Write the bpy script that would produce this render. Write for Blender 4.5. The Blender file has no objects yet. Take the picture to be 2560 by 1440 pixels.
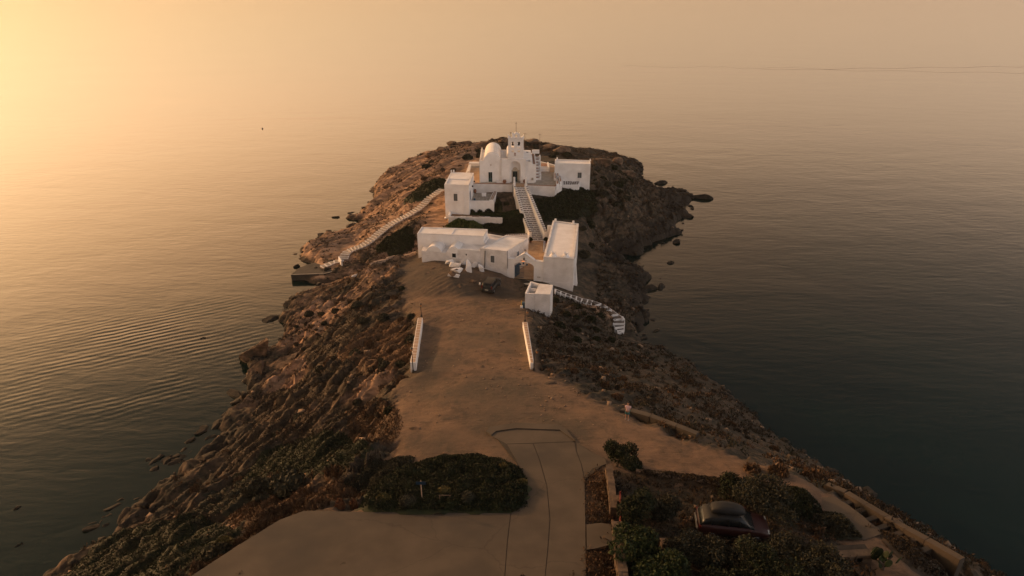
import bpy, bmesh, math, random
import numpy as np
from mathutils import Vector, Matrix
from mathutils.geometry import delaunay_2d_cdt

R = math.radians
scene = bpy.context.scene
COL = scene.collection

# ------------------------------------------------------------------ camera
CAM_H, PITCH, FPX = 52.0, 25.5, 1707.0
cam_data = bpy.data.cameras.new('camera')
cam_data.sensor_width = 36.0
cam_data.lens = 36.0 * FPX / 2560.0
cam_data.clip_end = 60000.0
cam_data.clip_start = 0.5
cam = bpy.data.objects.new('camera', cam_data)
cam.location = (0, 0, CAM_H)
cam.rotation_euler = (R(90 - PITCH), 0, 0)
COL.objects.link(cam)
scene.camera = cam

# ------------------------------------------------------------------ sky and sun
SUN_AZ, SUN_EL = -60.0, 13.0       # degrees from the view axis (left is negative), above the horizon
world = bpy.data.worlds.new('World')
scene.world = world
world.use_nodes = True
wn = world.node_tree
wn.nodes.clear()
sky = wn.nodes.new('ShaderNodeTexSky')
sky.sky_type = 'NISHITA'
sky.sun_disc = False
sky.sun_elevation = R(SUN_EL)
sky.sun_rotation = R(SUN_AZ)
sky.altitude = 0
sky.air_density = 1.2
sky.dust_density = 4.0
sky.ozone_density = 0.6
SKY_STRENGTH = 0.05
tint = wn.nodes.new('ShaderNodeMix'); tint.data_type = 'RGBA'; tint.blend_type = 'MULTIPLY'
tint.inputs[0].default_value = 1.0
tint.inputs[7].default_value = (0.74, 0.92, 0.92, 1)
wn.links.new(sky.outputs[0], tint.inputs[6])
# the evening haze veil: bright towards the horizon all round, warmer and brighter on the sun's side
def wmath(op, a, b=None, c_=None, clamp=False):
    n = wn.nodes.new('ShaderNodeMath'); n.operation = op; n.use_clamp = clamp
    for i, v in enumerate((a, b, c_)):
        if v is None: continue
        if isinstance(v, (int, float)): n.inputs[i].default_value = v
        else: wn.links.new(v, n.inputs[i])
    return n.outputs[0]
wtc = wn.nodes.new('ShaderNodeTexCoord')
wsep = wn.nodes.new('ShaderNodeSeparateXYZ'); wn.links.new(wtc.outputs['Generated'], wsep.inputs[0])
zz = wmath('MAXIMUM', wsep.outputs['Z'], 0.0)
def wramp(fac, stops):
    r = wn.nodes.new('ShaderNodeValToRGB'); r.color_ramp.interpolation = 'B_SPLINE'; e = r.color_ramp.elements
    e[0].position, e[0].color = stops[0][0], (stops[0][1],) * 3 + (1,)
    e[1].position, e[1].color = stops[-1][0], (stops[-1][1],) * 3 + (1,)
    for p, v in stops[1:-1]: e.new(p).color = (v, v, v, 1)
    wn.links.new(fac, r.inputs[0]); return r.outputs[0]
band = wramp(zz, [(0, 1.05), (.1, 1.05), (.2, 1.0), (.27, .60), (.34, .14), (.42, .06), (.55, .04), (1.0, .04)])
glowk = wramp(zz, [(0, .11), (.1, .22), (.2, .70), (.30, 1.0), (.39, .98), (.46, .42), (.56, .06), (1.0, .03)])
dim = wramp(zz, [(0, .42), (.08, .62), (.2, 1.0), (1.0, 1.0)])       # thick air dims the last degrees above the horizon
wdot = wn.nodes.new('ShaderNodeVectorMath'); wdot.operation = 'DOT_PRODUCT'
wn.links.new(wtc.outputs['Generated'], wdot.inputs[0])
_a, _e = R(SUN_AZ), R(18.0); wdot.inputs[1].default_value = (math.sin(_a) * math.cos(_e), math.cos(_a) * math.cos(_e), math.sin(_e))
toward = wmath('POWER', 2.718, wmath('MULTIPLY', wmath('SUBTRACT', wdot.outputs['Value'], 1.0), 3.0))
def wscale(col, f):
    n = wn.nodes.new('ShaderNodeVectorMath'); n.operation = 'SCALE'
    if isinstance(col, tuple): n.inputs[0].default_value = col
    else: wn.links.new(col, n.inputs[0])
    wn.links.new(f, n.inputs['Scale']) if not isinstance(f, float) else setattr(n.inputs['Scale'], 'default_value', f)
    return n.outputs[0]
def wplus(p, q):
    n = wn.nodes.new('ShaderNodeVectorMath'); n.operation = 'ADD'; wn.links.new(p, n.inputs[0]); wn.links.new(q, n.inputs[1]); return n.outputs[0]
veil = wplus(wscale((1.20, 0.75, 0.44), band), wscale((5.4, 2.75, 1.10), wmath('MULTIPLY', toward, glowk)))
veil = wscale(veil, dim)
# the dusky rose arch opposite the sunset, added to fill the camera-facing walls
wdo = wn.nodes.new('ShaderNodeVectorMath'); wdo.operation = 'DOT_PRODUCT'
wn.links.new(wtc.outputs['Generated'], wdo.inputs[0]); wdo.inputs[1].default_value = (-math.sin(_a), -math.cos(_a), 0.0)
arch_fill = wmath('POWER', 2.718, wmath('MULTIPLY', wmath('SUBTRACT', wdo.outputs['Value'], 1.0), 2.6))
veil = wplus(veil, wscale((1.0, 0.94, 0.96), arch_fill))
ssc = wn.nodes.new('ShaderNodeVectorMath'); ssc.operation = 'SCALE'
wn.links.new(tint.outputs[2], ssc.inputs[0]); ssc.inputs['Scale'].default_value = SKY_STRENGTH
wadd = wn.nodes.new('ShaderNodeVectorMath'); wadd.operation = 'ADD'
wn.links.new(veil, wadd.inputs[0]); wn.links.new(ssc.outputs[0], wadd.inputs[1])
bg = wn.nodes.new('ShaderNodeBackground')
bg.inputs['Strength'].default_value = 1.0
wo = wn.nodes.new('ShaderNodeOutputWorld')
wn.links.new(wadd.outputs[0], bg.inputs['Color'])
wn.links.new(bg.outputs[0], wo.inputs['Surface'])

sd = bpy.data.lights.new('sun', 'SUN')
sd.energy = 3.1
sd.angle = R(3.0)
sd.color = (1.0, 0.50, 0.22)
sun = bpy.data.objects.new('sun', sd)
az, el = R(SUN_AZ), R(SUN_EL)
to_sun = Vector((math.sin(az) * math.cos(el), math.cos(az) * math.cos(el), math.sin(el)))
sun.rotation_euler = to_sun.to_track_quat('Z', 'Y').to_euler()
COL.objects.link(sun)

vs = scene.view_settings
scene.display_settings.display_device = 'sRGB'
vs.view_transform = 'Standard'
vs.look = 'None'
vs.exposure = 0.0
vs.gamma = 1.0
vs.use_curve_mapping = False
scene.cycles.use_denoising = True
scene.cycles.max_bounces = 6
scene.cycles.diffuse_bounces = 3
scene.cycles.glossy_bounces = 3

# ------------------------------------------------------------------ sight lines of the photograph -> places
_cp, _sp = math.cos(R(PITCH)), math.sin(R(PITCH))
SL0, SL1 = 28.2, 0.222            # the mainland falls away from the camera: height = SL0 - SL1 * y

def ray(px, py):
    x, y = (px - 1280) / FPX, (720 - py) / FPX
    return (x, _cp + y * _sp, -_sp + y * _cp)

def W(px, py, h):
    d = ray(px, py); t = (h - CAM_H) / d[2]
    return Vector((d[0] * t, d[1] * t, h))

def G(px, py, dh=0.0):
    d = ray(px, py)
    t = (SL0 + dh - CAM_H) / (d[2] + SL1 * d[1])
    return Vector((d[0] * t, d[1] * t, CAM_H + d[2] * t))

def WY(px, py, Y):
    """point on the sight line at distance Y along the view"""
    d = ray(px, py); t = Y / d[1]
    return Vector((d[0] * t, Y, CAM_H + d[2] * t))

def HT(py, Y):
    return WY(1280, py, Y).z

# ------------------------------------------------------------------ noise
def _hash(ix, iy, seed):
    n = (ix * 374761393 + iy * 668265263 + seed * 1442695041) & 0xffffffff
    n = ((n ^ (n >> 13)) * 1274126177) & 0xffffffff
    n = (n ^ (n >> 16)) & 0xffffffff
    return n / 4294967295.0

def vnoise(x, y, seed=0):
    ix = np.floor(x).astype(np.int64); iy = np.floor(y).astype(np.int64)
    fx = x - ix; fy = y - iy
    fx = fx * fx * fx * (fx * (fx * 6 - 15) + 10); fy = fy * fy * fy * (fy * (fy * 6 - 15) + 10)
    a = _hash(ix, iy, seed); b = _hash(ix + 1, iy, seed)
    c = _hash(ix, iy + 1, seed); d = _hash(ix + 1, iy + 1, seed)
    return (a + (b - a) * fx) * (1 - fy) + (c + (d - c) * fx) * fy

def fbm(x, y, octv=4, seed=0, gain=0.5):
    s = 0; a = 1.0; t = 0
    for k in range(octv):
        s = s + a * vnoise(x * 2 ** k + 17.3 * k, y * 2 ** k - 9.1 * k, seed + k)
        t += a; a *= gain
    return s / t * 2 - 1

# ------------------------------------------------------------------ object helpers
def tag(o, label=None, cat=None, group=None, kind=None):
    if label: o['label'] = label
    if cat: o['category'] = cat
    if group: o['group'] = group
    if kind: o['kind'] = kind
    return o

def thing(name, label, cat, loc=(0, 0, 0), rz=0.0, group=None):
    o = bpy.data.objects.new(name, None)
    o.empty_display_size = 0.3
    o.location = loc; o.rotation_euler = (0, 0, rz)
    COL.objects.link(o)
    return tag(o, label, cat, group)

def link_mesh(name, me, mat=None, parent=None):
    o = bpy.data.objects.new(name, me)
    COL.objects.link(o)
    if mat is not None and not me.materials:
        if isinstance(mat, (list, tuple)):
            for m in mat: me.materials.append(m)
        else: me.materials.append(mat)
    if parent is not None: o.parent = parent
    return o

def from_arrays(name, verts, faces, mat=None, parent=None, smooth=False):
    """verts (n,3), faces (m,k) with constant k"""
    verts = np.asarray(verts, dtype=np.float32); faces = np.asarray(faces, dtype=np.int32)
    me = bpy.data.meshes.new(name)
    me.vertices.add(len(verts)); me.vertices.foreach_set('co', verts.ravel())
    k = faces.shape[1]
    me.loops.add(faces.size); me.loops.foreach_set('vertex_index', faces.ravel())
    me.polygons.add(len(faces))
    me.polygons.foreach_set('loop_start', np.arange(len(faces), dtype=np.int32) * k)
    me.polygons.foreach_set('loop_total', np.full(len(faces), k, dtype=np.int32))
    if smooth: me.polygons.foreach_set('use_smooth', np.ones(len(faces), dtype=bool))
    me.update(calc_edges=True)
    return link_mesh(name, me, mat, parent)

class MB:
    """collects simple solids in world (or local) coordinates into one mesh"""
    def __init__(s): s.bm = bmesh.new()
    def prism(s, foot, z0, z1, top=None, mat=0):
        """foot: list of (x,y); z0,z1 numbers or lists; top: optional other outline"""
        n = len(foot); top = top or foot
        zb = z0 if isinstance(z0, (list, tuple)) else [z0] * n
        zt = z1 if isinstance(z1, (list, tuple)) else [z1] * n
        b = [s.bm.verts.new((foot[i][0], foot[i][1], zb[i])) for i in range(n)]
        t = [s.bm.verts.new((top[i][0], top[i][1], zt[i])) for i in range(n)]
        fs = [s.bm.faces.new(b[::-1]), s.bm.faces.new(t)]
        for i in range(n):
            fs.append(s.bm.faces.new((b[i], b[(i + 1) % n], t[(i + 1) % n], t[i])))
        for f in fs: f.material_index = mat
        return s
    def box(s, c, d, rz=0.0, mat=0):
        hx, hy = d[0] / 2, d[1] / 2; ca, sa = math.cos(rz), math.sin(rz)
        p = [(c[0] + x * ca - y * sa, c[1] + x * sa + y * ca) for x, y in ((-hx, -hy), (hx, -hy), (hx, hy), (-hx, hy))]
        return s.prism(p, c[2], c[2] + d[2], mat=mat)
    def tube(s, a, b, r0, r1=None, n=8, mat=0):
        a, b = Vector(a), Vector(b); r1 = r0 if r1 is None else r1
        q = (b - a).to_track_quat('Z', 'Y')
        va = [s.bm.verts.new(a + q @ Vector((r0 * math.cos(2 * math.pi * i / n), r0 * math.sin(2 * math.pi * i / n), 0))) for i in range(n)]
        vb = [s.bm.verts.new(b + q @ Vector((r1 * math.cos(2 * math.pi * i / n), r1 * math.sin(2 * math.pi * i / n), 0))) for i in range(n)]
        s.bm.faces.new(va[::-1]).material_index = mat; s.bm.faces.new(vb).material_index = mat
        for i in range(n):
            s.bm.faces.new((va[i], va[(i + 1) % n], vb[(i + 1) % n], vb[i])).material_index = mat
        return s
    def lathe(s, c, prof, n=16, mat=0):
        rings = []
        for r, z in prof:
            rings.append([s.bm.verts.new((c[0] + r * math.cos(2 * math.pi * i / n), c[1] + r * math.sin(2 * math.pi * i / n), c[2] + z)) for i in range(n)])
        for k in range(len(rings) - 1):
            for i in range(n):
                s.bm.faces.new((rings[k][i], rings[k][(i + 1) % n], rings[k + 1][(i + 1) % n], rings[k + 1][i])).material_index = mat
        s.bm.faces.new(rings[0][::-1]).material_index = mat; s.bm.faces.new(rings[-1]).material_index = mat
        return s
    def poly(s, pts, mat=0):
        s.bm.faces.new([s.bm.verts.new(p) for p in pts]).material_index = mat
        return s
    def extrude(s, outline, d, mat=0):
        """outline: 3D points of a flat face; d: Vector to push along -> closed solid"""
        d = Vector(d)
        a = [s.bm.verts.new(p) for p in outline]; b = [s.bm.verts.new(Vector(p) + d) for p in outline]
        s.bm.faces.new(a).material_index = mat; s.bm.faces.new(b[::-1]).material_index = mat
        n = len(a)
        for i in range(n):
            s.bm.faces.new((a[i], b[i], b[(i + 1) % n], a[(i + 1) % n])).material_index = mat
        return s
    def build(s, name, mat=None, parent=None, bevel=0.0, smooth=False, seg=2, origin=None, jitter=0.0):
        if origin is not None:
            bmesh.ops.translate(s.bm, verts=s.bm.verts, vec=-Vector(origin))
        bmesh.ops.recalc_face_normals(s.bm, faces=s.bm.faces)
        if bevel > 0:
            es = [e for e in s.bm.edges if len(e.link_faces) == 2 and e.calc_face_angle(0) > 0.5]
            bmesh.ops.bevel(s.bm, geom=es, offset=bevel, segments=seg, affect='EDGES', clamp_overlap=True)
        if jitter > 0:
            rnd = random.Random(len(s.bm.verts))
            for v in s.bm.verts: v.co += Vector((rnd.uniform(-1, 1), rnd.uniform(-1, 1), rnd.uniform(-1, 1))) * jitter
        if smooth:
            for f in s.bm.faces: f.smooth = True
        me = bpy.data.meshes.new(name); s.bm.to_mesh(me); s.bm.free()
        o = link_mesh(name, me, mat, parent)
        if origin is not None and parent is None: o.location = origin
        return o

# ------------------------------------------------------------------ materials
def new_mat(name):
    m = bpy.data.materials.new(name); m.use_nodes = True
    nt = m.node_tree; b = nt.nodes['Principled BSDF']
    return m, nt, b

def N(nt, t, **kw):
    n = nt.nodes.new(t)
    for k, v in kw.items():
        if k.startswith('i_'): n.inputs[int(k[2:])].default_value = v
        else: setattr(n, k, v)
    return n

def noise_mat(name, c1, c2, scale=1.0, rough=0.85, bump=0.2, bscale=6.0, bdist=0.05, detail=8, spec=0.3, metallic=0.0, c3=None, scale3=0.3):
    m, nt, b = new_mat(name)
    tc = N(nt, 'ShaderNodeNewGeometry')
    n1 = N(nt, 'ShaderNodeTexNoise'); n1.inputs['Scale'].default_value = scale; n1.inputs['Detail'].default_value = detail
    nt.links.new(tc.outputs['Position'], n1.inputs['Vector'])
    rp = N(nt, 'ShaderNodeValToRGB')
    rp.color_ramp.elements[0].position = 0.35; rp.color_ramp.elements[1].position = 0.65
    rp.color_ramp.elements[0].color = (*c1, 1); rp.color_ramp.elements[1].color = (*c2, 1)
    nt.links.new(n1.outputs['Fac'], rp.inputs['Fac'])
    out = rp.outputs['Color']
    if c3 is not None:
        n3 = N(nt, 'ShaderNodeTexNoise'); n3.inputs['Scale'].default_value = scale3; n3.inputs['Detail'].default_value = 5
        nt.links.new(tc.outputs['Position'], n3.inputs['Vector'])
        r3 = N(nt, 'ShaderNodeMapRange'); r3.inputs[1].default_value = 0.5; r3.inputs[2].default_value = 0.7
        nt.links.new(n3.outputs['Fac'], r3.inputs[0])
        mx = N(nt, 'ShaderNodeMix', data_type='RGBA'); mx.inputs[7].default_value = (*c3, 1)
        nt.links.new(r3.outputs[0], mx.inputs[0]); nt.links.new(out, mx.inputs[6]); out = mx.outputs[2]
    nt.links.new(out, b.inputs['Base Color'])
    b.inputs['Roughness'].default_value = rough
    b.inputs['Specular IOR Level'].default_value = spec
    b.inputs['Metallic'].default_value = metallic
    if bump > 0:
        n2 = N(nt, 'ShaderNodeTexNoise'); n2.inputs['Scale'].default_value = bscale; n2.inputs['Detail'].default_value = 6
        nt.links.new(tc.outputs['Position'], n2.inputs['Vector'])
        bp = N(nt, 'ShaderNodeBump'); bp.inputs['Strength'].default_value = bump; bp.inputs['Distance'].default_value = bdist
        nt.links.new(n2.outputs['Fac'], bp.inputs['Height']); nt.links.new(bp.outputs['Normal'], b.inputs['Normal'])
    return m
# ------------------------------------------------------------------ terrain
def VP(x, y, h): return Vector((x, y, h))

COAST = [W(*p, 0) for p in [
    # from the far left of the islet, towards the camera
    (1060, 392), (1018, 418), (962, 440), (932, 462), (928, 496), (960, 505), (905, 535), (862, 546), (905, 552), (925, 560), (880, 578), (820, 590), (780, 606), (743, 632),
    (752, 652), (790, 668), (820, 682), (850, 700)]]
COAST += [VP(-27, 113, 0), VP(-22, 115, 0), VP(-17.5, 116.5, 0), VP(-16.2, 113, 0), VP(-18, 109, 0), VP(-22, 106, 0)]
COAST += [W(*p, 0) for p in [(835, 706), (800, 722), (760, 738), (712, 762), (696, 790), (706, 832), (700, 862), (640, 870), (612, 905), (640, 955), (622, 985), (585, 1015), (560, 1050), (520, 1095), (480, 1160), (462, 1198),
    (400, 1222), (330, 1258), (262, 1300), (300, 1318), (262, 1352), (180, 1402), (110, 1440), (20, 1500)]]
COAST += [VP(-58, 20, 0), VP(-58, 0, 0), VP(75, 0, 0), VP(70, 25, 0)]
COAST += [W(*p, 0) for p in [(2560, 1466), (2480, 1440), (2400, 1390), (2300, 1330), (2205, 1270), (2120, 1212), (2040, 1160), (1960, 1110), (1890, 1050), (1830, 1000), (1790, 962), (1720, 905), (1650, 880),
    (1592, 866), (1590, 840), (1610, 800), (1600, 770), (1612, 735), (1625, 690), (1590, 665), (1556, 655), (1530, 640), (1560, 636), (1610, 632), (1650, 600), (1696, 585), (1690, 548), (1730, 540), (1700, 515), (1735, 492), (1700, 478),
    (1640, 470), (1610, 455), (1598, 430)]]
COAST += [VP(38, 190, 0), VP(28, 203, 0), VP(10, 212, 0), VP(-8, 212, 0), VP(-20, 206, 0)]

CTRL = []
def c(*a): CTRL.append(W(*a))
def g(px, py, d=0.0): CTRL.append(G(px, py, d))
# mainland, road and car park
for p in [(1060, 930), (1180, 930), (1330, 930), (1052, 800), (1180, 800), (1312, 806), (1200, 860), (1110, 870), (1100, 1060), (1000, 1060, -.3), (1250, 1070), (1400, 1070), (1560, 1055), (1460, 1150), (1250, 1290),
          (900, 1290), (640, 1390, -.2), (480, 1440), (1000, 1440), (1250, 1440), (1460, 1440), (760, 1290, -.3), (1600, 1200, -.4), (1800, 1250, -.6), (1950, 1340, -.8), (1700, 1440, -.6), (1560, 1300, -.3), (2050, 1440, -1),
          (1700, 1100, -.2), (1850, 1140, -.4), (2000, 1190, -.8), (2100, 1260, -1.4), (2250, 1350, -2), (2400, 1440, -2.5), (1420, 930, -.3), (1500, 1000, -.3), (1240, 770, .1), (1150, 740, .3), (1060, 740, .2), (1000, 860, -.9),
          (1310, 770, -.2), (1330, 860, -.3), (1120, 1130, -.1), (960, 1000, -1.0), (1000, 960, -.6)]:
    g(*p)
for x, y, h in [(-25, 12, 22), (0, 5, 26), (25, 8, 23), (-40, 8, 12), (45, 8, 14), (-48, 18, 5), (58, 18, 6)]:
    CTRL.append(VP(x, y, h))
for p in [(1205, 740, 8.5), (1240, 715, 8.2), (1120, 690, 9.6), (1160, 672, 9.6), (1200, 690, 8.9), (1053, 657, 8.5), (1285, 694, 7.3), (1300, 706, 7), (1360, 715, 7), (1350, 745, 7.6), (1100, 662, 9.2), (1000, 680, 8.6), (1040, 645, 8.0), (930, 664, 7.8), (985, 646, 7.9),
          (1380, 790, 8.3), (1400, 740, 7.2), (1442, 738, 5.5), (1480, 770, 5.6), (1450, 800, 7.4), (1530, 800, 3.6), (1500, 700, 3.2), (1450, 690, 4.6), (1560, 700, 1.8), (1560, 850, 2.6), (1500, 850, 6.0), (1430, 860, 9.0), (1580, 760, 1.0),
          (1620, 930, 7.0), (1560, 930, 9.0), (1720, 1000, 9.0), (1800, 1000, 5.0), (1800, 1080, 11.5), (1700, 940, 5.5), (1900, 1120, 11), (2000, 1160, 11), (1950, 1115, 4), (1850, 1060, 6), (2055, 1207, 16.8), (2150, 1257, 15.6), (2100, 1210, 9), (2200, 1265, 7), (2250, 1312, 14.6), (2310, 1345, 14), (2330, 1338, 6), (2400, 1395, 10), (2350, 1440, 14), (2500, 1446, 3), (1650, 900, 3), (1640, 1000, 12.4),
          # left slope of the mainland
          (850, 850, 6), (800, 950, 8), (900, 1000, 11.5), (700, 1050, 6), (600, 1200, 6.5), (700, 1250, 12.5), (500, 1330, 11), (350, 1380, 7.5), (220, 1420, 4), (900, 1100, 14.5), (750, 1170, 12.6), (850, 1050, 12.6), (950, 950, 12.8), (950, 850, 10.2), (900, 780, 8),
          (960, 710, 8.3), (880, 730, 5.5), (820, 780, 4.5), (745, 800, 1.8), (780, 870, 3.6), (700, 950, 2.6), (720, 1000, 4.0), (620, 1080, 2.2), (540, 1200, 3.0), (430, 1290, 4.6), (500, 1230, 2.5), (600, 1300, 14.2), (450, 1400, 13.2), (300, 1400, 8.6), (850, 700, 2.2), (920, 700, 7.0), (180, 1440, 3),
          # islet
          (810, 668, 1.4), (860, 645, 2.0), (955, 580, 4.8), (1030, 530, 7.6), (1110, 478, 10.0), (870, 590, 1.6), (800, 625, 1.2), (1000, 500, 6), (1060, 440, 7), (1000, 440, 3.2), (960, 480, 2.5), (950, 540, 3), (1130, 400, 9), (1100, 385, 6), (1150, 364, 7.2), (1200, 362, 8), (1260, 355, 9.6), (1340, 360, 9.2), (1395, 374, 9), (1440, 390, 8.6),
          (1500, 408, 7.6), (1550, 406, 5.4), (1590, 432, 2.2), (1480, 470, 9), (1560, 470, 7), (1600, 500, 4.2), (1580, 522, 5.2), (1640, 500, 1.5), (1660, 540, 1.4), (1550, 560, 4.4), (1540, 610, 1.5), (1500, 590, 3), (1600, 570, 2.4), (1460, 600, 6), (1460, 560, 7.4), (1500, 640, 2.2), (1400, 490, 10.4), (1380, 530, 8.8), (1500, 520, 7.4), (1440, 520, 8.8),
          (1250, 575, 7.0), (1200, 570, 7.2), (1130, 560, 7.6), (1107, 546, 7.4), (1280, 545, 7.6), (1330, 590, 7.0), (1060, 560, 7.6), (1020, 575, 6.4), (980, 620, 3.5), (930, 630, 1.5), (1170, 530, 8.6), (1250, 530, 8.9), (1185, 400, 11), (1160, 440, 10.6), (1360, 400, 11.2), (1390, 395, 10.8), (1480, 400, 10), (1040, 400, 3)]:
    c(*p)
for x, y, h in [(1.9, 118, 8.2), (1.2, 121, 8.9), (0.3, 124, 9.8), (-0.3, 127.5, 10.3), (7.2, 118, 8.3), (6.0, 121, 9.2), (4.8, 125, 10.2), (4.2, 128.5, 10.4), (-6, 134, 11.8), (6, 134, 11.8), (-6, 150, 12), (8, 150, 12), (12, 136, 11), (0, 168, 10.4), (-16, 108, 8.2), (-14, 118, 7.4), (5, 108, 6.6), (0, 118, 6.8), (-24, 110, -1.4), (-31, 108, -2), (-19, 112.5, -1), (-10, 190, 5.5), (5, 190, 6), (20, 182, 5.5), (-22, 185, 4.5), (0, 203, 3.5), (-30, 175, 2.2), (33, 178, 2.5), (13, 108, 4.4)]:
    CTRL.append(VP(x, y, h))

X0, X1, Y0, Y1, GS = -62.0, 78.0, 2.0, 222.0, 0.2
nx, ny = int((X1 - X0) / GS) + 1, int((Y1 - Y0) / GS) + 1
gx = X0 + np.arange(nx) * GS; gy = Y0 + np.arange(ny) * GS
GX, GY = np.meshgrid(gx, gy)          # [iy, ix]

def in_poly(poly, X, Y):
    inside = np.zeros(X.shape, bool); n = len(poly); j = n - 1
    for i in range(n):
        xi, yi = poly[i][0], poly[i][1]; xj, yj = poly[j][0], poly[j][1]
        if yi != yj:
            cr = ((yi > Y) != (yj > Y)) & (X < (xj - xi) * (Y - yi) / (yj - yi) + xi)
            inside ^= cr
        j = i
    return inside

def blur(A, r):
    """box blur twice, radius in cells"""
    k = 2 * r + 1
    for _ in range(2):
        for ax in (0, 1):
            P = np.pad(A, [(r + 1, r) if a == ax else (0, 0) for a in (0, 1)], mode='edge').cumsum(axis=ax)
            n_ = A.shape[ax]
            A = (np.take(P, np.arange(k, k + n_), axis=ax) - np.take(P, np.arange(0, n_), axis=ax)) / k
    return A

# triangulate the measured points, with the shore as a fixed line
outer = [VP(X0 - 5, Y0 - 5, -7), VP(X1 + 5, Y0 - 5, -7), VP(X1 + 5, Y1 + 5, -7), VP(X0 - 5, Y1 + 5, -7)]
off = []
nC = len(COAST)
for i in range(0, nC):
    p, q = COAST[i - 1], COAST[(i + 1) % nC]
    t = Vector((q.x - p.x, q.y - p.y, 0)).normalized()
    nrm = Vector((-t.y, t.x, 0))
    test = COAST[i] + nrm * 2.0
    off.append((COAST[i], nrm))
pts = CTRL + COAST + outer
edges = [(len(CTRL) + i, len(CTRL) + (i + 1) % nC) for i in range(nC)]
co2, _e, tri, ov, _oe, _of = delaunay_2d_cdt([Vector((p.x, p.y)) for p in pts], edges, [], 0, 0.001)
hz = []
for k, src in enumerate(ov):
    hz.append(pts[src[0]].z if src else 0.0)
HM = np.full(GX.shape, -7.0)
for t in tri:
    a, b_, c_ = (co2[i] for i in t); ha, hb, hc = (hz[i] for i in t)
    ix0 = max(0, int((min(a.x, b_.x, c_.x) - X0) / GS)); ix1 = min(nx, int((max(a.x, b_.x, c_.x) - X0) / GS) + 2)
    iy0 = max(0, int((min(a.y, b_.y, c_.y) - Y0) / GS)); iy1 = min(ny, int((max(a.y, b_.y, c_.y) - Y0) / GS) + 2)
    if ix0 >= ix1 or iy0 >= iy1: continue
    xs = GX[iy0:iy1, ix0:ix1]; ys = GY[iy0:iy1, ix0:ix1]
    den = (b_.y - c_.y) * (a.x - c_.x) + (c_.x - b_.x) * (a.y - c_.y)
    if abs(den) < 1e-9: continue
    l1 = ((b_.y - c_.y) * (xs - c_.x) + (c_.x - b_.x) * (ys - c_.y)) / den
    l2 = ((c_.y - a.y) * (xs - c_.x) + (a.x - c_.x) * (ys - c_.y)) / den
    l3 = 1 - l1 - l2
    m = (l1 >= -1e-6) & (l2 >= -1e-6) & (l3 >= -1e-6)
    sub = HM[iy0:iy1, ix0:ix1]; sub[m] = (l1 * ha + l2 * hb + l3 * hc)[m]

LAND = in_poly(COAST, GX, GY)
# steeper just under water, a small lip at the shore
D0 = blur(LAND.astype(float), 8)                      # 0.5 at the shore
HM = np.where(LAND, HM + 0.5 * np.clip((D0 - 0.5) * 3, 0, 1) * np.clip((3 - HM) / 2, 0, 1), HM - 1.2 * np.clip((0.5 - D0) * 3, 0, 1))
HM = 0.35 * HM + 0.65 * blur(HM, 3)

DIRT_POLY = [G(*p) for p in [(1000, 700), (1040, 668), (1060, 660), (1160, 662), (1290, 704), (1320, 770), (1345, 930), (1400, 940), (1500, 1005), (1560, 1020), (1700, 1090), (1850, 1130), (2000, 1175), (2040, 1215), (2020, 1240), (1900, 1205), (1700, 1180), (1520, 1160), (1465, 1440), (470, 1440), (690, 1310), (780, 1285), (930, 1275), (935, 1185), (985, 1120), (965, 1040), (990, 940), (1030, 925), (1050, 800), (1010, 760)]]
DIRT2 = [G(*p, -1.2) for p in [(1940, 1165), (2060, 1215), (2130, 1255), (2215, 1320), (2300, 1392), (2460, 1600), (2330, 1600), (2180, 1420), (2110, 1345), (2050, 1285), (1960, 1205)]]
DIRT = blur((in_poly(DIRT_POLY, GX, GY) | in_poly(DIRT2, GX, GY)).astype(float), 3)
GARD = blur(in_poly([G(*p) for p in [(1530, 1165), (1900, 1205), (2050, 1265), (2200, 1440), (1530, 1440)]], GX, GY).astype(float), 2)
smoothm = np.clip(DIRT + GARD, 0, 1)

# rock relief: tilted beds running along the strike, broken by joints
ISL = 1 / (1 + np.exp(-(GY - 108) / 4.0))
sx = 0.85 * ISL + 0.62 * (1 - ISL); sy = np.sqrt(1 - sx ** 2)
U = GX * sx + GY * sy; V = -GX * sy + GY * sx
wv = V + 1.6 * fbm(U * 0.06, V * 0.12, 3, 11) + 0.5 * fbm(U * 0.25, V * 0.4, 3, 12)
def beds(v, lam, seed):
    q = v / lam; k = np.floor(q); f = q - k
    amp = 0.45 + 0.9 * _hash(k.astype(np.int64), (np.floor(U / (lam * 6) + 3.7 * _hash(k.astype(np.int64), k.astype(np.int64) * 0, seed + 5))).astype(np.int64), seed)
    ff = np.where(f < 0.82, f / 0.82, (1 - f) / 0.18)
    return amp * ff
rock = (0.55 + 0.6 * ISL) * beds(wv, 2.9, 3) + 0.30 * beds(wv + 0.35 * fbm(U * .5, V * .8, 2, 8), 1.05, 4) + 0.14 * beds(wv, 0.5, 5) + 0.9 * fbm(GX * 0.14, GY * 0.14, 5, 21) - 0.9 * np.abs(fbm(GX * 0.30 + 9, GY * 0.30, 4, 22)) * (1 - ISL) + 0.18 * fbm(U * 0.5, V * 1.9, 4, 31, 0.6) - 0.5
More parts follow.
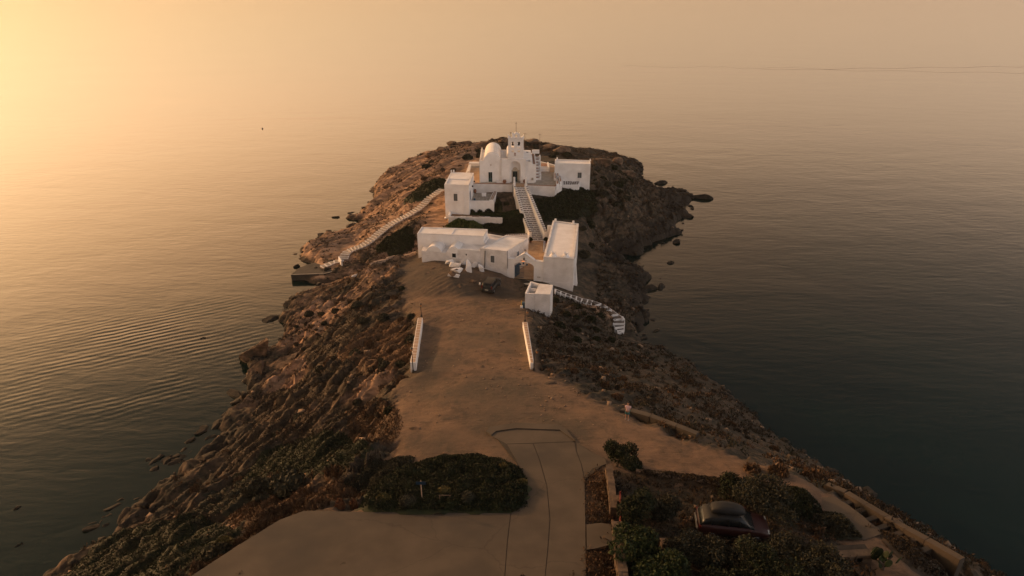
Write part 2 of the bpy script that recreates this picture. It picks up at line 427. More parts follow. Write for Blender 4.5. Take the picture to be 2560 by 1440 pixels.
def facets(u, v, su, sv, seed, tilt):
    """angular blocks: every jittered cell carries its own tilted face"""
    qu, qv = u / su, v / sv; iu, iv = np.floor(qu).astype(np.int64), np.floor(qv).astype(np.int64)
    best = np.full(u.shape, 1e9); out = np.zeros(u.shape)
    for du in (-1, 0, 1):
        for dv in (-1, 0, 1):
            cu, cv = iu + du, iv + dv
            pu, pv = cu + _hash(cu, cv, seed), cv + _hash(cu, cv, seed + 1)
            eu, ev = qu - pu, qv - pv; d = eu * eu + ev * ev; m_ = d < best
            val = (_hash(cu, cv, seed + 2) - .5) + tilt * (eu * (_hash(cu, cv, seed + 3) - .5) + ev * (_hash(cu, cv, seed + 4) - .2))
            out = np.where(m_, val, out); best = np.where(m_, d, best)
    return out
wu_, wv2_ = U + 0.5 * fbm(U * .5, V * .5, 2, 81), V + 0.5 * fbm(U * .5, V * .5, 2, 82)
WSL = ISL / (1 + np.exp((GX + 8) / 3.0))            # the bare slabs on the islet's sunset side
rock = rock * (1 - 0.25 * WSL) + (1 - 0.85 * WSL) * (0.95 * facets(wu_, wv2_, 8.0, 1.9, 83, 1.5) + 0.34 * facets(wu_, wv2_, 3.4, 0.8, 84, 1.5) + 0.12 * facets(wu_, wv2_, 1.3, 0.42, 85, 1.3)) + WSL * 0.5 * beds(wv, 4.6, 87)
rock = rock - float(rock[LAND].mean()) + 0.05
soft = 0.35 * fbm(GX * 0.12, GY * 0.12, 3, 41) + 0.16 * fbm(GX * 0.6, GY * 0.6, 4, 42)
# right-hand slopes are earthier, the left-hand ones bare slabs
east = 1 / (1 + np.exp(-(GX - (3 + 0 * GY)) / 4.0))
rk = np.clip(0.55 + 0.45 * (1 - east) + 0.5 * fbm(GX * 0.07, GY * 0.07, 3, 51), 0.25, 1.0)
inner = in_poly([VP(-15, 96, 0), VP(12, 93, 0), VP(15, 116, 0), VP(12, 128, 0), VP(19, 133, 0), VP(19, 141, 0), VP(10, 160, 0), VP(-9, 160, 0), VP(-15, 136, 0), VP(-16, 112, 0)], GX, GY)
inner = blur(inner.astype(float), 6)
shore = np.clip((HM + 0.2) / 1.5, 0.35, 1)
detail = (rk * rock + (1 - rk) * soft) * (1 - smoothm) * (1 - 0.93 * inner) * shore * (1 - 0.45 * east * (1 - ISL))
ruts = -0.06 + 0.05 * fbm(GX * 0.5, GY * 0.5, 5, 61) + 0.10 * fbm(GX * 0.12, GY * 0.12, 2, 62) + 0.05 * np.abs(fbm(U * 0.35, V * 1.3, 3, 63))
cl_ = np.clip((GX - 13) / 6, 0, 1) * np.clip((GY - 108) / 8, 0, 1) * np.clip((172 - GY) / 15, 0, 1) * LAND
detail = detail + cl_ * (1.3 * facets(wu_, wv2_, 5.0, 2.6, 93, 1.5) + 0.55 * facets(wu_, wv2_, 1.8, 1.1, 94, 1.5)) * np.clip((HM + .3) / 1.5, 0, 1)
# bare ledges that surface in the car park
ledge = np.clip(fbm(GX * 0.11 + 5, GY * 0.11, 3, 71) * 2.2 - 0.35, 0, 1) * np.clip((GY - 66) / 8, 0, 1)
detail = detail + smoothm * (ruts + 0.25 * ledge * (0.5 * beds(wv, 1.1, 9) + 0.2 * fbm(GX, GY, 3, 72)))
HM = HM + detail
HM = HM + (1.5 + 1.3 * (GX < 0) * (GY < 98)) * fbm(GX * 0.33 + 4, GY * 0.33, 4, 401) * np.exp(-(HM / 1.3) ** 2) * (1 - inner)

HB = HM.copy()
BARE_LIT = 0.95 * WSL  # bare pale rock, mostly the sunlit slabs; elsewhere shade is painted in
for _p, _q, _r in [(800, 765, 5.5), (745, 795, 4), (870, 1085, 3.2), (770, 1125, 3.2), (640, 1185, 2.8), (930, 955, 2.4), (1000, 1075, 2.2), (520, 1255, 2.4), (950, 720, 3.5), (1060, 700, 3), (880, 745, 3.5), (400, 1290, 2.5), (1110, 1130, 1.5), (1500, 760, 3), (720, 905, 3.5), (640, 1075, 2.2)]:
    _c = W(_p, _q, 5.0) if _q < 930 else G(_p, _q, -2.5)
    BARE_LIT = np.maximum(BARE_LIT, 0.85 * np.clip(1.3 - np.hypot(GX - _c.x, GY - _c.y) / _r + 0.5 * fbm(GX * .4, GY * .4, 3, 301), 0, 1))
_shade = blur(in_poly([W(800, 700, 0), W(862, 656, 1.9), W(932, 612, 3.8), W(1000, 566, 6), W(1048, 536, 7.4), W(1048, 600, 5), W(1040, 640, 2), W(925, 690, 0)], GX, GY).astype(float), 4)
BARE_LIT = BARE_LIT * (1 - 0.9 * _shade)  # shade under the undercut beds below the steps, painted as darker ground
BARE_LIT = np.clip(BARE_LIT + 0.30 * (1 - east) * np.clip(fbm(GX * .18, GY * .18, 3, 302) * 2, 0, 1), 0, 1)
def height(x, y):
    fx = min(max((x - X0) / GS, 0), nx - 1.001); fy = min(max((y - Y0) / GS, 0), ny - 1.001)
    i, j = int(fx), int(fy); u, v = fx - i, fy - j
    return (HM[j, i] * (1 - u) + HM[j, i + 1] * u) * (1 - v) + (HM[j + 1, i] * (1 - u) + HM[j + 1, i + 1] * u) * v

def hit(px, py):
    """where the sight line meets the terrain"""
    d = ray(px, py); t = 20.0 / d[1]
    while t < 260 / d[1]:
        x, y, z = d[0] * t, d[1] * t, CAM_H + d[2] * t
        if z < max(0, height(x, y)): return Vector((x, y, z))
        t += 0.12
    return W(px, py, 0)

def flatten(poly, zfun, margin=3):
    """level the ground inside a polygon to zfun(x, y)"""
    global HM
    m = blur(in_poly(poly, GX, GY).astype(float), margin)
    HM = HM * (1 - m) + zfun(GX, GY) * m

def hit_low(px, py):
    """like hit, but slides down the picture until the ground is met"""
    p = hit(px, py); k = 0
    while p.z < 2.0 and k < 40: k += 1; p = hit(px, py + k)
    return p

planez = lambda x, y: SL0 - SL1 * y
# ------------------------------------------------------------------ ground surface
def terrain_mat():
    m, nt, b = new_mat('rocky_ground')
    L = nt.links.new
    geo = N(nt, 'ShaderNodeNewGeometry')
    mp = N(nt, 'ShaderNodeMapping'); mp.inputs['Rotation'].default_value = (0, 0, R(-40)); mp.inputs['Scale'].default_value = (0.25, 1.3, 1.6)
    L(geo.outputs['Position'], mp.inputs['Vector'])
    def ns(scale, det, vec, rough=0.55):
        n = N(nt, 'ShaderNodeTexNoise'); n.inputs['Scale'].default_value = scale; n.inputs['Detail'].default_value = det; n.inputs['Roughness'].default_value = rough
        L(vec, n.inputs['Vector']); return n.outputs['Fac']
    def ramp(fac, stops):
        r = N(nt, 'ShaderNodeValToRGB')
        e = r.color_ramp.elements
        e[0].position, e[0].color = stops[0][0], (*stops[0][1], 1)
        e[1].position, e[1].color = stops[-1][0], (*stops[-1][1], 1)
        for p, col in stops[1:-1]:
            k = e.new(p); k.color = (*col, 1)
        L(fac, r.inputs['Fac']); return r.outputs['Color']
    def rng(fac, a, b_, c0=0.0, c1=1.0):
        r = N(nt, 'ShaderNodeMapRange'); r.inputs[1].default_value = a; r.inputs[2].default_value = b_; r.inputs[3].default_value = c0; r.inputs[4].default_value = c1
        L(fac, r.inputs[0]); return r.outputs[0]
    def mix(f, a, b_):
        x = N(nt, 'ShaderNodeMix', data_type='RGBA')
        if isinstance(f, float): x.inputs[0].default_value = f
        else: L(f, x.inputs[0])
        L(a, x.inputs[6]) if not isinstance(a, tuple) else setattr(x.inputs[6], 'default_value', (*a, 1))
        L(b_, x.inputs[7]) if not isinstance(b_, tuple) else setattr(x.inputs[7], 'default_value', (*b_, 1))
        return x.outputs[2]
    P = geo.outputs['Position']; MPV = mp.outputs['Vector']
    rock = ramp(ns(0.9, 10, MPV, 0.65), [(0.32, (0.058, 0.038, 0.026)), (0.46, (0.159, 0.096, 0.058)), (0.6, (0.251, 0.155, 0.096)), (0.75, (0.335, 0.225, 0.151))])
    rs = N(nt, 'ShaderNodeVectorMath', operation='SCALE'); L(rock, rs.inputs[0]); rs.inputs['Scale'].default_value = 2.0; rock = rs.outputs[0]
    rock = mix(rng(ns(0.22, 4, P), 0.5, 0.75), rock, (0.10, 0.07, 0.05))
    soil = ramp(ns(0.55, 8, P, 0.6), [(0.35, (0.053, 0.034, 0.022)), (0.55, (0.093, 0.053, 0.031)), (0.7, (0.118, 0.074, 0.046))])
    scrub = ramp(ns(2.2, 6, P), [(0.35, (0.013, 0.013, 0.007)), (0.65, (0.040, 0.028, 0.015))])
    dirt = ramp(ns(0.32, 10, P, 0.68), [(0.33, (0.054, 0.040, 0.030)), (0.48, (0.102, 0.066, 0.043)), (0.62, (0.144, 0.088, 0.054)), (0.75, (0.093, 0.065, 0.046))])
    dirt = mix(rng(ns(3.5, 8, P, 0.7), 0.58, 0.72, 0, 0.7), dirt, (0.15, 0.105, 0.075))
    dirt = mix(rng(ns(0.16, 10, P, 0.75), 0.46, 0.60, 0, 0.5), dirt, (0.165, 0.106, 0.069))
    dirt = mix(rng(ns(0.9, 9, P, 0.75), 0.53, 0.66, 0, 0.8), dirt, (0.04, 0.03, 0.02))
    mq = N(nt, 'ShaderNodeMapping'); mq.inputs['Rotation'].default_value = (0, 0, R(4)); mq.inputs['Scale'].default_value = (1.6, 0.12, 1)
    L(P, mq.inputs['Vector'])
    dirt = mix(rng(ns(0.8, 6, mq.outputs['Vector'], 0.6), 0.52, 0.68, 0, 0.55), dirt, (0.152, 0.093, 0.058))
    dirt = mix(rng(ns(0.07, 4, P, 0.5), 0.48, 0.62, 0, 0.6), dirt, (0.052, 0.045, 0.034))
    sep = N(nt, 'ShaderNodeSeparateXYZ'); L(P, sep.inputs[0])
    nsep = N(nt, 'ShaderNodeSeparateXYZ'); L(geo.outputs['Normal'], nsep.inputs[0])
    at = N(nt, 'ShaderNodeAttribute', attribute_name='dirt')
    ar = N(nt, 'ShaderNodeAttribute', attribute_name='bare')
    # soil collects on the flatter parts, scrub stains over it
    flat = rng(nsep.outputs['Z'], 0.72, 0.94)
    sm = N(nt, 'ShaderNodeMath', operation='MULTIPLY'); L(flat, sm.inputs[0]); L(rng(ns(0.35, 6, P), 0.42, 0.58, 0.1, 1.0), sm.inputs[1])
    sm2 = N(nt, 'ShaderNodeMath', operation='MULTIPLY'); L(sm.outputs[0], sm2.inputs[0]); L(rng(ar.outputs['Fac'], 0, 1, 1.0, 0.15), sm2.inputs[1])
    colr = mix(sm2.outputs[0], rock, soil)
    sc = N(nt, 'ShaderNodeMath', operation='MULTIPLY'); L(rng(ns(0.5, 9, P, 0.72), 0.47, 0.54, 0, 0.95), sc.inputs[0]); L(rng(ar.outputs['Fac'], 0, 1, 1.0, 0.12), sc.inputs[1])
    colr = mix(sc.outputs[0], colr, scrub)
    shaded_earth = ramp(ns(1.1, 9, P, 0.7), [(0.36, (0.011, 0.0125, 0.0095)), (0.5, (0.027, 0.025, 0.0185)), (0.68, (0.072, 0.054, 0.036))])  # dark earth and scrub tones, painted darker for shade off the sunlit slopes
    colr = mix(rng(ar.outputs['Fac'], 0.05, 0.55, 0.86, 0.0), colr, shaded_earth)
    dn = N(nt, 'ShaderNodeMath', operation='MULTIPLY_ADD'); L(ns(0.7, 9, P, 0.7), dn.inputs[0]); dn.inputs[1].default_value = 1.5; dn.inputs[2].default_value = -0.75
    da = N(nt, 'ShaderNodeMath', operation='ADD'); L(dn.outputs[0], da.inputs[0]); L(at.outputs['Fac'], da.inputs[1])
    colr = mix(rng(da.outputs[0], 0.36, 0.62), colr, dirt)
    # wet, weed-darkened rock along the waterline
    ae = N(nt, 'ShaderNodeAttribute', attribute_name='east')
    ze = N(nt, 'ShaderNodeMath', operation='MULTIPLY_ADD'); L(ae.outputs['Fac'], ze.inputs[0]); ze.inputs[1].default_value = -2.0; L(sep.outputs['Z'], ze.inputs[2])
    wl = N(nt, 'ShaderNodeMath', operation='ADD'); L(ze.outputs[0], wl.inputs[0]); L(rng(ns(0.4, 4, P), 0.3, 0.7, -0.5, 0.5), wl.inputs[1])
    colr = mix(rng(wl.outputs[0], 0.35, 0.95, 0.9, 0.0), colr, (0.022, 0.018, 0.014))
    L(colr, b.inputs['Base Color'])
    b.inputs['Roughness'].default_value = 0.9; b.inputs['Specular IOR Level'].default_value = 0.25
    b1 = N(nt, 'ShaderNodeBump'); b1.inputs['Strength'].default_value = 0.75; b1.inputs['Distance'].default_value = 0.22
    L(ns(2.0, 10, MPV, 0.7), b1.inputs['Height'])
    b2 = N(nt, 'ShaderNodeBump'); b2.inputs['Strength'].default_value = 0.8; b2.inputs['Distance'].default_value = 0.10
    L(ns(4.5, 8, P, 0.7), b2.inputs['Height']); L(b1.outputs['Normal'], b2.inputs['Normal'])
    L(b2.outputs['Normal'], b.inputs['Normal'])
    return m

def build_terrain():
    keep = np.maximum.reduce([HM[:-1, :-1], HM[1:, :-1], HM[:-1, 1:], HM[1:, 1:]]) > -2.2
    idx = np.full(HM.shape, -1, np.int64)
    used = np.zeros(HM.shape, bool)
    used[:-1, :-1] |= keep; used[1:, :-1] |= keep; used[:-1, 1:] |= keep; used[1:, 1:] |= keep
    idx[used] = np.arange(used.sum())
    # break the grid's regularity a little
    jx = (vnoise(GX * 3.1, GY * 3.1, 90) - .5) * GS * 0.5; jy = (vnoise(GX * 3.1, GY * 3.1, 91) - .5) * GS * 0.5
    V_ = np.stack([(GX + jx)[used], (GY + jy)[used], HM[used]], 1)
    iy, ix = np.nonzero(keep)
    F = np.stack([idx[iy, ix], idx[iy, ix + 1], idx[iy + 1, ix + 1], idx[iy + 1, ix]], 1)
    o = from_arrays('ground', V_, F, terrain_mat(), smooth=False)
    me = o.data
    a = me.attributes.new('dirt', 'FLOAT', 'POINT'); a.data.foreach_set('value', np.clip(blur(DIRT, 5), 0, 1)[used].astype(np.float32))
    bare = BARE_LIT
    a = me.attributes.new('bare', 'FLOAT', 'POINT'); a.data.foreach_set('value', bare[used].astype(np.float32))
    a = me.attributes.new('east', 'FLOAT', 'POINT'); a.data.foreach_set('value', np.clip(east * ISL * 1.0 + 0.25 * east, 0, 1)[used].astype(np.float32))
    o['kind'] = 'structure'
    return o

# ------------------------------------------------------------------ sea
def build_sea():
    m, nt, b = new_mat('sea_water')
    L = nt.links.new
    geo = N(nt, 'ShaderNodeNewGeometry')
    b.inputs['Base Color'].default_value = (0.001, 0.010, 0.009, 1)
    b.inputs['Roughness'].default_value = 0.10
    b.inputs['IOR'].default_value = 1.28
    def layer(scale, sc3, rot, det, strength, dist, prev):
        mp = N(nt, 'ShaderNodeMapping'); mp.inputs['Rotation'].default_value = (0, 0, R(rot)); mp.inputs['Scale'].default_value = sc3
        L(geo.outputs['Position'], mp.inputs['Vector'])
        n = N(nt, 'ShaderNodeTexNoise'); n.inputs['Scale'].default_value = scale; n.inputs['Detail'].default_value = det; n.inputs['Roughness'].default_value = 0.5
        n.inputs['Distortion'].default_value = 0.4
        L(mp.outputs['Vector'], n.inputs['Vector'])
        bp = N(nt, 'ShaderNodeBump'); bp.inputs['Strength'].default_value = strength; bp.inputs['Distance'].default_value = dist
        L(n.outputs['Fac'], bp.inputs['Height'])
        if prev is not None: L(prev, bp.inputs['Normal'])
        return bp.outputs['Normal']
    nrm = layer(0.9, (0.35, 1.0, 1), 8, 4, 1.0, 0.035, None)
    nrm = layer(0.16, (0.5, 1.0, 1), -14, 3, 1.0, 0.07, nrm)
    nrm = layer(0.035, (0.4, 1.0, 1), 10, 2, 1.0, 0.14, nrm)
    # a train of low swells running in past the left-hand rocks
    mp = N(nt, 'ShaderNodeMapping'); mp.inputs['Rotation'].default_value = (0, 0, R(-29))
    L(geo.outputs['Position'], mp.inputs['Vector'])
    wv_ = N(nt, 'ShaderNodeTexWave', wave_type='BANDS', bands_direction='Y', wave_profile='SIN')
    wv_.inputs['Scale'].default_value = 0.27; wv_.inputs['Distortion'].default_value = 4.0; wv_.inputs['Detail'].default_value = 2.0; wv_.inputs['Detail Scale'].default_value = 0.5
    L(mp.outputs['Vector'], wv_.inputs['Vector'])
    sep = N(nt, 'ShaderNodeVectorMath', operation='DISTANCE'); sep.inputs[1].default_value = (-56, 87, 0)
    L(geo.outputs['Position'], sep.inputs[0])
    mr = N(nt, 'ShaderNodeMapRange', interpolation_type='SMOOTHSTEP'); mr.inputs[1].default_value = 25; mr.inputs[2].default_value = 6
    L(sep.outputs['Value'], mr.inputs[0])
    nm = N(nt, 'ShaderNodeTexNoise'); nm.inputs['Scale'].default_value = 0.07; nm.inputs['Detail'].default_value = 3; L(geo.outputs['Position'], nm.inputs['Vector'])
    nr = N(nt, 'ShaderNodeMapRange'); nr.inputs[1].default_value = 0.38; nr.inputs[2].default_value = 0.62; L(nm.outputs['Fac'], nr.inputs[0])
    m0 = N(nt, 'ShaderNodeMath', operation='MULTIPLY'); L(mr.outputs[0], m0.inputs[0]); L(nr.outputs[0], m0.inputs[1])
    ml = N(nt, 'ShaderNodeMath', operation='MULTIPLY'); L(wv_.outputs['Fac'], ml.inputs[0]); L(m0.outputs[0], ml.inputs[1])
    bp = N(nt, 'ShaderNodeBump'); bp.inputs['Strength'].default_value = 0.9; bp.inputs['Distance'].default_value = 0.030
    L(ml.outputs[0], bp.inputs['Height']); L(nrm, bp.inputs['Normal'])
    L(bp.outputs['Normal'], b.inputs['Normal'])
    S = 7000.0
    o = from_arrays('sea', [(-S, -S, 0), (S, -S, 0), (S, S, 0), (-S, S, 0)], [(0, 1, 2, 3)], m)
    o['kind'] = 'structure'
    return o

def build_haze(density=0.0005):
    m = bpy.data.materials.new('haze'); m.use_nodes = True
    nt = m.node_tree; nt.nodes.clear()
    v = nt.nodes.new('ShaderNodeVolumePrincipled'); o_ = nt.nodes.new('ShaderNodeOutputMaterial')
    v.inputs['Color'].default_value = (1.0, 0.93, 0.86, 1); v.inputs['Density'].default_value = density; v.inputs['Anisotropy'].default_value = 0.5
    nt.links.new(v.outputs[0], o_.inputs['Volume'])
    mb = MB(); mb.box((0, 0, -9.5), (15000, 15000, 63.0)); o = mb.build('haze', m); o['kind'] = 'stuff'
    return o

def slick(name, pts, w):
    """a calm dark line on the far water"""
    V_, F_ = [], []
    for i, (x, y) in enumerate(pts):
        p = W(x, y, 0); V_ += [(p.x, p.y - w / 2, 0.004), (p.x, p.y + w / 2, 0.004)]
        if i: F_.append((2 * i - 2, 2 * i, 2 * i + 1, 2 * i - 1))
    m = noise_mat('drift_line', (0.10, 0.07, 0.045), (0.16, 0.11, 0.07), 0.2, 0.5, 0)
    o = from_arrays(name, V_, F_, m); o['kind'] = 'stuff'
# ------------------------------------------------------------------ levelled ground under roads, steps and buildings
flatten([G(*p) for p in [(1205, 1070), (1290, 1052), (1415, 1058), (1450, 1108), (1530, 1160), (1475, 1200), (1475, 1560), (420, 1560), (380, 1500), (750, 1268), (1100, 1268), (1290, 1268)]], lambda x, y: planez(x, y) - 0.07, 2)
flatten([VP(-0.8, 98, 0), VP(5.5, 96.5, 0), VP(8.5, 115, 0), VP(-1, 115, 0)], lambda x, y: 6.85 + 0 * x, 2)
flatten([G(*p) for p in [(1035, 925), (1022, 925), (1040, 790), (1062, 790), (1045, 925)]], planez, 2)
flatten([G(*p) for p in [(1322, 925), (1342, 925), (1322, 800), (1300, 800)]], planez, 2)

LSTEPS = [(804, 668, 1.35), (830, 657, 1.6), (858, 649, 1.9), (861, 640, 2.2), (866, 632, 2.5), (876, 626, 2.75), (888, 621, 3.0), (901, 616, 3.3), (915, 609, 3.6), (930, 598, 4.1), (945, 585, 4.7), (961, 572, 5.2), (980, 559, 5.8), (998, 549, 6.3), (1016, 540, 6.8), (1033, 530, 7.3), (1050, 519, 7.8), (1062, 508, 8.4), (1071, 497, 8.9), (1088, 485, 9.6), (1106, 472, 10.2)]
RSTEPS = [(1385, 724.5, 7.75), (1396, 729, 7.4), (1409.5, 733.5, 7.1), (1422, 738.5, 6.8), (1434.6, 742.5, 6.5), (1448.6, 747.5, 6.2), (1461.5, 752, 5.9), (1475, 755.5, 5.6), (1489, 758, 5.35), (1500, 764, 5.0), (1510, 772, 4.7), (1525, 782, 4.3), (1537, 791, 3.8), (1547, 803, 3.2), (1550, 812, 2.8), (1552, 822, 2.3)]

def carve(path, half, dz=0.0, soft=2.0):
    """shape the terrain to the height of a walked line"""
    global HM
    best = np.full(HM.shape, 1e9); zt = np.zeros(HM.shape)
    P = [W(*p) for p in path]
    xs = [p.x for p in P]; ys = [p.y for p in P]
    m = 6
    i0, i1 = max(0, int((min(xs) - m - X0) / GS)), min(nx, int((max(xs) + m - X0) / GS))
    j0, j1 = max(0, int((min(ys) - m - Y0) / GS)), min(ny, int((max(ys) + m - Y0) / GS))
    sX, sY = GX[j0:j1, i0:i1], GY[j0:j1, i0:i1]
    b = np.full(sX.shape, 1e9); z = np.zeros(sX.shape)
    for a, c_ in zip(P[:-1], P[1:]):
        dx, dy = c_.x - a.x, c_.y - a.y; l2 = dx * dx + dy * dy
        t = np.clip(((sX - a.x) * dx + (sY - a.y) * dy) / l2, 0, 1)
        d = np.hypot(sX - a.x - t * dx, sY - a.y - t * dy)
        zz_ = a.z + (c_.z - a.z) * t
        z = np.where(d < b, zz_, z); b = np.minimum(b, d)
    w = np.clip(1 - (b - half) / soft, 0, 1); w = w * w * (3 - 2 * w)
    HM[j0:j1, i0:i1] = HM[j0:j1, i0:i1] * (1 - w) + (z + dz) * w
carve(LSTEPS, 1.4, -0.3, 4.5)
carve(RSTEPS, 1.5, -0.5, 2.5)
flatten([G(*p, -1.42) for p in [(2040, 1240), (2085, 1236), (2130, 1262), (2210, 1335), (2450, 1600), (2330, 1600), (2110, 1345), (2060, 1295)]], lambda x, y: planez(x, y) - 1.42, 2)
# ground drops away from walls that stand on it
def carve_flat(poly, z, soft=4): flatten(poly, lambda x, y: z + 0 * x, soft)
carve_flat([W(1122, 542, 8.6), W(1256, 545, 8.6), W(1262, 528, 8.7), W(1124, 528, 8.7)], 8.55, 1)
# ------------------------------------------------------------------ building materials
M = {}
M['white'] = noise_mat('whitewash', (0.68, 0.66, 0.65), (0.76, 0.74, 0.73), 0.7, 0.9, 0.35, 2.6, 0.03, c3=(0.64, 0.61, 0.59), scale3=0.5)
def stone_white():
    m, nt, b = new_mat('whitewashed_rubble')
    L = nt.links.new; geo = N(nt, 'ShaderNodeNewGeometry')
    mp = N(nt, 'ShaderNodeMapping'); mp.inputs['Scale'].default_value = (1.6, 1.6, 4.2); L(geo.outputs['Position'], mp.inputs['Vector'])
    vo = N(nt, 'ShaderNodeTexVoronoi', feature='DISTANCE_TO_EDGE'); vo.inputs['Scale'].default_value = 1.1; vo.inputs['Randomness'].default_value = 0.9; L(mp.outputs['Vector'], vo.inputs['Vector'])
    mr = N(nt, 'ShaderNodeMapRange'); mr.inputs[1].default_value = 0.0; mr.inputs[2].default_value = 0.12; L(vo.outputs['Distance'], mr.inputs[0])
    bp = N(nt, 'ShaderNodeBump'); bp.inputs['Strength'].default_value = 0.75; bp.inputs['Distance'].default_value = 0.05; L(mr.outputs[0], bp.inputs['Height']); L(bp.outputs['Normal'], b.inputs['Normal'])
    n = N(nt, 'ShaderNodeTexNoise'); n.inputs['Scale'].default_value = 0.8; n.inputs['Detail'].default_value = 8; L(geo.outputs['Position'], n.inputs['Vector'])
    r = N(nt, 'ShaderNodeValToRGB'); r.color_ramp.elements[0].position = 0.3; r.color_ramp.elements[1].position = 0.7
    r.color_ramp.elements[0].color = (0.58, 0.55, 0.53, 1); r.color_ramp.elements[1].color = (0.74, 0.71, 0.70, 1); L(n.outputs['Fac'], r.inputs['Fac']); L(r.outputs['Color'], b.inputs['Base Color'])
    b.inputs['Roughness'].default_value = 0.9
    return m
M['rubble'] = stone_white()
M['court'] = noise_mat('court_paving', (0.36, 0.24, 0.15), (0.44, 0.31, 0.20), 1.2, 0.85, 0.3, 5, 0.02, c3=(0.30, 0.20, 0.13), scale3=0.25)
M['pave'] = noise_mat('grey_paving', (0.26, 0.22, 0.18), (0.34, 0.30, 0.25), 1.5, 0.85, 0.3, 5, 0.02)
M['brick'] = noise_mat('brown_tiles', (0.24, 0.13, 0.085), (0.32, 0.19, 0.13), 3, 0.85, 0.2, 9, 0.02)
M['slate'] = noise_mat('dark_slab_stone', (0.085, 0.07, 0.06), (0.16, 0.13, 0.11), 2.5, 0.8, 0.4, 7, 0.03)
M['tan'] = noise_mat('tan_cap_stone', (0.27, 0.19, 0.14), (0.37, 0.27, 0.20), 3, 0.85, 0.3, 9, 0.02)
M['shutter'] = noise_mat('grey_blue_shutter', (0.075, 0.085, 0.09), (0.10, 0.11, 0.115), 6, 0.6, 0.1, 20, 0.01)
M['glass'] = noise_mat('dark_glass', (0.010, 0.013, 0.014), (0.016, 0.019, 0.02), 1, 0.25, 0, spec=0.3)
M['teal'] = noise_mat('teal_painted_wood', (0.015, 0.045, 0.05), (0.025, 0.065, 0.07), 5, 0.55, 0.1, 20, 0.01)
M['blue'] = noise_mat('blue_paint', (0.018, 0.06, 0.11), (0.025, 0.08, 0.14), 5, 0.5, 0.05, 20, 0.01)
M['iron'] = noise_mat('black_iron', (0.012, 0.012, 0.012), (0.03, 0.026, 0.024), 8, 0.55, 0.1, 30, 0.005)
M['rust'] = noise_mat('weathered_metal', (0.09, 0.06, 0.045), (0.15, 0.10, 0.07), 8, 0.6, 0.1, 30, 0.005)
M['marble'] = noise_mat('pale_marble', (0.40, 0.34, 0.27), (0.52, 0.45, 0.37), 4, 0.6, 0.2, 12, 0.02)
M['terra'] = noise_mat('terracotta', (0.16, 0.075, 0.045), (0.24, 0.12, 0.075), 6, 0.8, 0.1, 20, 0.01)
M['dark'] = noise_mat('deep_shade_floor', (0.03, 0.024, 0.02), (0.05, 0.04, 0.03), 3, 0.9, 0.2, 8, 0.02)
M['concrete'] = noise_mat('weathered_concrete', (0.050, 0.040, 0.030), (0.072, 0.057, 0.043), 0.5, 0.88, 0.25, 9, 0.02, detail=10, c3=(0.040, 0.034, 0.028), scale3=0.22)
def add_cracks(m, scale=0.16, width=0.012, dark=0.35):
    nt = m.node_tree; L = nt.links.new; b = nt.nodes['Principled BSDF']
    src = b.inputs['Base Color'].links[0].from_socket
    geo = N(nt, 'ShaderNodeNewGeometry'); n = N(nt, 'ShaderNodeTexNoise'); n.inputs['Scale'].default_value = 0.5; n.inputs['Detail'].default_value = 6; L(geo.outputs['Position'], n.inputs['Vector'])
    mx = N(nt, 'ShaderNodeMix', data_type='RGBA', blend_type='LINEAR_LIGHT'); mx.inputs[0].default_value = 0.9; L(geo.outputs['Position'], mx.inputs[6]); L(n.outputs['Color'], mx.inputs[7])
    v = N(nt, 'ShaderNodeTexVoronoi', feature='DISTANCE_TO_EDGE'); v.inputs['Scale'].default_value = scale; L(mx.outputs[2], v.inputs['Vector'])
    mr = N(nt, 'ShaderNodeMapRange'); mr.inputs[1].default_value = width * 0.3; mr.inputs[2].default_value = width; mr.inputs[3].default_value = dark; mr.inputs[4].default_value = 1.0; L(v.outputs['Distance'], mr.inputs[0])
    s_ = N(nt, 'ShaderNodeVectorMath', operation='SCALE'); L(src, s_.inputs[0]); L(mr.outputs[0], s_.inputs['Scale']); L(s_.outputs[0], b.inputs['Base Color'])
add_cracks(M['concrete'], 0.11, 0.006, 0.8)
M['wetcon'] = noise_mat('pier_concrete', (0.032, 0.028, 0.023), (0.055, 0.045, 0.036), 0.9, 0.7, 0.3, 6, 0.03)
M['rock'] = noise_mat('boulder_rock', (0.06, 0.04, 0.026), (0.18, 0.112, 0.07), 1.3, 0.9, 0.8, 3.5, 0.12, detail=10, c3=(0.045, 0.035, 0.026), scale3=0.5)
M['wetrock'] = noise_mat('wet_rock', (0.016, 0.015, 0.013), (0.04, 0.033, 0.026), 1.5, 0.85, 0.8, 3.5, 0.1, spec=0.12)
M['wallstone'] = noise_mat('dry_wall_stone', (0.06, 0.042, 0.03), (0.13, 0.09, 0.06), 2.0, 0.9, 0.6, 5, 0.05)
M['plaster'] = M['white']

def xy(v): return (v.x, v.y)
def lerp2(a, b, t): return (a[0] + (b[0] - a[0]) * t, a[1] + (b[1] - a[1]) * t)
def inset(foot, d):
    """shrink a convex outline by d"""
    n = len(foot); out = []
    A = sum(foot[i][0] * foot[(i + 1) % n][1] - foot[(i + 1) % n][0] * foot[i][1] for i in range(n))
    s = 1 if A > 0 else -1
    for i in range(n):
        p0, p1, p2 = Vector(foot[i - 1][:2]), Vector(foot[i][:2]), Vector(foot[(i + 1) % n][:2])
        e1, e2 = (p1 - p0).normalized(), (p2 - p1).normalized()
        n1, n2 = Vector((-e1.y, e1.x)) * s, Vector((-e2.y, e2.x)) * s
        m_ = (n1 + n2); m_ /= max(0.3, m_.length_squared / 2)
        q = p1 + m_ * d; out.append((q.x, q.y))
    return out

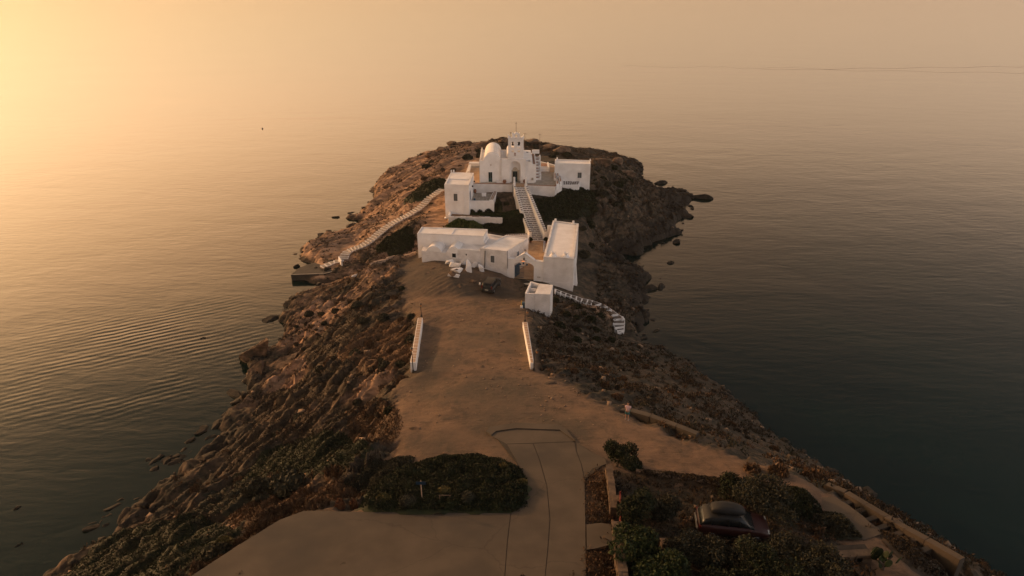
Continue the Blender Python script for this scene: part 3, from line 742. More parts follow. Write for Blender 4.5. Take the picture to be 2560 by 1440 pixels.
def block(parent, foot, z0, zt, wall='white', par_w=0.28, par_h=0.25, bev=0.06, roofmat='white'):
    """whitewashed block with a flat roof set down inside a low parapet"""
    MB().prism(foot, z0, zt - par_h).build('wall', M[wall], parent, bevel=0.0)
    inn = inset(foot, par_w)
    n = len(foot); mb = MB()
    for i in range(n):
        j = (i + 1) % n
        mb.prism([foot[i], foot[j], inn[j], inn[i]], zt - par_h + 0.001, zt)
    bmesh.ops.remove_doubles(mb.bm, verts=mb.bm.verts, dist=0.002)
    # inner faces between the four lengths of parapet are doubled: drop them
    kill = [f for f in mb.bm.faces if any(g_ is not f and set(g_.verts) == set(f.verts) for e in f.edges[:1] for g_ in e.link_faces)]
    bmesh.ops.delete(mb.bm, geom=kill, context='FACES')
    mb.build('parapet', M[wall if wall == 'rubble' else 'white'], parent, bevel=bev)
    MB().prism(inset(foot, par_w - 0.02), zt - par_h - 0.05, zt - par_h + 0.03).build('roof', M[roofmat], parent)

def wall_frame(P0, P1):
    """local frame on a vertical wall from P0 to P1 (xy), u along, outward normal to the viewer's side"""
    a, b = Vector((P0[0], P0[1], 0)), Vector((P1[0], P1[1], 0))
    u = (b - a).normalized(); n = Vector((u.y, -u.x, 0))
    return a, u, n

def opening(parent, P0, P1, u0, u1, z0, z1, kind='window', mat='shutter', proud=0.03, hood=True, leaves=2, panes=False):
    """a framed window or door set on the wall line P0-P1"""
    a, u, n = wall_frame(P0, P1); rz = math.atan2(u.y, u.x); w = u1 - u0; um = (u0 + u1) / 2
    c0 = a + u * um
    f = MB()
    t = 0.09
    for uu, ww, zz, hh in ((u0 - t / 2, t, z0 - t, z1 - z0 + 2 * t), (u1 + t / 2, t, z0 - t, z1 - z0 + 2 * t)):
        p = a + u * uu + n * 0.02; f.box((p.x, p.y, zz), (ww, 0.14, hh), rz)
    p = c0 + n * 0.02
    f.box((p.x, p.y, z1), (w, 0.14, t), rz)
    if kind == 'window': f.box((p.x, p.y, z0 - t), (w, 0.14, t), rz)
    fr = f.build(kind, M['white'], parent)
    for k in range(leaves):
        uu = u0 + w * (k + 0.5) / leaves; q = a + u * uu + n * proud
        lf = MB().box((q.x, q.y, z0), (w / leaves - 0.02, 0.05, z1 - z0), rz)
        if panes:
            lf.build('leaf', M['teal'], fr)
            q2 = a + u * uu + n * (proud + 0.03)
            MB().box((q2.x, q2.y, z0 + (z1 - z0) * 0.42), (w / leaves - 0.16, 0.03, (z1 - z0) * 0.5), rz).build('pane', M['glass'], fr)
        else:
            lf.build('shutter', M[mat], fr)
    if hood:
        q = c0 + n * 0.09
        MB().box((q.x, q.y, z1 + 0.38), (w + 0.6, 0.18, 0.10), rz).build('hood', M['white'], parent, bevel=0.02)
    return fr

def arch_panel(x0, x1, z0, z1, ops, y0, y1, seg=10):
    """a wall panel in the x-z plane with arched openings; ops: (xa, xb, zb, zs) springing at zs"""
    mb = MB(); x = x0
    def slab(pts): mb.extrude([Vector((p[0], y0, p[1])) for p in pts], (0, y1 - y0, 0))
    for xa, xb, zb, zs in ops:
        if xa > x: slab([(x, z0), (xa, z0), (xa, z1), (x, z1)])
        if zb > z0: slab([(xa, z0), (xb, z0), (xb, zb), (xa, zb)])
        r = (xb - xa) / 2; cx = (xa + xb) / 2
        rise = min(r, z1 - 0.05 - zs)
        arc = [(cx + r * math.cos(math.pi * k / seg), zs + rise * math.sin(math.pi * k / seg)) for k in range(seg + 1)]
        for k in range(seg):
            slab([arc[k + 1], arc[k], (arc[k][0], z1), (arc[k + 1][0], z1)])
        x = xb
    if x1 > x: slab([(x, z0), (x1, z0), (x1, z1), (x, z1)])
    bmesh.ops.remove_doubles(mb.bm, verts=mb.bm.verts, dist=0.0005)
    seen = {}
    for f in mb.bm.faces: seen.setdefault(frozenset(f.verts), []).append(f)
    bmesh.ops.delete(mb.bm, geom=[f for v in seen.values() if len(v) > 1 for f in v], context='FACES')
    return mb

# ------------------------------------------------------------------ church on the upper terrace
TZ = 12.5
YF = W(1270, 456, TZ).y
def XF(px, z=16.0, Y=None):
    """x on the facade plane for a pixel column"""
    Y = YF if Y is None else Y
    depth = Y * _cp + (CAM_H - z) * _sp
    return (px - 1280) / FPX * depth

church = thing('church', 'white domed church with a tall arched bell gable above its recessed front door', 'church', (0, 0, 0))
xl, xm, xr = XF(1198.7), XF(1253.5), XF(1314.5)
hs = HT(402, YF); crown = HT(384, YF)
ycb = 140.2
# left nave: front wall with a round gable, vault behind
cxl = XF(1229.5, 17); rl = (XF(1249.5, 17) - cxl) * 1.10; cxl += 0.08
seg = 18
arc = [(cxl + rl * math.cos(math.pi * k / seg), hs + (crown - hs) * math.sin(math.pi * k / seg)) for k in range(seg + 1)]
prof = [(xl, TZ - 0.6), (xm, TZ - 0.6), (xm, hs)] + arc + [(xl, hs)]
MB().extrude([Vector((p[0], YF, p[1])) for p in prof], (0, 0.35, 0)).build('front_wall', M['white'], church, bevel=0.05)
MB().prism([(xl, YF + 0.352), (xm + 2.0, YF + 0.352), (xm + 2.0, ycb), (xl, ycb)], TZ - 0.6, hs - 0.12).build('nave_wall', M['white'], church, bevel=0.05)
v_arc = [(cxl + (rl - 0.05) * math.cos(math.pi * k / seg), hs - 0.121 + (crown - hs + 0.35) * math.sin(math.pi * k / seg)) for k in range(seg + 1)]
MB().extrude([Vector((p[0], YF + 0.354, p[1])) for p in v_arc], (0, ycb - YF - 0.6, 0)).build('vault', M['white'], church, smooth=False, bevel=0.05)
# low corner horns on the back edge
for x in (xl + 0.15, xl + 0.15):
    pass
MB().lathe((xl + 0.2, ycb - 0.3, hs - 0.12), [(0.2, 0), (0.2, 0.35), (0.1, 0.5), (0.12, 0.62), (0.02, 0.75)], 10).build('pinnacle', M['white'], church)
MB().prism([(xl, YF + 0.352), (xl + 0.25, YF + 0.352), (xl + 0.25, ycb), (xl, ycb)], hs - 0.119, hs + 0.10).build('parapet', M['white'], church, bevel=0.05)
MB().prism([(xl + 0.25, ycb - 0.3), (xm + 2, ycb - 0.3), (xm + 2, ycb), (xl + 0.25, ycb)], hs - 0.119, hs + 0.05).build('parapet', M['white'], church, bevel=0.05)
# middle nave behind the bell gable
zt_p = HT(398, YF)
xw = XF(1329.5); 
MB().prism([(xm + 2.003, YF + 0.9), (xw, YF + 0.9), (xw, ycb - 0.4), (xm + 2.003, ycb - 0.4)], TZ - 0.6, zt_p - 0.25).build('nave_wall', M['white'], church, bevel=0.05)
c2, r2 = XF(1287, 17), 1.75
v2 = [(c2 + r2 * math.cos(math.pi * k / seg), zt_p - 0.251 + 1.75 * math.sin(math.pi * k / seg)) for k in range(seg + 1)]
MB().extrude([Vector((p[0], YF + 1.3, p[1])) for p in v2], (0, 6.4, 0)).build('vault', M['white'], church, bevel=0.05)
# portal block with the recessed arch
xa, xb = XF(1275), XF(1301.3)
MB_ = arch_panel(xm + 0.002, xr, TZ - 0.6, zt_p, [(xa, xb, TZ - 0.599, HT(402.5, YF) - (xb - xa) / 2)], YF - 0.30, YF + 0.75, 14)
MB_.build('portal_wall', M['white'], church)
MB().prism([(xm + 0.002, YF + 0.752), (xr, YF + 0.752), (xr, YF + 0.9), (xm + 0.002, YF + 0.9)], TZ - 0.6, zt_p - 0.02).build('portal_wall', M['white'], church)
MB().prism([(xm, YF - 0.31), (xr + 0.05, YF - 0.31), (xr + 0.05, YF + 0.5), (xm, YF + 0.5)], zt_p + 0.001, zt_p + 0.10).build('cornice', M['white'], church, bevel=0.03)
# marble doorway and door
da, db = XF(1281.6, 13.5), XF(1293.8, 13.5); dz = HT(430.3, YF)
sur = MB()
sur.box(((da - 0.14), YF + 0.70, TZ), (0.24, 0.16, dz - TZ)); sur.box(((db + 0.14), YF + 0.70, TZ), (0.24, 0.16, dz - TZ))
sur.box(((da + db) / 2, YF + 0.69, dz), (db - da + 0.75, 0.22, 0.2))
k_ = [((da + db) / 2 + 0.5 * math.cos(math.pi * k / 10), dz + 0.2 + 0.62 * math.sin(math.pi * k / 10)) for k in range(11)]
sur.extrude([Vector((p[0], YF + 0.62, p[1])) for p in k_], (0, 0.14, 0))
sur.build('door_surround', M['marble'], church, bevel=0.015)
dr = MB().box(((da + db) / 2, YF + 0.72, TZ), (db - da, 0.07, dz - TZ)).build('door', M['teal'], church)
for s in (-1, 1):
    MB().box(((da + db) / 2 + s * (db - da) * 0.25, YF + 0.675, TZ + 0.95), ((db - da) * 0.36, 0.03, 0.95)).build('pane', M['glass'], dr)
    MB().box(((da + db) / 2 + s * (db - da) * 0.25, YF + 0.675, TZ + 0.15), ((db - da) * 0.36, 0.03, 0.65)).build('panel', M['teal'], dr)
# left door
opening(church, (xl, YF), (xm, YF), XF(1221.2, 13.5) - xl, XF(1230.8, 13.5) - xl, TZ + 0.08, HT(430, YF), 'door', leaves=2, panes=True, hood=False)
MB().box((XF(1226, 13), YF - 0.35, TZ), (1.9, 0.6, 0.14)).build('doorstep', M['marble'], church, bevel=0.02)
# small crosses in relief
for px_, py_ in ((1227.2, 412.8), (1270.3, 412.8), (1307, 412.8)):
    z_ = HT(py_, YF); x_ = XF(px_, z_); yy = YF - (0.02 if px_ < 1253 else 0.27)
    MB().box((x_, yy, z_ - 0.16), (0.09, 0.05, 0.36)).box((x_, yy - 0.003, z_ + 0.02), (0.26, 0.05, 0.08)).build('relief_cross', M['tan'], church)
MB().tube((XF(1248.7), YF - 0.06, TZ + 0.2), (XF(1248.7), YF - 0.06, hs - 0.6), 0.04, n=6).build('downpipe', M['white'], church)
# right wing with roof terrace
xr2 = XF(1340.6)
MB().prism([(xr + 0.002, YF), (xw, YF), (xw, YF + 0.898), (xr + 0.002, YF + 0.898)], TZ - 0.6, HT(403, YF)).build('wing_wall', M['white'], church, bevel=0.04)
block(church, [(xw + 0.002, YF + 0.1), (xr2, YF + 0.1), (xr2, ycb + 0.5), (xw + 0.002, ycb + 0.5)], TZ - 0.6, HT(411, YF), par_w=0.2, par_h=0.25, roofmat='brick')
MB().prism([(xw + 0.25, ycb - 0.3), (xr2 + 0.9, ycb - 0.3), (xr2 + 0.9, ycb + 0.2), (xw + 0.25, ycb + 0.2)], HT(411, YF) + 0.001, HT(411, YF) + 0.75).build('back_wall', M['white'], church, bevel=0.04)
for (px_, py_, y_) in ((1318.5, 381, YF + 6), (1323.5, 403, YF - 0.01)):
    z_ = HT(py_, y_)
    MB().box((XF(px_, z_, y_), y_, z_), (0.42, 0.06, 0.12)).build('vent', M['iron'], church)
# outside stair up the right-hand side
st = thing('side_stair', 'narrow white outside stair with brown treads climbing the right flank of the church', 'stairs', (0, 0, 0))
for k in range(8):
    y_ = YF + 1.6 + k * 0.75
    MB().prism([(xr2 + 0.004, y_), (xr2 + 0.85, y_), (xr2 + 0.85, y_ + 0.75), (xr2 + 0.004, y_ + 0.75)], TZ - 0.6, TZ + 0.42 * (k + 1)).build('step', M['white'], st)
    MB().prism([(xr2 + 0.08, y_ + 0.12), (xr2 + 0.62, y_ + 0.12), (xr2 + 0.62, y_ + 0.75), (xr2 + 0.08, y_ + 0.75)], TZ + 0.42 * (k + 1) + 0.001, TZ + 0.42 * (k + 1) + 0.03).build('tread', M['brick'], st)
for k in range(4):
    y_ = YF + 1.6 + k * 1.5
    MB().prism([(xr2 + 0.852, y_), (xr2 + 1.1, y_), (xr2 + 1.1, y_ + 1.5), (xr2 + 0.852, y_ + 1.5)], TZ - 0.6, TZ + 1.1 + 0.84 * k).build('side_wall', M['white'], st, bevel=0.04)

# bell gable
bz0, bz1 = zt_p + 0.102, HT(346.3, YF)
bx0, bx1 = XF(1270.3, 19), XF(1309, 19)
y0_, y1_ = YF - 0.05, YF + 0.85
def X19(px): return XF(px, 19.5)
row1 = (bz0, HT(373, YF)); row2 = (HT(373, YF), bz1)
ob = arch_panel(bx0, bx1, bz0, row1[1], [(X19(1278.4), X19(1285.3), HT(380.6, YF), HT(380.6, YF) + 0.12), (X19(1293.8), X19(1300.4), HT(380.6, YF), HT(380.6, YF) + 0.12)], y0_, y1_)
ob.build('gable_base', M['white'], church)
MB().box(((bx0 + bx1) / 2, (y0_ + y1_) / 2, row1[1] - 0.06), (bx1 - bx0 + 0.14, y1_ - y0_ + 0.12, 0.1)).build('cornice', M['white'], church)
ob = arch_panel(bx0, bx1, row1[1], bz1, [(X19(1278.6), X19(1285.3), HT(370.6, YF), HT(357.5, YF)), (X19(1293.8), X19(1300.5), HT(370.6, YF), HT(357.5, YF))], y0_ + 0.003, y1_ - 0.003)
ob.build('bell_arcade', M['white'], church)
MB().box(((bx0 + bx1) / 2, (y0_ + y1_) / 2, bz1 + 0.001), (bx1 - bx0 + 0.16, y1_ - y0_ + 0.14, 0.12)).build('cornice', M['white'], church, bevel=0.02)
tz0 = bz1 + 0.122; tz1 = HT(333, YF)
tx0, tx1 = XF(1281, 21.5), XF(1299.4, 21.5)
cxt = (tx0 + tx1) / 2
arch_panel(tx0, tx1, tz0, tz1 - 0.25, [(cxt - 0.22, cxt + 0.22, tz0 + 0.02, tz0 + 0.42)], y0_ + 0.2, y1_ - 0.2).build('gable_top', M['white'], church)
MB().extrude([Vector((cxt + x_, y0_ + 0.2, tz1 - 0.249 + z_)) for x_, z_ in ((-0.72, 0), (0.72, 0), (0.72, 0.28), (0.5, 0.12), (0.3, 0.18), (0.12, 0.4), (-0.12, 0.4), (-0.3, 0.18), (-0.5, 0.12), (-0.72, 0.28))], (0, y1_ - y0_ - 0.4, 0)).build('crest', M['white'], church)
for s, x_ in ((1, bx0), (-1, bx1)):
    MB().extrude([Vector((x_ + s * a_, y0_ + 0.02, bz1 + 0.121 + b_)) for a_, b_ in ((-0.02, 0), (0.52, 0), (0.24, 0.12), (0.12, 0.34), (0.05, 0.5), (-0.02, 0.52))], (0, y1_ - y0_ - 0.04, 0)).build('horn', M['white'], church)
zt_ = tz1 + 0.15
MB().tube((cxt, YF + 0.4, zt_), (cxt, YF + 0.4, HT(306.5, YF)), 0.045, 0.03, 6).box((cxt, YF + 0.4, HT(309.5, YF)), (0.36, 0.05, 0.06)).build('cross', M['rust'], church)
MB().tube((XF(1276.8, 21.5), YF + 0.4, bz1 + 0.12), (XF(1276.8, 21.5), YF + 0.4, HT(335, YF)), 0.025, n=6).lathe((XF(1276.8, 21.5), YF + 0.4, HT(335, YF)), [(0.03, 0), (0.12, 0.06), (0.12, 0.16), (0.02, 0.24)], 8).build('gable_lamp', M['iron'], church)
# framed icon over the door with its curved label mould
zi = HT(389.5, YF)
MB().box((XF(1287.5, 17.5), YF - 0.08, zi), (0.24, 0.06, 0.62)).build('icon_frame', M['terra'], church)
mo = MB()
for k in range(12):
    a0, a1 = math.pi * k / 12, math.pi * (k + 1) / 12
    cx_, cz_ = XF(1288, 17.5), zt_p + 0.11
    p = [(cx_ + r_ * math.cos(a_), cz_ + r_ * math.sin(a_)) for r_, a_ in ((0.72, a0), (0.80, a0), (0.80, a1), (0.72, a1))]
    mo.extrude([Vector((q[0], YF - 0.12, q[1])) for q in p], (0, 0.068, 0))
mo.build('label_mould', M['white'], church)
for i, (pxa, lab) in enumerate(((1281.9, 'dark bronze bell hanging in the left arch of the church gable'), (1297.1, 'dark bronze bell hanging in the right arch of the church gable'))):
    b_ = thing('church_bell', lab, 'bell', (X19(pxa), YF + 0.4, HT(364.5, YF)), 0, 'bells in the church gable')
    MB().lathe((0, 0, 0), [(0.27, 0), (0.25, 0.06), (0.19, 0.2), (0.15, 0.42), (0.10, 0.52), (0.02, 0.56)], 14).build('bell_body', M['iron'], b_, smooth=True)
    MB().box((0, 0, 0.56), (0.5, 0.1, 0.08)).build('yoke', M['iron'], b_)
# urns, lantern box, seat beside the door
def urn(px, py, lab):
    p = W(px, py, TZ)
    u_ = thing('plant_urn', lab, 'urn', (p.x, min(p.y, YF - 0.55), TZ), 0, 'terracotta urns by the church door')
    MB().lathe((0, 0, 0), [(0.2, 0), (0.16, 0.06), (0.33, 0.32), (0.38, 0.55), (0.26, 0.7), (0.34, 0.78), (0.26, 0.74), (0.02, 0.7)], 14).build('pot', M['terra'], u_, smooth=True)
    return u_
urn(1261.5, 459.5, 'terracotta urn standing left of the arched church door')
urn(1312.2, 459.2, 'terracotta urn standing right of the arched church door')
tag(MB().box((XF(1251, 13), YF - 0.3, TZ), (1.55, 0.35, 0.42)).build('stone_bench', M['white'], bevel=0.03), 'low white bench against the church front between door and urn', 'bench')
tag(MB().prism([(XF(1318, 12.7), YF - 0.55), (XF(1336, 12.7), YF - 0.55), (XF(1336, 12.7), YF - 0.02), (XF(1318, 12.7), YF - 0.02)], TZ, TZ + 0.55).build('stone_bench', M['white'], bevel=0.03), 'long white built bench along the right wing of the church', 'bench')
tag(MB().box((XF(1331, 13), YF - 0.3, TZ + 0.55), (0.4, 0.3, 0.45)).build('meter_box', M['pave'], bevel=0.02), 'grey metal box standing on the white bench beside the church', 'box')

for px_, top_, base_, Y_, lab in ((1312.3, 333, 352, 158, 'thin aerial mast behind the bell gable'), (1349.8, 334.5, 372, 158, 'tall thin aerial mast on the rocks right of the church')):
    b0, t0 = WY(px_, base_, Y_), WY(px_, top_, Y_); b0.z = min(b0.z, height(b0.x, b0.y)) 
    m_ = thing('aerial_mast', lab, 'mast', (t0.x, Y_, b0.z), 0, 'aerial masts behind the church')
    MB().tube((0, 0, -0.3), (0, 0, t0.z - b0.z), 0.05, 0.035, 6).build('pole', M['rust'], m_)
    MB().box((0, 0, t0.z - b0.z - 0.15), (0.7, 0.05, 0.05)).build('crossbar', M['rust'], m_)

# ------------------------------------------------------------------ upper terrace
terr = thing('church_terrace', 'paved upper terrace with a high whitewashed retaining wall round the church', 'terrace')
tp = [W(1184, 459.5, TZ), W(1281, 461.5, TZ), W(1319, 463.5, TZ), W(1387.7, 466.3, TZ), W(1400, 460, TZ), W(1405.5, 454, TZ), W(1402, 432, TZ), W(1388, 412, TZ), W(1350, 403, TZ), W(1174, 406, TZ), W(1164, 432, TZ)]
tpx = [xy(p) for p in tp]
ins_ = inset(tpx, 0.35)
mb = MB(); n_ = len(tpx)
for i in range(n_ - 1):
    if i == 1: continue
    mb.prism([tpx[i], tpx[i + 1], ins_[i + 1], ins_[i]], 8.0 if i < 6 else 10.5, TZ + 0.02)
mb.prism([tpx[-1], tpx[0], ins_[0], ins_[-1]], 8.5, TZ + 0.02)
bmesh.ops.remove_doubles(mb.bm, verts=mb.bm.verts, dist=0.002)
mb.build('retaining_wall', M['rubble'], terr)
MB().prism(inset(tpx, 0.33), 8.6, TZ - 0.02).build('floor', M['pave'], terr)
cp = MB()
for i in (0, 2, 3, 4):
    L_ = (Vector(tpx[i + 1]) - Vector(tpx[i])).length; k_n = max(1, int(L_ / 0.9))
    for k in range(k_n):
        a0 = lerp2(tpx[i], tpx[i + 1], (k + 0.02) / k_n); a1 = lerp2(tpx[i], tpx[i + 1], (k + 0.98) / k_n)
        b1 = lerp2(ins_[i], ins_[i + 1], (k + 0.98) / k_n); b0 = lerp2(ins_[i], ins_[i + 1], (k + 0.02) / k_n)
        MB().prism([a0, a1, b1, b0], TZ + 0.021, TZ + 0.09).build('coping_stone', M['brick'], terr)
cp.bm.free()
# warm strip of paving on the left of the church
lp = [W(1187, 457, TZ), W(1198, 457, TZ), W(1198, 420, TZ), W(1176, 420, TZ), W(1171, 434, TZ)]
MB().prism([xy(p) for p in lp], TZ - 0.019, TZ + 0.004).build('paving', M['court'], terr)
MB().prism([xy(W(*p, TZ)) for p in ((1170, 436), (1174, 436), (1178, 419), (1174, 419))], TZ, TZ + 0.7).build('side_wall', M['white'], terr, bevel=0.05)
MB().prism([xy(W(*p, TZ)) for p in ((1172, 416), (1198, 416), (1198, 412), (1174, 412))], TZ, TZ + 0.7).build('side_wall', M['white'], terr, bevel=0.05)
rp = [W(1372, 430, TZ), W(1386, 430, TZ), W(1388, 415, TZ), W(1371, 415, TZ)]
MB().prism([xy(p) for p in rp], TZ - 0.019, TZ + 0.004).build('paving', M['court'], terr)
# benches in steps on the right
x0_, x1_ = W(1342, 430, TZ).x, W(1370, 430, TZ).x; yb = W(1350, 429, TZ).y
for k in range(3):
    MB().prism([(x0_, yb + k * 0.55), (x1_, yb + k * 0.55), (x1_, yb + (k + 1) * 0.55 + (2.2 if k == 2 else 0)), (x0_, yb + (k + 1) * 0.55 + (2.2 if k == 2 else 0))], TZ - 0.02, TZ + 0.25 * (k + 1)).build('step', M['white'], terr, bevel=0.02)
MB().prism([(x0_ + 0.1, yb + 1.3), (x1_ - 0.1, yb + 1.3), (x1_ - 0.1, yb + 3.7), (x0_ + 0.1, yb + 3.7)], TZ + 0.751, TZ + 0.78).build('paving', M['brick'], terr)
MB().prism([(x1_ + 0.002, yb - 0.3), (x1_ + 0.3, yb - 0.3), (x1_ + 0.3, yb + 3.9), (x1_ + 0.002, yb + 3.9)], TZ - 0.02, TZ + 1.0).build('side_wall', M['white'], terr, bevel=0.04)
# raised beds on the corner
for (a_, b_, c_, d_), lab in ((((1385, 445), (1391, 445.5), (1390, 431), (1384.8, 431)), 'raised bed nearest the church yard'), (((1392, 439), (1398, 440), (1396, 424.5), (1391, 424.5)), ''), (((1391, 460), (1397.5, 458), (1394, 447), (1390, 447)), ''), (((1399, 454), (1404.5, 452), (1402, 441), (1397.5, 441)), '')):
    q = [xy(W(*p, TZ + 0.5)) for p in (a_, b_, c_, d_)]
    w_ = MB().prism(q, TZ - 0.6, TZ + 0.45).build('bed_wall', M['white'], terr)
    MB().prism(inset(q, 0.12), TZ + 0.451, TZ + 0.50).build('bed_cap', M['brick'], terr)

# ------------------------------------------------------------------ house on the right of the terrace
hr = thing('annex_house', 'small white flat roofed house with one grey shutter, right of the church', 'house')
zt = 15.1
f = [xy(W(1387, 407.6, zt)), xy(W(1476.6, 410.2, zt)), xy(W(1476, 400.5, zt)), xy(W(1387.5, 397.5, zt))]
block(hr, f, 9.3, zt, par_w=0.3, par_h=0.22)
a_, u_, n_v = wall_frame(f[0], f[1]); wl_ = (Vector(f[1]) - Vector(f[0])).length
def UX(px, py, P0, P1):
    """distance along wall P0-P1 and height where a sight line meets it"""
    a, u, n = wall_frame(P0, P1); d = Vector(ray(px, py)); o_ = Vector((0, 0, CAM_H))
    t = (a - Vector((0, 0, 0))).dot(n) / Vector((d.x, d.y, 0)).dot(n)
    p = o_ + d * t
    return (Vector((p.x, p.y, 0)) - a).dot(u), p.z
def win(parent, P0, P1, x0, y0, x1, y1, **k):
    u0, z1 = UX(x0, y0, P0, P1); u1, z0 = UX(x1, y1, P0, P1)
    return opening(parent, P0, P1, u0, u1, z0, z1, **k)
win(hr, f[0], f[1], 1444.3, 431, 1453.6, 445, leaves=2)
for p_, nm in (((1391.5, 398), 1), ((1474, 402), 1)):
    q = W(*p_, zt)
    MB().lathe((q.x + 0.1, q.y - 0.15, zt), [(0.2, 0), (0.16, 0.2), (0.09, 0.3), (0.1, 0.42), (0.02, 0.5)], 8).build('pinnacle', M['white'], hr)
# stone-flagged yard in front of it
yd = thing('flagged_yard', 'small yard of dark flagstones set in white mortar before the right hand house', 'yard')
yp = [xy(W(*p, 11.4)) for p in ((1405.5, 463), (1447, 462), (1453, 450.5), (1405.5, 447))]
MB().prism(yp, 9.0, 11.4).build('wall', M['white'], yd, bevel=0.04)
rnd = random.Random(5)
def flags(parent, quad, z, nu, nv, mat, gap=0.12, name='flagstone', th=0.03, rnd=rnd, zf=None):
    for i in range(nu):
        for j in range(nv):
            us = [(i + gap * 0.5 + rnd.uniform(-.08, .08) * gap * 4) / nu, (i + 1 - gap * 0.5 + rnd.uniform(-.08, .08) * gap * 4) / nu]
            vs_ = [(j + gap * 0.5) / nv, (j + 1 - gap * 0.5) / nv]
            def P(u, v):
                u += rnd.uniform(-1, 1) * gap * 0.35 / nu; v += rnd.uniform(-1, 1) * gap * 0.35 / nv
                return lerp2(lerp2(quad[0], quad[1], u), lerp2(quad[3], quad[2], u), v)
            q = [P(us[0], vs_[0]), P(us[1], vs_[0]), P(us[1], vs_[1]), P(us[0], vs_[1])]
            if zf: MB().prism(q, [zf(*p) for p in q], [zf(*p) + th for p in q]).build(name, M[mat], parent)
            else: MB().prism(q, z, z + th).build(name, M[mat], parent)
flags(yd, inset(yp, 0.2), 11.401, 7, 3, 'slate', 0.25)

# ------------------------------------------------------------------ two-storey house on the left
hl = thing('gatekeeper_house', 'tall white flat roofed house with one shuttered window, left of the church steps', 'house')
zt = 14.4
f = [xy(W(1110.7, 460, zt)), xy(W(1171.9, 463, zt)), xy(W(1184.5, 432, zt)), xy(W(1127, 430, zt))]
block(hl, f, 6.6, zt, par_w=0.32, par_h=0.22)
g0 = inset(f, -0.25)
mid0, mid1 = lerp2(f[0], f[3], 0.42), lerp2(f[1], f[2], 0.42)
q4 = inset([mid0, mid1, f[2], f[3]], 0.33)
MB().prism(q4, zt - 0.19, zt - 0.02).build('upper_roof', M['white'], hl, bevel=0.04)
MB().prism([g0[0], (f[0][0] + 1.4, g0[0][1] + 0.05), (f[0][0] + 1.4, f[0][1] - 0.02), (f[0][0] - 0.02, f[0][1] + 0.6), (g0[0][0], f[0][1] + 0.6)], 6.6, 7.7).build('plinth', M['white'], hl, bevel=0.05)
win(hl, f[0], f[1], 1134, 484, 1144.2, 502.4, leaves=2)
win(hl, f[1], f[2], 1173.2, 480.5, 1176.0, 498, leaves=1, mat='blue', hood=False, kind='door')
u_, z_ = UX(1160.7, 500, f[0], f[1])
aa, uu_, nn_ = wall_frame(f[0], f[1]); p = aa + uu_ * u_ + nn_ * 0.05
MB().tube((p.x, p.y, 8.6), (p.x, p.y, 13.0), 0.05, n=6).build('downpipe', M['white'], hl)
for p_ in ((1133.3, 430), (1127.5, 430.5)):
    q = W(*p_, zt)
    MB().box((q.x + 0.1, q.y - 0.2, zt), (0.28, 0.28, 0.5)).build('chimney', M['white'], hl, bevel=0.03)
q = W(1117, 446, zt); MB().box((q.x, q.y, zt - 0.25), (0.5, 0.14, 0.12)).build('waterspout', M['white'], hl)
for px_, py_ in ((1178.9, 468), (1183.5, 456)):
    u_, z_ = UX(px_, py_, f[1], f[2]); aa, uu_, nn_ = wall_frame(f[1], f[2]); p = aa + uu_ * u_ + nn_ * 0.2
    MB().lathe((p.x, p.y, z_), [(0.05, 0), (0.16, 0.1), (0.16, 0.28), (0.03, 0.4)], 8).build('wall_lamp', M['iron'], hl)

# lower terrace between house and steps
lt = thing('lower_terrace', 'small flagged terrace behind a white parapet beside the left house', 'terrace')
z_ = 10.7
lq = [xy(W(1174.5, 504.5, z_)), xy(W(1235, 504.8, z_)), xy(W(1243, 481.5, z_)), xy(W(1183.6, 481.5, z_))]
MB().prism(lq, 8.2, z_ - 0.03).build('retaining_wall', M['white'], lt, bevel=0.0)
flags(lt, inset(lq, 0.18), z_ - 0.029, 6, 5, 'pave', 0.04, 'flagstone', 0.03)
fl = [lq[0], lq[1], (lq[1][0], lq[1][1] + 0.22), (lq[0][0], lq[0][1] + 0.22)]
MB().prism(fl, z_ - 0.028, z_ + 0.2).build('parapet', M['white'], lt, bevel=0.04)
w2 = [(lq[1][0] - 0.9, lq[1][1] + 0.24), (lq[1][0], lq[1][1] + 0.24), lq[2], (lq[2][0] - 0.7, lq[2][1])]
MB().prism(w2, z_ - 0.028, z_ + 0.32).build('parapet', M['white'], lt)
flags(lt, inset(w2, 0.1), z_ + 0.321, 2, 7, 'tan', 0.16, 'cap_stone', 0.03)
tb = W(1210, 493.5, z_)
t_ = thing('white_table', 'white cloth covered square table standing on the lower terrace', 'table', (tb.x, tb.y + 0.3, z_))
MB().box((0, 0, 0.7), (0.9, 0.7, 0.05)).build('tabletop', M['white'], t_)
for sx_ in (-.38, .38):
    for sy_ in (-.28, .28): MB().box((sx_, sy_, 0.0), (0.06, 0.06, 0.7)).build('leg', M['white'], t_)
MB().box((0, -0.34, 0.2), (0.84, 0.02, 0.5)).build('front_panel', M['white'], t_)
b2 = W(1186, 503, z_)
tag(MB().box((0, 0, 0), (0.4, 0.4, 0.45)).build('blue_planter', M['blue'], bevel=0.03), 'square blue planter in the front corner of the lower terrace', 'planter').location = (b2.x, b2.y + 0.35, z_)
pp = W(1188, 481, z_)
ju = thing('clay_jar', 'round clay jar standing in the back corner of the lower terrace', 'jar', (pp.x, pp.y - 0.45, z_))
MB().lathe((0, 0, 0), [(0.16, 0), (0.3, 0.25), (0.33, 0.5), (0.18, 0.72), (0.22, 0.8), (0.02, 0.76)], 12).build('jar_body', M['terra'], ju, smooth=True)
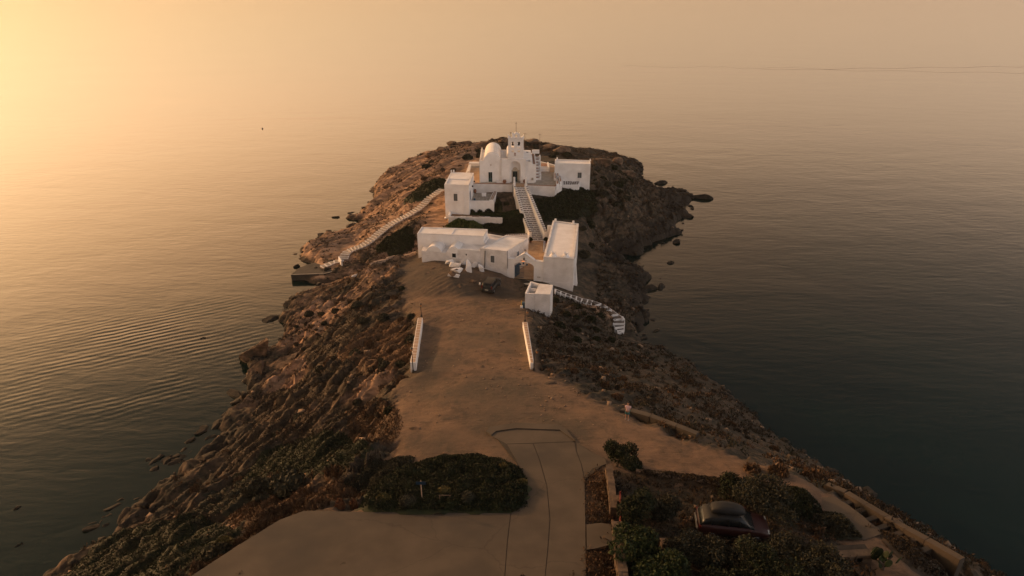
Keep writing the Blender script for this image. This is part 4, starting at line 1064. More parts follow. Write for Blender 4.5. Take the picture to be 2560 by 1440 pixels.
# second low platform right of it
lw = [xy(W(1248, 489.5, 10.4)), xy(W(1284, 489.5, 10.4)), xy(W(1283, 481.5, 10.4)), xy(W(1248, 481.5, 10.4))]
tag(MB().prism(lw, 8.2, 10.35).build('planting_bench', M['rubble'], bevel=0.04), 'long white walled ledge below the church terrace, left of the steps', 'ledge')

# garden wall below
gw = thing('garden_wall', 'low whitewashed rubble wall round the sunken garden', 'wall')
zt = 8.95
ga, gb, gc = W(1120.5, 541, zt), W(1256, 544.5, zt), W(1124, 529, zt)
for (p, q) in ((ga, gb),):
    d_ = (q - p); nd = Vector((-d_.y, d_.x, 0)).normalized() * 0.32
    n_s = 9
    for k in range(n_s):
        a0, a1 = p + d_ * (k / n_s), p + d_ * ((k + 1) / n_s); dz0 = -0.06 * math.sin(k * 1.9); 
        MB().prism([xy(a0), xy(a1), xy(a1 + nd), xy(a0 + nd)], 6.9, zt + dz0).build('wall_length', M['rubble'], gw, bevel=0.05)
MB().prism([(ga.x - 0.05, ga.y + 0.33), (ga.x + 0.35, ga.y + 0.33), (gc.x + 0.35, gc.y), (gc.x - 0.05, gc.y)], 7, zt + 0.15).build('side_wall', M['white'], gw, bevel=0.06)

# ------------------------------------------------------------------ main steps up to the church
ms = thing('church_steps', 'long white edged stone stair climbing from the court to the church door', 'stairs')
NST = 29
L0, L1_, R0, R1 = (3.56, 114.0), (0.72, 128.9), (5.72, 114.0), (2.42, 128.9)
for k in range(NST):
    t0, t1 = k / NST, (k + 1) / NST
    a, b, c_, d_ = lerp2(L0, L1_, t0), lerp2(R0, R1, t0), lerp2(R0, R1, t1), lerp2(L0, L1_, t1)
    zt = 7.0 + (12.42 - 7.0) * (k + 1) / NST
    if 11 <= k <= 15: zt = 7.0 + (12.42 - 7.0) * (12 + (k - 11) * 0.9) / NST
    MB().prism([a, b, c_, d_], min(6.6, zt - 1) if k < 3 else zt - 1.6, zt).build('step', M['white'], ms)
    lo, hi = (0.16, 0.99) if not 10 <= k <= 16 else (0.06, 0.97)
    na = 3 if k % 2 else 2
    for j in range(na):
        s0, s1 = (j + 0.06) / na, (j + 0.94) / na
        if j == 0: s0 = 0.07
        if j == na - 1: s1 = 0.93
        q = [lerp2(lerp2(a, b, s0), lerp2(d_, c_, s0), lo), lerp2(lerp2(a, b, s1), lerp2(d_, c_, s1), lo), lerp2(lerp2(a, b, s1), lerp2(d_, c_, s1), hi), lerp2(lerp2(a, b, s0), lerp2(d_, c_, s0), hi)]
        MB().prism(q, zt + 0.001, zt + 0.02).build('tread_stone', M['slate'], ms)
# landing up to the terrace
MB().prism([L1_, R1, (R1[0] - 0.1, YF - 0.8), (L1_[0], YF - 0.8)], TZ - 0.6, TZ + 0.006).build('landing', M['court'], ms)
def stair_wall(p0, p1, t0, t1, side, hgt0, hgt1, n, th=0.5, name='side_wall', step=0.1):
    """low wall beside the flight, topped with stones in stepped lengths"""
    for k in range(n):
        ta, tb_ = t0 + (t1 - t0) * k / n, t0 + (t1 - t0) * (k + 1) / n
        a, b = lerp2(p0, p1, ta), lerp2(p0, p1, tb_)
        z_ = 7.0 + 5.42 * (ta + tb_) / 2 + hgt0 + (hgt1 - hgt0) * k / n
        q = [(a[0], a[1]), (a[0] + side * th, a[1] + 0.06), (b[0] + side * th, b[1] + 0.06), (b[0], b[1])]
        MB().prism(q, z_ - 3.2, z_).build(name, M['white'], ms)
        MB().prism(inset(q, 0.09), z_ + 0.001, z_ + 0.035).build('cap_stone', M['slate'], ms)
stair_wall((R0[0] + 0.01, R0[1]), (R1[0] + 0.01, R1[1]), 0.0, 0.97, 1, 1.6, 0.45, 24, 0.55)
stair_wall((L0[0] - 0.01, L0[1]), (L1_[0] - 0.01, L1_[1]), 0.0, 0.36, -1, 1.5, 0.4, 8, 0.5)
stair_wall((L0[0] - 0.01, L0[1]), (L1_[0] - 0.01, L1_[1]), 0.50, 0.97, -1, 0.3, 0.5, 11, 0.5)
for x_, y_, h_ in ((L1_[0] - 0.27, L1_[1] + 0.1, 1.45), (R1[0] + 0.29, R1[1] - 0.3, 1.55)):
    MB().box((x_, y_, 10.5), (0.5, 0.6, 12.5 + h_ * 0.45 - 10.5)).box((x_, y_ + 0.05, 12.5 + h_ * 0.45 - 0.001), (0.4, 0.42, h_ * 0.8)).build('pier', M['white'], ms, bevel=0.05)
# court retaining walls either side
cw = thing('court_back_wall', 'white retaining wall topped with stones behind the entrance court', 'wall')
MB().prism([(6.29, 114.2), (8.9, 113.6), (9.0, 114.1), (6.29, 114.7)], 6.5, 9.75).build('wall', M['white'], cw, bevel=0.06)
p0, p1 = W(1266, 588, 9.0), W(1319, 586, 9.0)
MB().prism([xy(p0), xy(p1), (p1.x, p1.y + 0.45), (p0.x, p0.y + 0.45)], 6.3, 9.0).build('wall', M['white'], cw)
for k in range(9):
    MB().prism([lerp2(xy(p0), xy(p1), (k + .1) / 9), lerp2(xy(p0), xy(p1), (k + .8) / 9), lerp2((p0.x, p0.y + .45), (p1.x, p1.y + .45), (k + .8) / 9), lerp2((p0.x, p0.y + .45), (p1.x, p1.y + .45), (k + .1) / 9)], 9.001, 9.07).build('cap_stone', M['slate'], cw)
MB().prism([(p1.x - 0.1, 113.7), (L0[0] - 0.52, 113.7), (L0[0] - 0.52, p1.y + 0.4), (p1.x - 0.1, p1.y + 0.4)], 6.5, 8.2).build('wall', M['white'], cw)
for px_, lab in ((1325.5, 'dark potted plant left of the foot of the church steps'), (1364.5, 'dark potted plant right of the foot of the church steps')):
    p = W(px_, 601, 7.0)
    u_ = thing('potted_plant', lab, 'potted plant', (p.x, 113.3, 7.0), 0, 'pots at the foot of the steps')
    MB().lathe((0, 0, 0), [(0.2, 0), (0.3, 0.4), (0.3, 0.45), (0.02, 0.42)], 10).build('pot', M['terra'], u_)
    PLANT_POTS = globals().setdefault('PLANT_POTS', []); PLANT_POTS.append(u_)

# ------------------------------------------------------------------ entrance court floor
ct = thing('entrance_court', 'sunlit tan paved court between the two lower buildings', 'court')
cq = [(-0.9, 98.4), (5.2, 97.3), (8.4, 114.3), (-0.6, 114.3)]
MB().prism(cq, 6.3, 6.97).build('bed', M['court'], ct)
flags(ct, cq, 6.971, 9, 20, 'court', 0.05, 'paving_slab', 0.03)

# ------------------------------------------------------------------ right-hand lower building
br = thing('long_hall', 'long narrow white flat roofed hall with two pots like chimneys on its front parapet', 'building')
zt = 11.2
f = [xy(W(1358.5, 641.5, zt)), xy(W(1435, 647, zt)), xy(W(1447, 558.6, zt)), xy(W(1382, 550.6, zt))]
block(br, f, 3.5, zt, wall='rubble', par_w=0.38, par_h=0.22)
for px_, py_ in ((1383.5, 641.5), (1414.8, 643.5)):
    q = W(px_, py_, zt)
    MB().lathe((q.x, q.y + 0.4, zt - 0.02), [(0.62, 0), (0.56, 0.12), (0.36, 0.26), (0.27, 0.42), (0.40, 0.56), (0.43, 0.66), (0.3, 0.70), (0.02, 0.6)], 12).build('chimney', M['white'], br)
for px_, py_ in ((1388.5, 551), (1433, 556)):
    q = W(px_, py_, zt)
    MB().box((q.x, q.y - 0.3, zt), (0.35, 0.3, 0.4)).build('chimney', M['white'], br, bevel=0.04)
p0, p1 = Vector(f[0]), Vector(f[1])
MB().prism([(p0.x, p0.y - 0.05), (p1.x, p1.y - 0.05), (p1.x, p1.y - 0.001), (p0.x, p0.y - 0.001)], 7.0, 7.06).build('string_course', M['white'], br)
# buttress on the far side
e = (Vector(f[2]) - Vector(f[1])).normalized(); o_ = Vector(f[1]) + e * 3.2; nn_ = Vector((e.y, -e.x))
bt = [(o_.x, o_.y), (o_.x + nn_.x * 0.75, o_.y + nn_.y * 0.75), (o_.x + e.x * 1.4 + nn_.x * 0.75, o_.y + e.y * 1.4 + nn_.y * 0.75), (o_.x + e.x * 1.4, o_.y + e.y * 1.4)]
tp_ = [bt[0], (o_.x + nn_.x * 0.12, o_.y + nn_.y * 0.12), (o_.x + e.x * 1.4 + nn_.x * 0.12, o_.y + e.y * 1.4 + nn_.y * 0.12), bt[3]]
MB().prism(bt, 3.0, 9.6, top=tp_).build('buttress', M['white'], br)

# ------------------------------------------------------------------ left-hand lower building
bl = thing('monastery_wing', 'long white vaulted wing with stepped flat roofs and two humped vaults, left of the gate', 'building')
zA = 12.5
fA = [xy(W(1042.6, 583, zA)), xy(W(1209, 589.8, zA)), xy(W(1219, 573, zA)), xy(W(1053.6, 566.8, zA))]
block(bl, fA, 6.0, zA, par_w=0.22, par_h=0.14)
m0, m1 = lerp2(fA[0], fA[1], 0.5), lerp2(fA[3], fA[2], 0.5)
MB().prism([(m0[0], m0[1] + .2), (m0[0] + .18, m0[1] + .2), (m1[0] + .18, m1[1] - .2), (m1[0], m1[1] - .2)], zA - 0.12, zA - 0.02).build('roof_ridge', M['white'], bl)
WL = lambda x: 98.42 + (0.4 - x) * 0.178 - (0.9 if x > 5 else 0)      # front wall line: y for x
xB0, xB1, xB2 = W(1054, 657, 8.5).x, XF(1144, 11, 100), W(1199.4, 620.5, 11.5).x
zB = HT(627, WL(xB0))
fB = [(xB0, WL(xB0)), (xB1, WL(xB1)), (xB1 + 0.3, fA[0][1] - 0.6), (fA[0][0] + 0.9, fA[0][1] - 0.06)]
MB().prism(fB, 6.4, zB).build('wall', M['rubble'], bl, bevel=0.05)
def humped(x0, x1, rise, sx_, name='vault'):
    """a barrel vault over the front wing, its end wall flush with the front"""
    sg = 14; a, b = Vector((x0, WL(x0) + 0.004, zB - 0.01)), Vector((x1, WL(x1) + 0.004, zB - 0.01))
    d_ = Vector((sx_, 3.6, 0)); pts_ = []
    for k in range(sg + 1):
        t = k / sg; s_ = math.sin(math.pi * t) ** 0.62
        pts_.append(a.lerp(b, t) + Vector((0, 0, rise * s_)))
    o = MB().extrude(pts_, d_).build(name, M['white'], bl, bevel=0.05)
    return o
humped(W(1065, 627, zB).x, W(1105, 627, zB).x, HT(615.5, WL(-12)) - zB, 0.75)
humped(W(1117, 627, zB).x, W(1153, 627, zB).x, HT(615.5, WL(-10)) - zB + 0.0, 0.75)
zC = 11.15
fD = [xy(W(1199.4, 620.5, 11.5)), xy(W(1267.2, 628, 11.5)), xy(W(1321, 595.5, 11.5)), xy(W(1264, 587.5, 11.5))]
fC = [(xB1 + 0.002, WL(xB1)), (fD[0][0] - 0.004, WL(fD[0][0])), (fD[3][0] - 0.01, fD[3][1]), xy(W(1219.5, 583, 11.3)), (fA[1][0] + 0.02, fA[1][1] - 0.02), (xB1 + 0.31, fA[0][1] - 0.62)]
MB().prism(fC, 6.0, zC - 0.2).build('wall', M['rubble'], bl)
MB().prism([fC[0], fC[1], (fC[1][0] + 0.05, fC[1][1] + 0.25), (fC[0][0] + 0.05, fC[0][1] + 0.25)], zC - 0.199, zC).build('parapet', M['white'], bl, bevel=0.04)
MB().prism([(fC[3][0], fC[3][1] - 0.3), (fC[2][0], fC[2][1] - 0.3), fC[2], fC[3]], zC - 0.199, zC + 0.1).build('parapet', M['white'], bl, bevel=0.04)
MB().prism([fA[1], (fA[1][0] + 0.2, fA[1][1]), (fA[2][0] + 0.2, fA[2][1] - 0.4), (fA[2][0], fA[2][1] - 0.4)], zC - 0.199, zC + 0.3).build('upstand', M['white'], bl, bevel=0.05)
block(bl, fD, 6.0, 11.5, wall='rubble', par_w=0.3, par_h=0.12, bev=0.04)
# the courtyard face of that block is smooth
win(bl, fD[0], fD[1], 1226.6, 638.5, 1236.5, 656.5, leaves=1, mat='shutter', hood=False)
win(bl, fD[1], fD[2], 1292, 629.5, 1296.4, 642, leaves=1, mat='blue', hood=False)
u_ = thing('drain', '', '') if False else None
wB0, wB1 = (xB0, WL(xB0)), (fD[0][0], WL(fD[0][0]))
fr = win(bl, wB0, wB1, 1130.3, 633, 1140.2, 643.5, leaves=2, mat='glass', hood=False)
u0_, z0_ = UX(1165.7, 636.5, wB0, wB1); aa, uu_, nn_ = wall_frame(wB0, wB1); p = aa + uu_ * u0_ + nn_ * 0.01
MB().box((p.x, p.y, z0_ - 0.12), (0.16, 0.06, 0.24)).build('vent', M['glass'], bl)
u0_, z0_ = UX(1213, 627, fD[0], fD[1]); aa, uu_, nn_ = wall_frame(fD[0], fD[1]); p = aa + uu_ * u0_ + nn_ * 0.06
MB().tube((p.x, p.y, z0_), (p.x - 0.12, p.y - 0.04, 8.3), 0.06, n=6).build('downpipe', M['iron'], bl)
p = W(1269, 600, 11.5); pz = W(1268.5, 590, 11.5)
MB().tube((fD[1][0] + 0.1, fD[1][1] - 0.05, 8.6), (fD[1][0] + 0.1, fD[1][1] - 0.05, 11.6), 0.035, n=6).build('downpipe', M['rust'], bl)

# ------------------------------------------------------------------ gateway
gt = thing('arched_gateway', 'white gateway with a pediment and a wide arch between the two lower buildings', 'gateway')
gx0, gx1 = fD[1][0] + 0.01, Vector(W(1358.5, 641.5, 11.2)[:2]).x - 0.01
gy0, gy1 = fD[1][1] + 0.05, Vector(W(1358.5, 641.5, 11.2)[:2]).y + 0.1
gl = math.hypot(gx1 - gx0, gy1 - gy0); ga_ = math.atan2(gy1 - gy0, gx1 - gx0)
def gateU(px, py):
    return UX(px, py, (gx0, gy0), (gx1, gy1))
uA, _z = gateU(1285, 690); uB, _z = gateU(1334.4, 697); _u, zc_ = gateU(1311, 655.5); _u, zsp = gateU(1290, 664)
_u, zg = gateU(1300, 650)
mbg = arch_panel(0, gl, 6.3, zg, [(uA, uB, 6.301, zsp)], 0, 0.55, 14)
# flatten the arch to its real rise
def place(o, dy=0.0):
    o.location = (gx0 - math.sin(ga_) * dy, gy0 + math.cos(ga_) * dy, 0); o.rotation_euler = (0, 0, ga_); return o
for v in mbg.bm.verts:
    if v.co.z > zsp + 0.01 and v.co.z < zg - 0.02: v.co.z = zsp + (v.co.z - zsp) * (zc_ - zsp) / (min((uB - uA) / 2, zg - 0.05 - zsp))
place(mbg.build('gate_wall', M['white'], gt))
place(MB().box((gl / 2, 0.27, zg + 0.001), (gl, 0.7, 0.08)).build('cornice', M['white'], gt, bevel=0.02))
ua, _ = gateU(1289.5, 648); ub, _ = gateU(1335, 654); um, zap = gateU(1311.7, 634.8)
place(MB().extrude([Vector((ua, 0.02, zg + 0.082)), Vector((ub, 0.02, zg + 0.082)), Vector((um, 0.02, zap))], (0, 0.45, 0)).build('pediment', M['white'], gt))
for (a_, b_) in (((ua - 0.05, zg + 0.09), (um, zap + 0.03)), ((um, zap + 0.03), (ub + 0.05, zg + 0.09))):
    d_ = Vector((b_[0] - a_[0], 0, b_[1] - a_[1])).normalized(); nn_ = Vector((-d_.z, 0, d_.x)) * 0.12
    A_, B_ = Vector((a_[0], -0.06, a_[1])), Vector((b_[0], -0.06, b_[1]))
    place(MB().extrude([A_, B_, B_ + nn_, A_ + nn_], (0, 0.6, 0)).build('raking_cornice', M['white'], gt))
place(MB().box((um, 0.25, zap + 0.12), (0.07, 0.07, 0.62)).box((um, 0.25, zap + 0.5), (0.36, 0.064, 0.07)).build('cross', M['rust'], gt))
for x_ in (uA - 0.12, uB + 0.12):
    place(MB().box((x_, -0.02, 6.7), (0.24, 0.12, zsp - 6.7)).build('pilaster', M['white'], gt))
bb_ = thing('gate_bell', 'small black bell in the pediment over the gate arch', 'bell', (gx0 + math.cos(ga_) * (um - 0.1), gy0 + math.sin(ga_) * (um - 0.1) - 0.2, zg + 0.22))
MB().lathe((0, 0, 0), [(0.16, 0), (0.13, 0.1), (0.09, 0.3), (0.02, 0.36)], 10).build('bell_body', M['iron'], bb_, smooth=True)
MB().tube((0, 0, 0.34), (0, 0.2, 0.5), 0.03, n=6).build('bracket', M['iron'], bb_)
M['lampglow'] = new_mat('warm_lamp')[0]; _b = M['lampglow'].node_tree.nodes['Principled BSDF']
_b.inputs['Base Color'].default_value = (0.8, 0.25, 0.06, 1); _b.inputs['Emission Color'].default_value = (1.0, 0.32, 0.07, 1); _b.inputs['Emission Strength'].default_value = 1.2
lm = thing('gate_lamp', 'small glowing orange lamp over the gate arch', 'lamp', (gx0 + math.cos(ga_) * (um - 0.25), gy0 + math.sin(ga_) * (um - 0.25) - 0.25, zg - 0.08))
MB().box((0, 0, 0), (0.42, 0.14, 0.09)).build('bulb', M['lampglow'], lm, bevel=0.02)
MB().box((0.1, 0.0, 0.092), (0.95, 0.12, 0.035)).build('cover', M['rust'], lm)
# iron gate: two barred leaves folded open and the lanterns in the arch
ig = thing('iron_gate', 'blue grey barred double gate standing half open under the arch', 'gate')
def leafgate(x0, x1, z0, z1, mat, name='gate_leaf', y=0.35):
    n_b = int((x1 - x0) / 0.13)
    m_ = MB(); m_.box(((x0 + x1) / 2, y, z0), (x1 - x0, 0.05, 0.07)); m_.box(((x0 + x1) / 2, y, z1 - 0.06), (x1 - x0, 0.05, 0.06)); m_.box(((x0 + x1) / 2, y, z0 + 0.85), (x1 - x0, 0.05, 0.05))
    o_ = place(m_.build(name, M[mat], ig))
    for k in range(n_b + 1):
        b_ = MB().box((x0 + (x1 - x0) * k / n_b, y + 0.001, z0 + 0.06), (0.028, 0.028, z1 - z0 - 0.1)).build('bar', M[mat], o_)
leafgate(uA + 0.05, uA + 1.5, 7.03, 9.05, 'shutter')
place(MB().prism([(uA + 0.03, 0.4), (uA + 0.09, 0.4), (uA + 0.5, 1.7), (uA + 0.44, 1.7)], 7.03, 9.0).build('gate_leaf', M['blue'], ig))
for k, (px_, py_) in enumerate(((1301, 662), (1308.5, 660), (1317.5, 663), (1294.5, 665.5))):
    u_, z_ = gateU(px_, py_)
    o_ = MB().box((0, 0, -0.14), (0.24, 0.1, 0.26)).tube((0, 0, 0.1), (0, 0, 0.32), 0.01, n=4).build('hanging_lantern', M['blue'])
    o_.location = (gx0 + math.cos(ga_) * u_, gy0 + math.sin(ga_) * u_ + 0.25, z_)
    tag(o_, ('second', 'third', 'rightmost', 'leftmost')[k] + (' from the left' if k < 2 else '') + ' of the four small blue lanterns in the gate arch', 'lantern', 'lanterns hanging in the gate arch')
# threshold slab
tag(MB().prism([xy(W(*p, 7.02)) for p in ((1275, 704), (1322, 712), (1335, 703.5), (1285, 696.5))], 6.3, 7.02).build('threshold', M['marble'], bevel=0.03), 'pale stone threshold slab in front of the arched gate', 'threshold')
u_, z_ = gateU(1345, 690)
mb = MB()
for k in range(2): mb.box((gx0 + math.cos(ga_) * (u_ + 0.28 * k), gy0 + math.sin(ga_) * (u_ + 0.28 * k) - 0.06, 7.55), (0.16, 0.1, 0.16))
mb.build('meter_box', M['pave'], gt)

# flag by the court wall
M['flagblue'] = noise_mat('flag_blue', (0.02, 0.07, 0.22), (0.03, 0.09, 0.27), 3, 0.8, 0)
fg = W(1362.2, 608, 9.5)
fo = thing('flag', 'blue and white striped flag hanging limp from a pole beside the court', 'flag', (fg.x - 0.15, 103.0, 7.0))
MB().tube((0, 0, 0), (0, 0, 4.4), 0.03, 0.02, 6).build('pole', M['iron'], fo)
# limp cloth: nine stripes gathered into folds
for k in range(9):
    pts_ = []
    for j in range(9):
        zz_ = 4.3 - j * 0.24; pts_.append(((k - 4) * 0.035 * (1 + 0.5 * j / 8) - 0.10, 0.05 * math.sin(k * 1.7 + j * 0.4) + 0.04, zz_))
    V_, F_ = [], []
    for j, p in enumerate(pts_):
        V_ += [(p[0] - 0.022, p[1] + 0.02, p[2]), (p[0] + 0.022, p[1] - 0.02, p[2])]
        if j: F_.append((2 * j - 2, 2 * j - 1, 2 * j + 1, 2 * j))
    from_arrays('stripe', V_, F_, M['flagblue'] if k % 2 == 0 else M['white'], fo)

# ------------------------------------------------------------------ hut with open pens by the car park
ht = thing('roadside_hut', 'small white block hut with two open topped pens, beside the car park', 'hut')
zt = 11.85
A, B, C_, D_ = (xy(W(*p, zt)) for p in ((1312.7, 733.5), (1376, 736), (1383, 712), (1325.7, 703.5)))
E, F_ = xy(W(1336.4, 734.3, zt)), xy(W(1349, 708.5, zt))
th = 0.22
MB().prism([E, B, C_, F_], 6.2, zt).build('wall', M['rubble'], ht, bevel=0.04)
def wallseg(p, q, t, z0, z1, mat, name='pen_wall'):
    d_ = (Vector(q) - Vector(p)).normalized(); nn_ = Vector((-d_.y, d_.x)) * t
    return MB().prism([p, q, (q[0] + nn_.x, q[1] + nn_.y), (p[0] + nn_.x, p[1] + nn_.y)], z0, z1).build(name, M[mat], ht, bevel=0.02)
wallseg(A, (E[0] - 0.004, E[1]), th, 7.0, zt - 0.03, 'rubble')
wallseg((D_[0], D_[1]), (A[0], A[1] + th), th, 8.0, zt - 0.03, 'white')
wallseg((F_[0], F_[1] - 0.02), (D_[0] + th + .02, D_[1] - 0.02), th, 8.0, zt - 0.03, 'white')
mA, mE = lerp2(A, D_, 0.5), lerp2(E, F_, 0.5)
wallseg((mA[0] + 0.25, mA[1]), (mE[0] - 0.02, mE[1]), 0.14, 8.0, zt - 0.12, 'white')
MB().prism(inset([A, E, F_, D_], 0.1), 7.0, 10.3).build('pen_floor', M['dark'], ht)
bp_ = G(1309, 764)
bn = thing('blue_bin', 'blue rubbish bin standing against the left wall of the hut', 'bin', (bp_.x, bp_.y, height(bp_.x, bp_.y)))
MB().lathe((0, 0, 0), [(0.2, 0), (0.26, 0.75), (0.28, 0.78), (0.02, 0.84)], 12).build('bin_body', M['blue'], bn)
bp_ = G(1304, 766)
M['yellow'] = noise_mat('yellow_paint', (0.42, 0.27, 0.03), (0.5, 0.33, 0.05), 4, 0.5, 0)
bo = thing('yellow_post', 'yellow post in a white block beside the hut', 'post', (bp_.x, bp_.y, height(bp_.x, bp_.y)))
MB().box((0, 0, -0.05), (0.34, 0.34, 0.4)).build('base', M['white'], bo, bevel=0.03)
MB().tube((0, 0, 0.3), (0, 0, 1.15), 0.045, n=8).build('pole', M['yellow'], bo)

# ------------------------------------------------------------------ roadside parapets and lamps
def road_wall(n0, n1, f0, f1, lab, cells):
    """n0,n1 near left/right ground pixels; f0,f1 far left/right top pixels"""
    hh = 0.65
    a, b = G(*n0), G(*n1); c_, d_ = G(f1[0], f1[1], hh), G(f0[0], f0[1], hh)
    w = thing('roadside_parapet', lab, 'parapet', (0, 0, 0), 0, 'low parapets flanking the car park')
    q = [xy(a), xy(b), xy(c_), xy(d_)]
    zs = [planez(*p) for p in q]
    MB().prism(q, [z - 0.6 for z in zs], [z + hh for z in zs]).build('wall', M['white'], w, bevel=0.03)
    qi = inset(q, 0.075)
    ts = [0.0]
    rr = random.Random(len(lab))
    for k in range(cells): ts.append(ts[-1] + rr.uniform(0.75, 1.2))
    ts = [t / ts[-1] for t in ts]
    zf = lambda x, y: planez(x, y) + hh + 0.001
    for k in range(cells):
        t0, t1 = ts[k] + 0.004, ts[k + 1] - 0.004
        p = [lerp2(qi[0], qi[3], t0), lerp2(qi[1], qi[2], t0), lerp2(qi[1], qi[2], t1), lerp2(qi[0], qi[3], t1)]
        MB().prism(p, [zf(*x) for x in p], [zf(*x) + 0.015 for x in p]).build('cap_stone', M['tan'], w)
road_wall((1026.3, 920), (1040.8, 920), (1044.5, 794.5), (1056.7, 794.5), 'low white parapet with stone capping on the left edge of the car park', 16)
road_wall((1325.5, 921.5), (1335, 921.5), (1306.5, 805), (1318.5, 805), 'low white parapet with stone capping on the right edge of the car park', 14)
def lamp_post(px, py, top, lab, arm=0):
    p = G(px, py); p.z = height(p.x, p.y); hgt = WY(px, top, p.y).z - p.z
    l = thing('lamp_post', lab, 'lamp post', p, 0, 'black lamp posts at the ends of the parapets')
    MB().lathe((0, 0, -0.1), [(0.13, 0), (0.12, 0.3), (0.06, 0.45), (0.05, 0.5)], 10).build('base', M['iron'], l)
    MB().tube((0, 0, 0.3), (0, 0, hgt - 0.45), 0.05, 0.04, 8).build('pole', M['iron'], l)
    x = 0.3 * arm
    if arm: MB().tube((0, 0, hgt - 0.5), (x, 0, hgt - 0.5), 0.025, n=6).build('arm', M['iron'], l)
    ln = MB().lathe((x, 0, hgt - 0.47), [(0.05, 0), (0.09, 0.03), (0.15, 0.3), (0.02, 0.3)], 6).build('lantern', M['lampglass'], l)
    MB().lathe((x, 0, hgt - 0.17), [(0.18, 0), (0.1, 0.1), (0.02, 0.17)], 6).build('cap', M['iron'], ln)
M['lampglass'] = noise_mat('amber_lamp_glass', (0.30, 0.14, 0.06), (0.36, 0.18, 0.08), 4, 0.3, 0)
lamp_post(1032.5, 921.8, 868, 'black lamp post at the near end of the left parapet')
lamp_post(1053.5, 791, 758, 'black lamp post at the far end of the left parapet')
lamp_post(1334.5, 923, 873, 'black lamp post at the near end of the right parapet', 1)
lamp_post(1312.5, 803, 775, 'black lamp post at the far end of the right parapet', 1)

# ------------------------------------------------------------------ steps on the two slopes
def slope_steps(path, lab, name, width, n, edge=0.1, mat='slate'):
    s = thing(name, lab, 'steps')
    P = [W(*p) for p in path]; seglen = [0]
    for a, b in zip(P[:-1], P[1:]): seglen.append(seglen[-1] + (b - a).length)
    def at(t):
        d = t * seglen[-1]
        for i in range(len(P) - 1):
            if d <= seglen[i + 1] + 1e-6:
                k = (d - seglen[i]) / (seglen[i + 1] - seglen[i]); return P[i].lerp(P[i + 1], k)
        return P[-1]
    rr = random.Random(n)
    def tang(t):
        d = at(min(1, t + 0.02)) - at(max(0, t - 0.02)); d.z = 0; return d.normalized()
    for k in range(n):
        t0, t1 = k / n, (k + 1) / n
        a, b = at(t0), at(t1); w0, w1 = width(t0) / 2, width(t1) / 2
        na, nb = tang(t0), tang(t1); na = Vector((-na.y, na.x, 0)); nb = Vector((-nb.y, nb.x, 0))
        q = [xy(a - na * w0), xy(b - nb * w1), xy(b + nb * w1), xy(a + na * w0)]
        zt = max(a.z, b.z) - 0.02 + rr.uniform(-0.03, 0.03)
        MB().prism(q, zt - 0.9, zt - 0.07).build('base', M['tan'], s)
        MB().prism(q, zt - 0.069, zt).build('step', M['white'], s)
        qq = inset(q, edge); MB().prism(qq, zt + 0.001, zt + 0.02).build('tread', M[mat], s)
    return s
slope_steps(LSTEPS[2:], 'long flight of whitewashed steps climbing the left slope from the pier', 'slope_steps', lambda t: 1.8 - 0.3 * t, 42, 0.09, 'pave')
slope_steps(LSTEPS[:3], 'short whitewashed ramp of steps landing on the pier', 'landing_steps', lambda t: 1.3, 5, 0.12, 'pave')
_re = [((150, 262), (160, 205)), ((180, 270), (200, 215)), ((300, 320), (320, 265)), ((420, 370), (440, 310)), ((545, 410), (565, 355)), ((675, 480), (690, 385)), ((795, 540), (825, 440)), ((930, 570), (960, 465)), ((1035, 610), (1070, 490)), ((1050, 640), (1280, 560)),
       ((1120, 665), (1440, 640)), ((1225, 740), (1540, 715)), ((1390, 845), (1690, 820)), ((1510, 950), (1840, 920)), ((1560, 1040), (1850, 1040)), ((1600, 1140), (1840, 1110)), ((1660, 1220), (1830, 1190))]
ss_ = thing('sea_steps', 'white edged stone steps winding down the right slope to the sea', 'steps')
for k in range(len(_re) - 1):
    hz0 = 7.75 - (7.75 - 2.2) * (k / (len(_re) - 1)) ** 0.95
    (a_, b_), (c_, d_) = _re[k], _re[k + 1]
    q = [xy(W(1370 + p[0] / 9.6, 700 + p[1] / 9.6, hz0)) for p in (a_, c_, d_, b_)]
    if sum(q[i][0] * q[(i + 1) % 4][1] - q[(i + 1) % 4][0] * q[i][1] for i in range(4)) < 0: q = q[::-1]
    MB().prism(q, hz0 - 1.5, hz0).build('step', M['white'], ss_)
    MB().prism(inset(q, 0.11), hz0 + 0.001, hz0 + 0.02).build('tread', M['slate'], ss_)
q = W(1556, 796, 3.6)
tag(MB().box((q.x, q.y, 2.2), (0.3, 0.3, 1.7)).build('step_pillar', M['white'], bevel=0.05), 'small white pillar beside the lowest turn of the right hand steps', 'pillar')
q = [W(*p, 2.6) for p in ((845, 641), (852, 652), (856, 652), (848, 640.5))]
tag(MB().prism([xy(p) for p in q], 1.5, 2.6).build('step_parapet', M['white'], bevel=0.05), 'short white parapet at the foot of the long slope steps', 'parapet')

# ------------------------------------------------------------------ pier
pr = thing('pier', 'dark concrete landing pier with a pale painted edge at the foot of the islet', 'pier')
pz = 1.15
pp_ = [xy(W(*p, pz)) for p in ((727, 687), (812, 684.5), (833, 679), (824, 670), (806, 664), (797, 660), (787, 656.5), (767, 662), (745, 671))]
MB().prism(pp_, -2.5, pz).build('deck', M['wetcon'], pr)
ed = inset(pp_, 0.18)
for i in (0, 1):
    MB().prism([pp_[i], pp_[i + 1], ed[i + 1], ed[i]], pz + 0.001, pz + 0.03).build('edge_strip', M['pave'], pr)
MB().prism([lerp2(pp_[0], pp_[1], .84), lerp2(pp_[0], pp_[1], .99), lerp2(ed[0], ed[1], .99), lerp2(ed[0], ed[1], .84)], pz - 0.3, pz + 0.05).build('mooring_block', M['pave'], pr)

